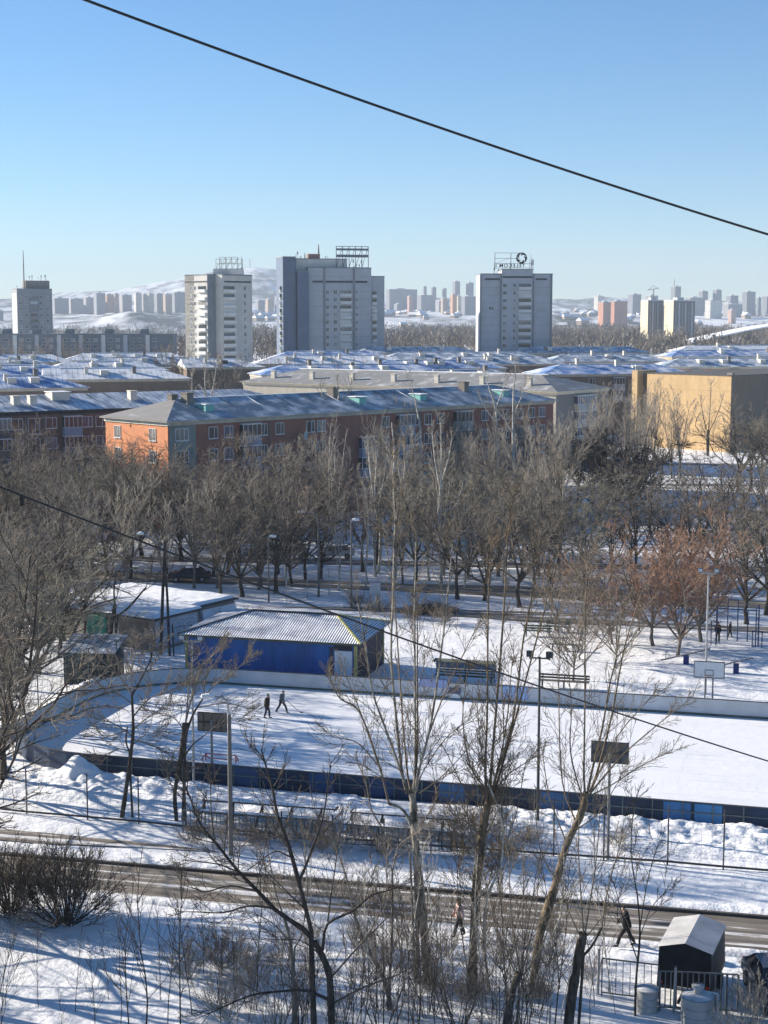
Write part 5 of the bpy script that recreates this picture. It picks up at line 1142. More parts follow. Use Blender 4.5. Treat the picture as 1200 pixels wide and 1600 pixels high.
C=[(84,109,467,3900,BLU,'pale blue-grey city block nearest the leftmost tower'),(109,135,468,3950,GRF,'grey city block second right of the leftmost tower'),(133,151,466,3900,GRF,'slab with faint vertical bays left of the bluish tower'),(149,167,459,3800,BLU,'bluish high-rise rising above the left-hand city blocks'),(166,182,461,3900,REDF,'dull reddish high-rise beside the bluish one'),
 (181,189,460,3800,TANF,'narrow tan high-rise with a sunlit side'),(189,208,462,3850,GRF,'plain grey high-rise right of the narrow tan one'),(212,224,459,3700,WHF,'bright white high-rise on the bluff'),(224,234,461,3750,GRF,'grey high-rise touching the bright white one'),(233,243,460,3700,(.58,.52,.40),'cream rounded high-rise on the bluff'),(244,258,460,3850,BLU,'blue-grey high-rise right of the cream one'),(257,271,461,3800,TANF,'pinkish high-rise with a lit corner near the cream tower block'),(270,293,458,3900,BLU,'broad blue-grey block ending behind the cream tower block'),
 (416,429,468,3800,TANF,'tan city block in the gap between two towers'),(430,443,464,3900,BLU,'blue-grey city block in the gap between two towers'),(400,415,470,3900,BLU,'low blue block just right of the cream tower block'),(0,9,486,3300,BLU,'blue block cut by the left edge of the picture'),
 (603,652,453,4300,BLU,'wide blue-grey hospital-like slab on the horizon right of the middle towers'),(636,645,464,3700,(.55,.33,.27),'small pink block below the wide slab'),(652,676,462,4200,BLU,'blue block beside the wide slab'),(688,698,467,3800,TANF,'tan block left of the orange one'),(703,713,461,3600,(.60,.30,.14),'bright orange apartment block on the far bank'),(712,720,464,3650,(.60,.54,.38),'cream block beside the bright orange one'),(719,748,464,3750,BLU,'long blue block ending behind the sign tower'),
 (706,718,441,4600,BLU,'left one of twin towers left of the sign tower'),(727,739,443,4600,BLU,'right one of twin towers left of the sign tower'),(660,666,449,4700,BLU,'tiny rooftop tower first right of the wide slab'),(673,681,450,4700,BLU,'tiny rooftop tower second right of the wide slab'),(690,697,452,4700,BLU,'tiny rooftop tower third right of the wide slab'),
 (926,942,464,3900,WHF,'white block left of the orange pair on the right'),(933,953,473,2900,(.62,.27,.16),'left one of the orange and grey pair'),(949,980,472,2950,(.58,.25,.15),'right one of the orange and grey pair'),(979,1000,461,3800,BLU,'blue-grey tower rising behind the orange pair'),(1006,1026,463,3700,GRF,'unfinished tower under the crane'),(1045,1061,449,4000,BLU,'tall tower with a thin mast on top'),
 (1088,1103,456,4300,BLU,'tower left of the white slab on the right'),(1110,1124,454,4300,BLU,'tower right above the white slab'),(1131,1151,463,4200,BLU,'wide dark-blue tower right of the white slab'),(1099,1127,470,3500,WHF,'bright white slab among the right-hand towers'),(1156,1178,457,4000,BLU,'broad tower near the right edge'),(1177,1185,466,4100,BLU,'narrow tower next to the right edge one'),(1187,1212,464,3900,BLU,'tower cut by the right edge'),(1068,1100,466,3800,GRF,'long grey block left of the white slab'),(1127,1160,476,3600,GRF,'low long block below the dark-blue tower'),(1134,1147,485,3200,(.55,.36,.30),'small pinkish block below the dark-blue tower')]
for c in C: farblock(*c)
mt_=bpy.data.objects
def nearslab(px0,px1,yt,d,label,litc):
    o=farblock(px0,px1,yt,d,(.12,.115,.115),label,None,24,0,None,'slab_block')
    k=MB(); h=26+(500-yt)*d/F+2; k.box(-.25,-.2,0,-.02,min((px1-px0)/F*d*.55,16)+.1,h); k.build('end_wall',litc,o)  # sunlit end put in as a paler wall colour
    for i in range(6):
        w=(px1-px0)/F*d*.9; k=MB(); k.box(2+i*w/7,-.3,4,2+i*w/7+1.4,-.003,h-1.5); k.build('balcony_stack',PAN if i%2 else PAND,o)
nearslab(1001,1037,471,1500,'dark slab block with a sunlit cream end, left one of the pair under the crane',flat('end_cream_sunlit',(.60,.52,.36),.8))
nearslab(1038,1085,471,1480,'dark slab block with a pale sunlit end, right one of the pair under the crane',M['end_cream_sunlit'])
# crane and mast
d=3700; x=(1017-600)/F*d; zb=fz(1017,d); zt=26+(500-452)*d/F
cr=thing('tower_crane',(x,d,zb),'thin tower crane above the unfinished building on the right','crane')
k=MB(); k.bar((0,0,0),(0,0,zt-zb),2.2); k.build('tower',DARKM,cr); k=MB(); k.bar((-14,0,zt-zb-3),(12,0,zt-zb+1),1.6); k.bar((-14,0,zt-zb-3),(0,0,zt-zb+7),.8); k.bar((12,0,zt-zb+1),(0,0,zt-zb+7),.8); k.build('jib',DARKM,cr)
o=bpy.data.objects.get('x'); 
d=3990; x=(1049-600)/F*d; z0_=26+(500-449)*d/F
mm=thing('radio_mast',(x,d+3,z0_+1),'thin radio mast standing on the tallest right-hand tower','mast'); k=MB(); k.tube([(0,0,0),(0,0,20)],[1.1,.5],6); k.build('pole',DARKM,mm); k=MB(); k.bar((-2,0,12),(2,0,12),.8); k.build('cross_arm',DARKM,mm)
# two masts on the hill
for i,(px,yt,lab) in enumerate(((393,404,'left of the two thin masts on the snowy hill top'),(381,413,'shorter thin mast on the snowy hill top'))):
    d=7200; z0_=fz(px,d); h=26+(500-yt)*d/F-z0_
    mm=thing('hill_mast',((px-600)/F*d,d,z0_-1),lab,'mast'); k=MB(); k.tube([(0,0,0),(0,0,h)],[2.2,1.0],6); k.build('pole',DARKM,mm); k=MB(); k.bar((-5,0,h*.7),(5,0,h*.7),1.6); k.build('cross_arm',DARKM,mm)
# small houses scattered over the far bank, and arena
r=random.Random(31); hm_=[bpy.data.meshes.new('wall'),bpy.data.meshes.new('roof')]
k=MB(); k.box(-6,-4,-3,6,4,4); hm_[0].from_pydata(k.v,[],k.f); k=MB(); k.add([(-6.6,-4.6,4.02),(6.6,-4.6,4.02),(6.6,4.6,4.02),(-6.6,4.6,4.02),(-6,0,7.4),(6,0,7.4)],[(0,1,5,4),(1,2,5),(2,3,4,5),(3,0,4),(3,2,1,0)]); hm_[1].from_pydata(k.v,[],k.f); hm_[1].materials.append(SNOWM); hm_[0].materials.append(flat('cottage_wall',(.28,.22,.18),.85,.4,.02))
for i in range(90):
    px=r.choice([r.uniform(600,750),r.uniform(860,1200),r.uniform(860,1010),r.uniform(400,445)]); d=r.uniform(3000,4300)
    h_=thing('cottage',((px-600)/F*d,d,fz(px,d)),'small low house with a snowy roof scattered on the far bank','house',r.uniform(0,3),'small houses on the far bank')
    h_.scale=(r.uniform(.8,1.9),)*3; obj('wall',hm_[0],None,h_); obj('roof',hm_[1],None,h_)
cols=[BLU,GRF,PLE,TANF,REDF]
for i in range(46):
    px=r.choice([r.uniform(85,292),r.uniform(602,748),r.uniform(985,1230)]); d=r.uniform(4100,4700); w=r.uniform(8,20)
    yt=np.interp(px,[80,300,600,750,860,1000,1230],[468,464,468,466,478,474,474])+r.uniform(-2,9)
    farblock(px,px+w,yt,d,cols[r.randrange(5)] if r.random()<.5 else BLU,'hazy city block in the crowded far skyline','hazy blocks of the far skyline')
ar=thing('sports_arena',((1195-600)/F*1150,1150,0),'sports hall with a long low curved snowy roof at the right edge','sports hall')
k=MB(); k.box(-52,0,-.3,40,50,8); k.build('wall',flat('arena_wall',(.33,.32,.32),.8),ar)
k=MB(); n=18; vs=[];fs=[]
for i in range(n+1):
    x=-58+104*i/n; z=9+16*math.sin(PI*(.02+.5*i/n))**1.15
    vs+=[(x,-2,z),(x,52,z),(x,-2,z-.9),(x,52,z-.9)]
for i in range(n): o_=4*i; fs+=[(o_,o_+4,o_+5,o_+1),(o_+2,o_+3,o_+7,o_+6),(o_,o_+2,o_+6,o_+4)]
k.add(vs,fs); k.build('roof',SNOWM,ar)
# ------------------------------------------------------------------ blue pavilion
def rust_roof(name):
    m,nt,b=newmat(name); v=coords(nt,(1,.35,1)); f=noise_tex(nt,v,1.3,6,.65); f2=noise_tex(nt,coords(nt,(6,.8,1)),1.0,4,.6)
    t=N(nt,'TexCoord'); s=N(nt,'SeparateXYZ'); nt.links.new(t.outputs['Object'],s.inputs[0])
    mu=N(nt,'Math',operation='MULTIPLY'); mu.inputs[1].default_value=2*PI/.19; nt.links.new(s.outputs[0],mu.inputs[0])
    sn=N(nt,'Math',operation='SINE'); nt.links.new(mu.outputs[0],sn.inputs[0])
    # snow lies in the valleys of the corrugation
    ad=N(nt,'Math',operation='MULTIPLY_ADD'); nt.links.new(sn.outputs[0],ad.inputs[0]); ad.inputs[1].default_value=-.22; nt.links.new(f,ad.inputs[2])
    c=mix(nt,ramp(nt,ad.outputs[0],[(.36,0.0),(.52,1.0)]),(.20,.205,.24),(.74,.76,.80))
    nt.links.new(c,b.inputs['Base Color']); b.inputs['Roughness'].default_value=.7; bump(nt,b,sn.outputs[0],.6,.04); M[name]=m; return m
f0=G(284,1060); 
s_l,t_l=RI(284,1060); s_r,_=RI(557,1064); t0=RW+2.2
pl=RK(s_l,t0); PW=12.9; PD=7.6; PH=3.0
# solve the front-left corner so that it is seen at column 285
import itertools
best=min((abs((RK(s,t0).x/RK(s,t0).y*F+600)-284.5),s) for s in [i*.05-5 for i in range(300)])[1]
best2=min((abs((RK(s,t0).x/RK(s,t0).y*F+600)-556),s) for s in [i*.05 for i in range(500)])[1]; PW=best2-best; pl=RK(best,t0)
print('PAV',pl,PW,t0)
pav=thing('blue_pavilion',pl,'blue-walled pavilion with a hipped snow-streaked corrugated roof and yellow corner trims behind the rink','pavilion',RZ)
BLUEP=flat('pavilion_blue',(.010,.085,.30),.55,.14,.8); YELT=flat('yellow_trim',(.36,.35,.12),.6,.12)
m,nt,b=newmat('pavilion_siding'); t=N(nt,'TexCoord'); s=N(nt,'SeparateXYZ'); nt.links.new(t.outputs['Object'],s.inputs[0]); ad=N(nt,'Math',operation='ADD'); nt.links.new(s.outputs[0],ad.inputs[0]); nt.links.new(s.outputs[1],ad.inputs[1])
mu=N(nt,'Math',operation='MULTIPLY'); mu.inputs[1].default_value=5; nt.links.new(ad.outputs[0],mu.inputs[0]); fr=N(nt,'Math',operation='FRACT'); nt.links.new(mu.outputs[0],fr.inputs[0])
nt.links.new(ramp(nt,noise_tex(nt,coords(nt,(1,1,.3)),.8,5),[(.3,(.004,.07,.24)),(.5,(.008,.10,.36)),(.75,(.016,.13,.43))]),b.inputs['Base Color']); b.inputs['Roughness'].default_value=.5; bump(nt,b,ramp(nt,fr.outputs[0],[(0,0.0),(.1,1.0),(.5,1.0),(.6,0.0)]),.5,.02); M['pavilion_siding']=m
k=MB(); k.box(0,0,-.2,PW,PD,PH); o=k.build('wall',[m,flat('side_wall_dark',(.008,.016,.04),.7,.4,.8)],pav)  # right side darker: its shade and clutter painted into the wall colour
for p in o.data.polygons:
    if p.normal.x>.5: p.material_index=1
k=MB(); e=.45; z=PH+.05
vs=[(-e,-e,z),(PW+e,-e,z),(PW+e,PD+e,z),(-e,PD+e,z),(3.9,PD/2,z+1.25),(PW-2.6,PD/2,z+1.25),(-e,-e,z+.07),(PW+e,-e,z+.07),(PW+e,PD+e,z+.07),(-e,PD+e,z+.07)]
k.add(vs,[(6,7,5,4),(7,8,5),(8,9,4,5),(9,6,4),(3,2,1,0),(0,1,7,6),(1,2,8,7),(2,3,9,8),(3,0,6,9)]); rf=k.build('roof',rust_roof('corrugated_snowy'),pav)
for a,b_ in ((vs[7],vs[5]),(vs[8],vs[5])): k=MB(); k.bar(Vector(a)+Vector((0,0,.04)),Vector(b_)+Vector((0,0,.04)),.14,.08); k.build('hip_trim',YELT,rf)
k=MB(); k.bar(Vector(vs[6])+Vector((0,0,.04)),Vector(vs[4])+Vector((0,0,.04)),.14,.08); k.build('hip_trim',DARKM,rf)
k=MB(); k.bar(Vector(vs[4])+Vector((0,0,.05)),Vector(vs[5])+Vector((0,0,.05)),.22,.10); k.build('ridge_cap',DARKM,rf)
k=MB(); k.box(-e,-e-.03,z-.09,PW+e,-e+.02,z+.06); k.build('eave_trim',flat('eave_olive',(.10,.105,.07),.7),pav)
for x,y in ((-.03,-.04),(PW-.17,-.04),(PW-.17,PD-.16)): k=MB(); k.box(x,y,-.1,x+.2,y+.2,PH-.02); k.build('corner_trim',YELT,pav)
k=MB(); k.box(PW-1.62,-.05,.55,PW-.32,-.003,PH-.55); k.build('white_panel',flat('hatch_white',(.66,.70,.76),.6,.08),pav)
k=MB(); k.box(PW-1.65,-.06,PH-.5,PW-.3,-.003,PH-.06); k.build('signboard',flat('board_dark',(.03,.035,.05),.6),pav)
k=MB(); k.box(PW-2.0,-.04,.1,PW-1.72,-.003,PH-.3); k.build('poster_strip',flat('strip_dark',(.04,.05,.09),.6,.4,4),pav)
k=MB(); k.box(.3,-.5,.02,3.8,-.05,.18); k.build('step',SNOWM,pav)
# ------------------------------------------------------------------ garages on the left
def yawof(v): return math.atan2(v.y,v.x)
gc=G(239,967,2.6); gs=(G(362,938,2.6)-gc); gs.z=0; gs.normalize(); gf=Vector((gs.y,-gs.x,0))   # gs: along the graffiti side, gf: outward
gar=thing('garage',(gc.x,gc.y,0),'flat garage under thick white snow, its right wall covered in graffiti','garage',yawof(gs))
k=MB(); k.box(0,0,-.2,5.6,13,2.5); k.build('wall',flat('garage_wall',(.24,.22,.20),.9,.25,.8),gar)
k=MB(); k.box(5.604,1.2,-.2,11.5,13,2.3); k.build('rear_wall',CONC,gar)
k=MB(); k.box(-.35,-.35,2.504,5.7,13.3,2.62); k.box(5.704,.9,2.304,11.8,13.3,2.42); k.build('roof_edge',flat('roof_edge_dark',(.06,.055,.05),.8),gar)
S_,T_=np.meshgrid(np.linspace(-.3,11.7,50),np.linspace(-.3,13.25,50)); H_=.22*(1+.4*fbm(S_,T_,.9,3,4))*np.clip(np.minimum(np.minimum(S_+.3,11.7-S_),np.minimum(T_+.3,13.25-T_))/.25,.03,1)+np.where(S_<5.7,2.63,2.43)
H_=np.where((S_>5.7)&(T_<1.1),1.5,H_)
q=np.arange(49*50).reshape(49,50)[:,:-1].ravel(); o=obj('roof_snow',mesh_np('roof_snow',np.stack([S_,T_,H_],-1).reshape(-1,3),np.stack([q,q+1,q+51,q+50],1)),SNOWM,gar); o.data.shade_smooth()
m,nt,b=newmat('graffiti'); v=coords(nt,(1,1,1.3)); w_=N(nt,'TexNoise'); w_.inputs['Scale'].default_value=1.6; w_.inputs['Detail'].default_value=3; w_.inputs['Distortion'].default_value=2.5; nt.links.new(v,w_.inputs['Vector'])
l=ramp(nt,w_.outputs['Fac'],[(.40,0.0),(.45,1.0),(.49,0.0),(.56,0.0),(.60,1.0),(.66,.2)]); nt.links.new(mix(nt,l,(.55,.60,.64),(.03,.06,.09)),b.inputs['Base Color']); b.inputs['Roughness'].default_value=.8
k=MB(); k.box(.25,-.012,.2,5.3,-.002,2.3); k.build('graffiti_panel',m,gar)
k=MB()
for i in range(3): k.box(-.03,.6+i*4.1,0,-.002,3.6+i*4.1,2.2)
k.build('garage_door',flat('garage_door',(.17,.15,.13),.8,.35,.8),gar)
k=MB(); k.box(-.05,3.7,-.1,-.004,4.3,2.3); k.build('white_pier',WASH,gar)
gp=Vector((-gs.y,gs.x,0)); Lb=min((abs((gc+gp*L).x/(gc+gp*L).y*F+600-146),L) for L in [i*.1 for i in range(130)])[1]; bpnt=gc+gp*Lb-gs*.12; bpnt.z=.15
bn=thing('green_tarp',bpnt,'bright teal green sheet hung on the garage front behind the dark shed','sheet',yawof(gp))
k=MB(); X,Z=np.meshgrid(np.linspace(-1.05,1.05,18),np.linspace(.4,2.3,10)); Yv=.05*np.sin(X*7)+.04*np.sin(Z*5+X*3); q=np.arange(9*18).reshape(9,18)[:,:-1].ravel()
o=obj('sheet',mesh_np('sheet',np.stack([X,Yv,Z],-1).reshape(-1,3),np.stack([q,q+1,q+19,q+18],1)),flat('teal_sheet',(.012,.20,.15),.5,.3,2),bn); so_=o.modifiers.new('thick','SOLIDIFY'); so_.thickness=.01
sd=G(100,1068); shd=thing('dark_shed',sd,'dark green-black shed with patches of snow on its roof, left of the garage','shed',RZ+R(10))
k=MB(); k.box(0,0,-.2,3.6,3.2,2.3); k.build('wall',flat('shed_green',(.018,.028,.028),.7,.4,1),shd)
k=MB(); k.add([(-.25,-.25,2.304),(3.85,-.25,2.304),(3.85,3.45,2.9),(-.25,3.45,2.9),(-.25,-.25,2.38),(3.85,-.25,2.38),(3.85,3.45,2.98),(-.25,3.45,2.98)],[(3,2,1,0),(4,5,6,7),(0,1,5,4),(1,2,6,5),(2,3,7,6),(3,0,4,7)]); k.build('roof',roofmat('shed_roof',(.05,.055,.07),.45,.5),shd)
for i in range(5): k=MB(); k.bar((.4+i*.7,-.04,0),(.4+i*.7,-.04,2.28),.06); k.build('wall_batten',flat('batten',(.06,.075,.07),.7),shd)
# ------------------------------------------------------------------ poles and lamps
def pole_top(px,py_top,Y): return W(px,py_top,Y).z
def flood(px,pyb,pyt,label,spread=.55,mt=GALV,face=1):
    b_=G(px,pyb); h=pole_top(px,pyt,b_.y); t=thing('floodlight_pole',b_,label,'light pole',RZ)
    k=MB(); k.tube([(0,0,-.2),(0,0,h*.5),(0,0,h)],[.085,.07,.055],8); k.build('pole',mt,t)
    k=MB(); k.bar((-spread,0,h-.08),(spread,0,h-.08),.07); k.build('cross_arm',mt,t)
    for s in (-1,1):
        k=MB(); x=s*spread; a=Vector((x,-.10*face,h+.06)); k.box(x-.17,-.13,h-.02,x+.17,.10,h+.28); k.box(x-.04,-.03,h-.14,x+.04,.03,h-.022)
        o=k.build('lamp_head',DARKM,t); k=MB(); k.box(x-.14,-.144,h+.02,x+.14,-.132,h+.24); k.build('lens',flat('lens_pale',(.45,.5,.55),.2,.1) if mt is GALV else flat('lens_dark',(.05,.055,.065),.3,.1),o)
    return t
flood(303,1226,1000,'thin floodlight pole with two lamps inside the near boards, left of the knotted tree')
flood(840,1292,1026,'tall dark floodlight pole with two lamps outside the near boards',.5,DARKM)
flood(1102,1085,894,'floodlight pole with two white lamps above the white basketball board',.55)
def curved_lamp(px,pyb,pyt,label,arm,conc=True,r=.11,arm_h=.7):
    b_=G(px,pyb); h=pole_top(px,pyt,b_.y); t=thing('street_lamp',b_,label,'street lamp')
    k=MB(); k.tube([(0,0,-.2),(0,0,h*.6),(0,0,h-arm_h)],[r,r*.85,r*.7],8); k.build('pole',CONC if conc else GALV,t)
    P=[(0,0,h-arm_h),(arm*.12,0,h-arm_h*.35),(arm*.45,0,h-.05),(arm,0,h)]
    k=MB(); k.tube(smooth_path(P),.045,6); k.build('arm',GALV,t)
    k=MB(); s=1 if arm>0 else -1; k.tube([(arm-.05*s,0,h),(arm+.2*s,0,h+.03),(arm+.55*s,0,h+.0),(arm+.62*s,0,h-.02)],[.06,.14,.12,.03],8); o=k.build('lamp_head',flat('lamp_white',(.68,.69,.70),.4,.05),t); return t
curved_lamp(361,1335,1088,'grey concrete lamp post with a short curved bracket in front of the near boards',-.75,True,.125,.9)
curved_lamp(498,932,800,'street lamp with a long arm bent left, behind the blue pavilion',-1.3,True,.12,1.6)
curved_lamp(420,940,838,'short street lamp left of the long bent one',.15,True,.09,.3)
curved_lamp(549,948,812,'straight street lamp right of the long bent one',.12,True,.10,.3)
curved_lamp(975,815,716,'curved street lamp with its head to the left, before the dark trees',-1.7,False,.12,1.6)
curved_lamp(978,816,738,'lower street lamp with its head to the right, before the dark trees',.5,False,.10,.6)
curved_lamp(967,852,818,'small park lamp with a white head below the dark trees',.05,False,.06,.2)
curved_lamp(905,830,792,'small park lamp left of the dark trees',-.1,False,.06,.2)
# timber A-shaped utility pole
b_=G(251,1022); h=pole_top(259,845,b_.y); t=thing('utility_pole',b_,'dark timber utility pole with a leaning brace and a lamp arm, beside the garage','utility pole')
TIM=flat('timber_dark',(.05,.045,.045),.85,.3,2)
k=MB(); k.tube([(0,0,-.2),(.28,0,h*.6),(.5,0,h)],[.13,.12,.10],8); k.build('pole',TIM,t)
k=MB(); k.tube([(.75,-.3,-.2),(.62,-.1,h*.5),(.46,0,h*.85)],[.11,.10,.09],8); k.build('brace',TIM,t)
k=MB(); k.tube([(1.05,-.2,-.2),(1.0,-.2,2.4)],.06,6); k.build('stake',TIM,t)
k=MB(); k.tube(smooth_path([(.45,0,h-.8),(-.2,0,h+.0),(-1.2,0,h+.55)]),.04,6); k.build('arm',GALV,t)
k=MB(); k.tube([(-1.15,0,h+.55),(-1.35,0,h+.62),(-1.7,0,h+.52)],[.07,.15,.05],8); k.build('lamp_head',M['lamp_white'],t)
# ------------------------------------------------------------------ basketball boards
def hoop(px,pyb,pyt,label,front,w=1.8,hgt=1.05,two=False,bm=None,yaw=0,rail=None):
    b_=G(px,pyb); zt=pole_top(px,pyt,b_.y); t=thing('basketball_hoop',b_,label,'basketball hoop',RZ+yaw)
    bm=bm or flat('board_grey_white',(.62,.65,.68),.5,.08); fy=-.0
    for x in ((-.26,.26) if two else (0,)):
        k=MB(); k.tube([(x,.12 if front else -.12,-.2),(x,.12 if front else -.12,zt-.35)],.055 if two else .075,8); k.build('post',flat('hoop_post',(.16,.17,.18),.6,.2),t)
    k=MB(); k.box(-w/2,-.025,zt-hgt,w/2,.025,zt); bo=k.build('backboard',bm,t)
    k=MB(); f=.045
    for (x0,z0,x1,z1) in ((-w/2-.02,zt-.03,w/2+.02,zt+.03),(-w/2-.02,zt-hgt-.03,w/2+.02,zt-hgt+.03),(-w/2-.02,zt-hgt+.03,-w/2+.03,zt-.03),(w/2-.03,zt-hgt+.03,w/2+.02,zt-.03)): k.box(x0,-.035,z0,x1,.035,z1)
    k.build('border',flat('hoop_border',(.05,.055,.06),.6),bo)
    s=-1 if front else 1
    if front:
        k=MB(); x0,x1,z0,z1=-.30,.30,zt-hgt+.12,zt-hgt+.56
        for a in ((x0,z0,x1,z0+f),(x0,z1-f,x1,z1),(x0,z0+f,x0+f,z1-f),(x1-f,z0+f,x1,z1-f)): k.box(a[0],-.034,a[1],a[2],-.0262,a[3])
        k.build('target_square',M['hoop_border'],bo)
    else:
        k=MB()
        for x in (-w*.3,0,w*.3): k.box(x-.03,-.06,zt-hgt+.04,x+.03,-.027,zt-.04)
        k.box(-w/2+.05,-.075,zt-hgt*.55,w/2-.05,-.0615,zt-hgt*.47); k.build('back_brace',M['hoop_border'],bo)
    k=MB(); n=20; zr=zt-hgt+.16; P=[(.225*math.cos(2*PI*i/n),s*(.29)+.225*math.sin(2*PI*i/n),zr) for i in range(n+1)]; k.tube(P,.012,5,False); k.bar((0,s*.03,zr),(0,s*.07,zr),.1,.04); k.build('rim',flat('rim_rust',(.35,.09,.04),.6),t)
    return t
BROWNB=flat('board_weathered',(.17,.15,.125),.85,.3,2); GREYBD=flat('board_slate',(.11,.115,.13),.7,.25,2)
hoop(1107,1092,1034,'white basketball board with a black square facing us behind the far boards',True,2.05,1.12,True)
hoop(950,1340,1160,'dark grey basketball board seen from behind, on a post outside the near boards',False,1.78,1.0,False,GREYBD)
hoop(333,1222,1114,'brown weathered basketball board seen from behind, left of the concrete lamp post',False,1.72,1.05,False,BROWNB)
# ------------------------------------------------------------------ fence of posts and rails in front of the rink
fp=[(-20,1264),(42,1271),(137,1279),(217,1286),(290,1294),(365,1300),(440,1306),(520,1312),(600,1318),(690,1325),(780,1331),(865,1337),(943,1342),(1043,1349),(1130,1357),(1215,1364)]
FE=flat('fence_dark',(.035,.04,.05),.6,.2,2); fo=G(*fp[0]); fen=thing('rink_fence',fo,'tall fence of thin dark posts and a bottom rail along the snow before the rink','fence')
tops={42:1198,137:1200,217:1205,1043:1247,1130:1252,943:1240}
prev=None
for px,py in fp:
    p=G(px,py)-fo; h=2.45 if px<300 else (1.3 if px<865 else 2.9)
    k=MB(); k.tube([p+Vector((0,0,-.2)),p+Vector((0,0,h))],.038,6); k.build('post',FE,fen)
    if prev is not None: k=MB(); k.bar(prev+Vector((0,0,.10)),p+Vector((0,0,.10)),.07,.09); k.build('rail',FE,fen)
    prev=p
k=MB(); q=[G(*a)-fo for a in fp]
for a,b_ in zip(q[:-1],q[1:]):
    if True:
        h=2.4 if a.x<9 else 2.8
        for z in (.6,1.1,1.6,2.1): k.bar(a+Vector((0,0,z)),b_+Vector((0,0,z)),.009)
        n=int((b_-a).length/.5)
        for i in range(1,n): c=a.lerp(b_,i/n); k.bar(c+Vector((0,0,.14)),c+Vector((0,0,2.1)),.007)
k.build('wire_net',flat('fence_wire',(.2,.21,.22),.6),fen)
# stand of benches with a picket rail behind it, twice
def stand(pa,pb,label):
    a=G(*pa); b_=G(*pb); d=(b_-a); L=d.length; yaw=yawof(d); t=thing('spectator_stand',a,label,'stand',yaw)
    WD=flat('stand_wood',(.075,.065,.055),.85,.35,2)
    for j,(y,z) in enumerate(((1.5,.40),(2.4,.75))):
        k=MB(); k.box(0,y,z,L,y+.5,z+.07); sl_=k.build('bench',WD,t)
        X,Y_=np.meshgrid(np.linspace(.1,L-.1,40),np.linspace(y+.02,y+.48,6)); Hh=z+.075+(.15 if j==1 else .06)*np.clip((.6 if j==1 else -.2)+.8*fbm(X,Y_,1.1,5+j+int(pa[0]),3),0,1.3)*np.clip(np.minimum(np.minimum(X-.1,L-.1-X)/.4,np.minimum(Y_-y-.02,y+.48-Y_)/.1),0,1)
        q=np.arange(5*40).reshape(5,40)[:,:-1].ravel(); o=obj('snow_cover',mesh_np('snow_cover',np.stack([X,Y_,Hh],-1).reshape(-1,3),np.stack([q,q+1,q+41,q+40],1)),SNOWM,sl_); o.data.shade_smooth()
    for i in range(int(L/1.6)+1):
        x=min(L-.06,.06+i*1.6); k=MB(); k.bar((x,1.2,.0),(x,2.9,.72),.08); k.bar((x,2.65,-.1),(x,2.65,.74),.08); k.bar((x,1.7,-.1),(x,1.7,.39),.07); k.build('support',WD,t)
    return t,L
t,L=stand((292,1296),(508,1312),'left-hand dark spectator stand with snow on its benches before the near boards')
def picket(pa,pb,label,h=1.15,step=.16,mt=None,nm='picket_fence',bar=.035):
    a=G(*pa); b_=G(*pb); d=b_-a; L=d.length; t=thing(nm,a,label,'fence',yawof(d)); mt=mt or FE
    k=MB(); k.bar((0,0,.12),(L,0,.12),.045); k.build('bottom_rail',mt,t); k=MB(); k.bar((0,0,h),(L,0,h),.05); k.build('top_rail',mt,t)
    n=min(100,int(L/step))
    for i in range(n+1): 
        k=MB(); x=L*i/n; w=bar*(1.8 if i%12==0 or i==n else 1); k.bar((x,0,-.1 if i%12==0 else .145),(x,0,h-.027),w); k.build('post' if i%12==0 or i==n else 'bar',mt,t)
    return t
GFE=flat('fence_grey_green',(.13,.14,.13),.7,.3,2)
picket((286,1300),(512,1317),'weathered picket railing in front of the left-hand stand',1.15,.2,GFE)
stand((528,1316),(700,1330),'right-hand dark spectator stand behind the pale poplar trunk')
picket((524,1320),(705,1335),'weathered picket railing in front of the right-hand stand',1.1,.2,GFE)
# net fence left of the rink
q=[G(60,1112),G(105,1095),G(140,1082),G(183,1068),(G(236,1052)),G(300,1040)]
t=thing('net_fence',q[0],'tall net fence with a sloping top rail running past the dark shed','fence')
for i,p in enumerate(q): p=p-q[0]; k=MB(); k.tube([p+Vector((0,0,-.2)),p+Vector((0,0,3.2))],.04,6); k.build('post',FE,t)
for a,b_ in zip(q[:-1],q[1:]):
    a=a-q[0]; b_=b_-q[0]; k=MB(); k.bar(a+Vector((0,0,3.15)),b_+Vector((0,0,3.15)),.06); k.build('top_rail',flat('rail_grey',(.13,.15,.16),.6),t)
k=MB()
for a,b_ in zip(q[:-1],q[1:]):
    a=a-q[0]; b_=b_-q[0]
    for z in (.5,1,1.5,2,2.5): k.bar(a+Vector((0,0,z)),b_+Vector((0,0,z)),.012)
    n=int((b_-a).length/.5)
    for i in range(1,n): c=a.lerp(b_,i/n); k.bar(c+Vector((0,0,.05)),c+Vector((0,0,3.1)),.010)
k.build('wire_net',M['fence_wire'],t)
q=[G(448,945),G(480,934),G(514,930),G(548,936),G(590,945)]
t=thing('net_fence',q[0],'pale net fence on thin posts round the yard behind the blue pavilion','fence')
for p in q: p=p-q[0]; k=MB(); k.tube([p+Vector((0,0,-.2)),p+Vector((0,0,2.6))],.04,6); k.build('post',GALV,t)
k=MB()
for a,b_ in zip(q[:-1],q[1:]):
    a=a-q[0]; b_=b_-q[0]
    for z in (.1,.9,1.7,2.55): k.bar(a+Vector((0,0,z)),b_+Vector((0,0,z)),.035)
k.build('rail',GALV,t)
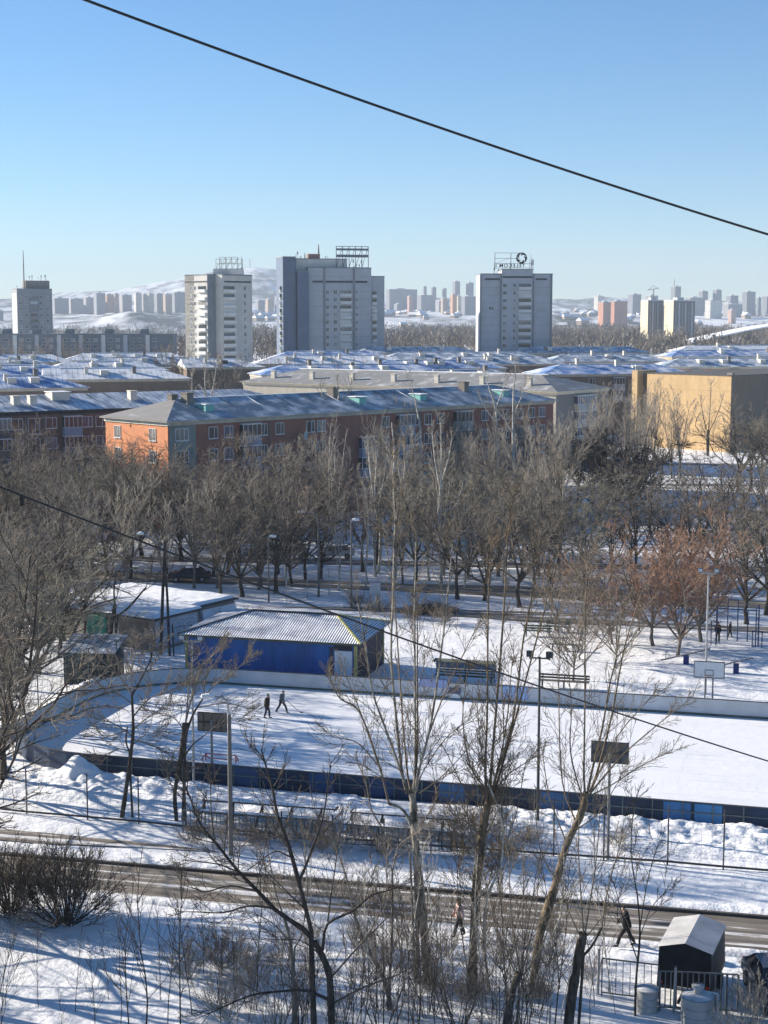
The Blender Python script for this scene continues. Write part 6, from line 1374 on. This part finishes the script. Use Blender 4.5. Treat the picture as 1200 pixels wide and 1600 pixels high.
# ------------------------------------------------------------------ benches, sheets and play equipment behind the far boards
WOODB=flat('bench_wood',(.11,.095,.08),.8,.3,2); BGREEN=flat('bench_green',(.05,.11,.085),.7,.25,2)
def bench(px,py,L,label,mt=WOODB,back=True,yaw=0,group=None):
    t=thing('bench',G(px,py),label,'bench',RZ+yaw,group)
    for i in range(2): k=MB(); k.box(-L/2,-.25+i*.24,.44,L/2,-.04+i*.24,.49); k.build('seat_slat',mt,t)
    if back:
        for z in (.62,.82): k=MB(); k.bar((-L/2,.26,z),(L/2,.29,z),.04,.13); k.build('back_slat',mt,t)
    for x in (-L/2+.25,0,L/2-.25):
        k=MB(); k.bar((x,-.2,-.1),(x,-.2,.44),.06); k.bar((x,.18,-.1),(x,.26,.44),.06); k.bar((x,-.22,.415),(x,.24,.415),.05)
        if back: k.bar((x,.27,.45),(x,.31,.9),.05)
        k.build('leg',DARKM,t)
    return t
bench(881,1074,3.6,'long slatted bench with a back just behind the far boards')
bench(840,994,2.4,'green bench in the snow, left of the brownish maples',BGREEN,True,.05)
bench(872,987,2.2,'dark green bench end-on to the other green one',BGREEN,True,-.1)
bench(884,1016,2.6,'grey wooden bench under the leaning maples',WOODB,False)
t=bench(726,1066,4.4,'roofed players bench with a blue sheet behind the far boards',flat('bench_olive',(.12,.13,.10),.7,.2))
k=MB(); k.box(-2.2,.3,.9,2.2,.36,1.3); k.build('back_panel',flat('sheet_dull',(.2,.27,.38),.6,.2),t); k=MB(); k.box(-2.3,-.5,1.5,2.3,.5,1.56); k.build('canopy',flat('canopy_olive',(.11,.12,.09),.7,.2),t)
for x in (-2.1,2.1): k=MB(); k.bar((x,.42,-.1),(x,.42,1.49),.06); k.build('post',DARKM,t)
def sheet_on_board(px0,px1,z0,z1,c,label,name='blue_sheet'):
    sa,_=RI(px0,1085); sb,_=RI(px1,1090)
    best=lambda px: min((abs((RK(s,RW-.04).x/RK(s,RW-.04).y*F+600)-px),s) for s in [i*.05 for i in range(1200)])[1]
    sa,sb=best(px0),best(px1); t=thing(name,RK(sa,RW-.05),label,'sheet',RZ); L=sb-sa
    X,Z=np.meshgrid(np.linspace(0,L,24),np.linspace(z0,z1,8)); Yv=-.03-.025*np.sin(X*5+Z*3)*np.cos(X*2.3)-.0; q=np.arange(7*24).reshape(7,24)[:,:-1].ravel()
    o=obj('sheet',mesh_np('sheet',np.stack([X,Yv,Z],-1).reshape(-1,3),np.stack([q,q+1,q+25,q+24],1)),flat(label[:18],c,.5,.15,1.5),t); s_=o.modifiers.new('thick','SOLIDIFY'); s_.thickness=.012
    if len(label)>5: k=MB(); k.bar((0,-.0,z1+.01),(L,-.0,z1+.01),.04); k.build('edge_rope',DARKM,t)
    return t
sheet_on_board(788,830,.30,1.2,(.30,.45,.70),'light blue sheet draped on the far boards right of the players bench')
sheet_on_board(655,700,.75,1.35,(.28,.36,.62),'violet-blue sheet along the top of the far boards')
sheet_on_board(705,722,.1,.42,(.78,.78,.78),'small white notice at the foot of the far boards','white_notice')
sheet_on_board(704,723,.46,.78,(.08,.12,.25),'small dark blue notice above the white one','blue_notice')
# seesaw
t=thing('seesaw',G(1072,1037),'tilted blue seesaw on the snow left of the white basketball board','seesaw',RZ)
k=MB(); k.box(-.2,-.25,-.1,.2,.25,.62); k.build('stand',flat('play_blue',(.02,.035,.16),.6,.2),t)
k=MB(); k.bar((-1.9,-.3,.22),(1.75,.4,1.18),.24,.06); k.build('plank',flat('plank_grey',(.12,.12,.15),.7,.2),t)
for x,z in ((-1.5,.33),(1.4,1.1)): k=MB(); k.bar((x,-.2+x*.19,z),(x,-.2+x*.19,z+.35),.04); k.bar((x-.0,-.4+x*.19,z+.35),(x,.0+x*.19,z+.35),.04); k.build('handle',DARKM,t)
t=thing('seesaw',G(1150,1050),'second seesaw half hidden behind the white basketball board','seesaw',RZ)
k=MB(); k.box(-.2,-.25,-.1,.2,.25,.62); k.build('stand',M['play_blue'],t); k=MB(); k.bar((-1.7,-.2,.3),(1.2,.2,1.1),.24,.06); k.build('plank',M['plank_grey'],t)
# exercise bars
PB=flat('play_steel_blue',(.035,.055,.13),.5,.2,2); eo=G(1150,1005)
t=thing('exercise_bars',eo,'dark blue climbing and pull-up bars on the snow at the right','exercise bars',RZ)
sx={}
bx=[(-1.95,-.9),(-1.55,-.9),(-1.55,.4),(-.75,1.1),(.05,1.1),(.85,1.0),(1.55,-.9),(1.75,-.9),(1.75,.3),(2.05,-.9),(1.3,-.9)]
hts=[1.9,3.0,2.9,3.4,3.4,2.6,3.2,2.7,3.2,1.3,1.3]
for (x,y),h in zip(bx,hts): k=MB(); k.tube([(x,y,-.2),(x,y,h)],.045,6); k.build('post',PB,t)
for (a,b_,h) in ((1,6,2.95),(2,8,2.75),(3,4,3.38),(4,8,3.1),(1,2,2.85),(6,8,3.1),(10,9,1.28),(0,1,1.88),(3,2,2.7)): 
    k=MB(); k.bar((*bx[a],h-.02),(*bx[b_],h-.02),.05); k.build('bar',PB,t)
k=MB()
for i in range(6): k.bar((bx[6][0],-.9,.5+i*.42),(bx[8][0],.3,.5+i*.42),.035)
k.build('ladder_rung',PB,t)
# traffic style white board, bush heap in the park
t=thing('notice_board',G(586,948),'white notice board on two posts beyond the pavilion','notice board'); 
k=MB(); k.box(-.5,-.03,1.1,.5,.03,2.2); k.build('board',flat('notice_white',(.55,.55,.55),.7,.1),t)
for x in (-.4,.4): k=MB(); k.bar((x,.06,-.2),(x,.06,2.2),.06); k.build('post',DARKM,t)
t=thing('brush_heap',G(672,957),'brown heap of cut branches behind the rink','heap')
k=Lines(); r=random.Random(5)
for i in range(900):
    a=r.random()*6.28; d=1.9*r.random()**.5; p=Vector((d*math.cos(a)*1.3,d*math.sin(a)*.7,(1.25*(1-d/2.1))*r.random())); q=p+Vector((r.gauss(0,.5),r.gauss(0,.4),r.gauss(.1,.2)))
    k.add([tuple(p),tuple((p+q)/2+Vector((0,0,.05))),tuple(q)],[.022,.018,.01],3)
obj('branches',k.mesh('branches'),flat('brush_brown',(.13,.09,.06),.9,.35,3),t)
# ------------------------------------------------------------------ overhead cables
CAB=flat('cable_black',(.012,.012,.013),.5,.1)
def cable(name,label,A_,B_,sag,r):
    A_=Vector(A_); B_=Vector(B_); P=[]
    for i in range(41): u=i/40; p=A_.lerp(B_,u); p.z-=sag*4*u*(1-u); P.append(p-A_)
    t=thing(name,A_,label,'cable'); k=MB(); k.tube(P,r,8); k.build('wire',CAB,t); return t
cable('overhead_cable','thick black cable slanting across the sky from top left',W(-30,-62,13),W(1330,405,17),.09,.0125)
A1=W(-60,738,14); cable('overhead_cable','thin black cable drooping across the trees and rink to the right edge',W(-60,738,15),W(1330,1228,24),.14,.011)
P0=W(-60,738,15)
t=bpy.data.objects['overhead_cable.001']; k=MB(); cA,cB=W(-60,738,15),W(1330,1228,24); c=min((cA.lerp(cB,u/400)-Vector((0,0,.14*4*(u/400)*(1-u/400))) for u in range(401)),key=lambda p:abs((p.x/(cp*p.y-sp*(p.z-CH)))*F+600-36)); k.box(-.02,-.03,-.10,.02,.03,.02); o=k.build('cable_clamp',CAB,t); o.location=c-t.location
cable('overhead_cable','faint thin wire in the lower left crossing the grey trees',W(-40,862,60),W(232,1000,118),.4,.014)
# ------------------------------------------------------------------ covered trailer, car, tanks and railings in the bottom right corner
q0=G(1032,1566); t=thing('covered_trailer',G(1080,1540),'dark trailer under a tall gabled canvas cover with a dusty sunlit top, behind the railing','trailer',R(-22))
CV=flat('canvas_black',(.012,.013,.017),.75,.3,2,bmp=.3); CVR=flat('canvas_side',(.03,.034,.04),.75,.3,2,bmp=.3); CVT=flat('canvas_top_dusty_lit',(.42,.42,.43),.8,.22,1.2,bmp=.2)  # top painted paler for sunlight and dust; side a little greyer than front
w,l,h,g_=1.05,1.55,2.05,.28
k=MB(); vs=[(-w,-l,.55),(w,-l,.55),(w,l,.55),(-w,l,.55),(-w*.95,-l*.97,h),(w*.95,-l*.97,h),(w*.95,l*.97,h),(-w*.95,l*.97,h),(0,-l*.97,h+g_),(0,l*.97,h+g_)]
k.add(vs,[(0,1,5,8,4),(2,3,7,9,6),(3,2,1,0)]); k.cur=1; k.add(vs,[(1,2,6,5),(3,0,4,7)]); o=k.build('canvas_cover',[CV,CVR],t,bevel=.03)
k=MB(); e=.05; k.add([(-w*.95-e,-l*.97-.06,h+.012),(0,-l*.97-.06,h+g_+.012),(w*.95+e,-l*.97-.06,h+.012),(-w*.95-e,l*.97+.06,h+.012),(0,l*.97+.06,h+g_+.012),(w*.95+e,l*.97+.06,h+.012),(-w*.95-e,-l*.97-.06,h-.06),(w*.95+e,-l*.97-.06,h-.06),(w*.95+e,l*.97+.06,h-.06),(-w*.95-e,l*.97+.06,h-.06)],
   [(0,1,4,3),(1,2,5,4),(6,0,3,9),(7,8,5,2)]); k.build('canvas_top',CVT,t)
k=MB(); k.box(-w,-l,.42,w,l,.548); k.bar((0,-l,.45),(0,-l-1.1,.42),.09); k.build('chassis',DARKM,t)
for s in (-1,1):
    wh=thing_=None
    k=MB(); k.lathe([(.18,-.09),(.31,-.1),(.33,-.05),(.33,.05),(.31,.1),(.18,.09)],18); o=k.build('wheel',BLACK,t,(s*(w+.02),.2,.31)); o.rotation_euler=(0,PI/2,0)
    k=MB(); k.lathe([(.05,-.07),(.17,-.08),(.17,.08),(.05,.07)],14); k.build('rim',GALV,o)
for x in (-.9,.9): k=MB(); k.box(x-.08,-l-.04,.6,x+.08,-l-.004,.72); k.build('tail_lamp',flat('lamp_red',(.25,.02,.02),.4),t)
k=MB(); k.box(-.35,-l-.05,.45,.35,-l-.006,.58); k.build('number_plate',flat('plate_blank',(.4,.4,.4),.5),t)
def car(name,loc,yaw,label,col,snow=False,group=None):
    t=thing(name,loc,label,'car',yaw,group); pm=flat('paint_%s'%name,col,.25,.06,2,spec=.6)
    S=[(-2.1,.35),(-2.12,.72),(-2.0,.88),(-1.0,.98),(1.15,1.0),(1.95,.96),(2.12,.8),(2.12,.38)]
    k=MB(); n=len(S)
    prof=[(-.86,.0),(-.80,.0)]
    vs=[(x,s*(.82 if z<.95 else .76),z) for s in (-1,1) for x,z in S]; k.add(vs,[tuple(range(n)),tuple(range(2*n-1,n-1,-1))]+[((i+1)%n,i,n+i,n+(i+1)%n) for i in range(n)]); body=k.build('body',pm,t,bevel=.08)
    g=[(-1.05,.96,.78),(-.35,1.42,.60),(.95,1.44,.60),(1.6,.98,.76)]
    k=MB(); vs=[(x,s*w_,z) for s in (-1,1) for x,z,w_ in g]; k.add(vs,[(0,1,2,3),(7,6,5,4),(1,0,4,5),(2,1,5,6),(3,2,6,7)]); k.build('cabin_glass',GLASS,t)
    k=MB(); vs=[(-.37,-.60,1.425),(.97,-.60,1.445),(.97,.60,1.445),(-.37,.60,1.425),(-.37,-.60,1.47),(.97,-.60,1.49),(.97,.60,1.49),(-.37,.60,1.47)]; k.add(vs,[(0,3,2,1),(4,5,6,7),(0,1,5,4),(1,2,6,5),(2,3,7,6),(3,0,4,7)]); k.build('roof',SNOWM if snow else pm,t)
    for s in (-1,1):
        for a,b_ in ((g[0],g[1]),(g[3],g[2])): k=MB(); k.bar((a[0],s*(a[2]+.01),a[1]),(b_[0],s*(b_[2]+.01),b_[1]),.07); k.build('pillar',pm,t)
        k=MB(); k.bar((.28,s*.765,.98),(.28,s*.61,1.43),.06); k.build('pillar',pm,t)
        for x in (-1.3,1.3):
            k=MB(); k.lathe([(.18,-.1),(.29,-.11),(.31,-.06),(.31,.06),(.29,.11),(.18,.1)],18); o=k.build('wheel',BLACK,t,(x,s*.76,.31)); o.rotation_euler=(PI/2,0,0)
            k=MB(); k.lathe([(.04,-.1),(.17,-.115),(.17,.115),(.04,.1)],14); k.build('rim',GALV,o)
        k=MB(); k.box(-2.16,s*.6-.17,.66,-2.08,s*.6+.17,.8); k.build('headlight',flat('lamp_clear',(.6,.62,.65),.15),t)
        k=MB(); k.box(2.08,s*.62-.12,.68,2.15,s*.62+.12,.86); k.build('tail_light',flat('lamp_red',(.25,.02,.02),.4),t)
        k=MB(); k.box(-.75,s*.9-.09,.95,-.6,s*.9+.09,1.08); k.build('mirror',BLACK,t)
    return t
car('parked_car',G(1212,1562),R(92),'dark blue-grey car cut by the right edge, beside the covered trailer',(.03,.035,.06))
for i,(px,py,c,y_,lab) in enumerate([(296,908,(.02,.022,.028),3,'black car parked under the trees behind the garage'),(452,872,(.45,.46,.47),2,'pale car on the lane behind the bent street lamp, left of two'),(524,872,(.5,.5,.5),2,'pale car on the lane behind the straight street lamp'),(410,872,(.3,.3,.32),2,'grey car on the lane behind the short street lamp')]):
    car('parked_car',G(px,py),R(y_),lab,c,True) if False else None
    p=G(px,py); o=car('parked_vehicle_%s'%'abcd'[i],p,R(y_),lab,c,True); o.name='parked_car'
# tanks
def tank(px,pyt,Y,rad,h,label,cap=True):
    p=W(px,pyt,Y); t=thing('metal_tank',(p.x,Y,-.05),label,'tank'); TK=flat('tank_grey',(.34,.35,.36),.55,.2,1.5,metal=.2)
    k=MB(); k.lathe([(rad,0),(rad,h*.33),(rad+.025,h*.335),(rad+.025,h*.36),(rad,h*.365),(rad,h*.66),(rad+.025,h*.665),(rad+.025,h*.69),(rad,h*.695),(rad,h),(rad+.03,h+.005),(rad+.03,h+.05),(rad*.9,h+.06)],36); k.build('drum',TK,t,smooth=False)
    k=MB(); k.lathe([(rad*.95,h+.062),(rad*.5,h+.13),(rad*.3,h+.15)],36); k.build('lid',flat('lid_snowy',(.52,.53,.55),.6,.2,3),t)
    if cap: k=MB(); k.lathe([(.15,h+.15),(.15,h+.36),(.23,h+.37),(.24,h+.47),(.12,h+.52)],20); k.build('cap',TK,t); k=MB(); k.bar((-.2,0,h+.55),(.2,0,h+.55),.03); k.bar((-.2,0,h+.5),(-.2,0,h+.56),.03); k.bar((.2,0,h+.5),(.2,0,h+.56),.03); k.build('handle',DARKM,t)
    return t
tank(1090,1562,54.6,.60,1.0,'big grey metal tank with a capped neck in the bottom right corner')
tank(1010,1548,55.6,.44,.85,'smaller grey metal tank half hidden by the thin young tree',False)
t=thing('bent_pipe',G(1120,1592),'white bent pipe beside the big grey tank','pipe'); k=MB(); k.tube(smooth_path([(0,0,-.2),(0,0,.85),(-.08,0,1.0),(-.5,.1,1.02)]),.04,8); k.build('pipe',WHITE,t)
RAILM=flat('railing_metal',(.11,.12,.125),.5,.25,3)
picket((1030,1578),(1152,1584),'low metal railing in front of the covered trailer',1.55,.2,RAILM,'metal_railing',.045)
picket((940,1555),(1028,1566),'thin wire railing between the stump and the covered trailer',1.5,.25,RAILM,'metal_railing',.026)
for px,py,lab in ((934,1552,'leaning grey fence post right of the dark stump'),(1053,1580,'pale wooden stake in front of the trailer')):
    t=thing('fence_post',G(px,py),lab,'post'); k=MB(); k.tube([(0,0,-.2),(.03,0,1.75)],[.06,.05],7); k.build('post',GALV,t); k=MB(); k.tube([(.03,0,1.752),(.031,0,1.80)],[.065,.04],7); k.build('cap',DARKM,t)
# snow lumps by the tanks
t=None
# red-framed small goal on the ice
go=G(676 if False else 345,1190); t=thing('small_goal',go,'small red-framed goal lying on the ice behind the brown basketball board','goal',RZ)
RG=flat('goal_red',(.42,.05,.04),.6); k=MB(); L=1.9
for a,b_ in (((-L/2,0,0),(-L/2,0,.42)),((L/2,0,0),(L/2,0,.42)),((-L/2,0,.42),(L/2,0,.42)),((-L/2,.45,.02),(L/2,.45,.02)),((-L/2,0,.42),(-L/2,.45,.02)),((L/2,0,.42),(L/2,.45,.02)),((-L/2-.25,-.1,.03),(-L/2,0,.42))): k.bar(a,b_,.05)
k.build('frame',RG,t)
# ------------------------------------------------------------------ air
hz=MB(); hz.box(-8400,-200,-4,8400,8750,330)
hm=bpy.data.materials.new('haze'); hm.use_nodes=True; nt=hm.node_tree; nt.nodes.clear()
out=nt.nodes.new('ShaderNodeOutputMaterial'); pv=nt.nodes.new('ShaderNodeVolumePrincipled')
pv.inputs['Density'].default_value=.000125; pv.inputs['Color'].default_value=(.68,.80,.95,1); pv.inputs['Anisotropy'].default_value=0
nt.links.new(pv.outputs[0],out.inputs['Volume'])
hm.cycles.homogeneous_volume=True if hasattr(hm.cycles,'homogeneous_volume') else None
tag(hz.build('haze',hm),None,None,None,'stuff')
for o in bpy.data.objects:
    l=o.get('label')
    if l and len(l.split())>16: print('LONG',len(l.split()),o.name,l)
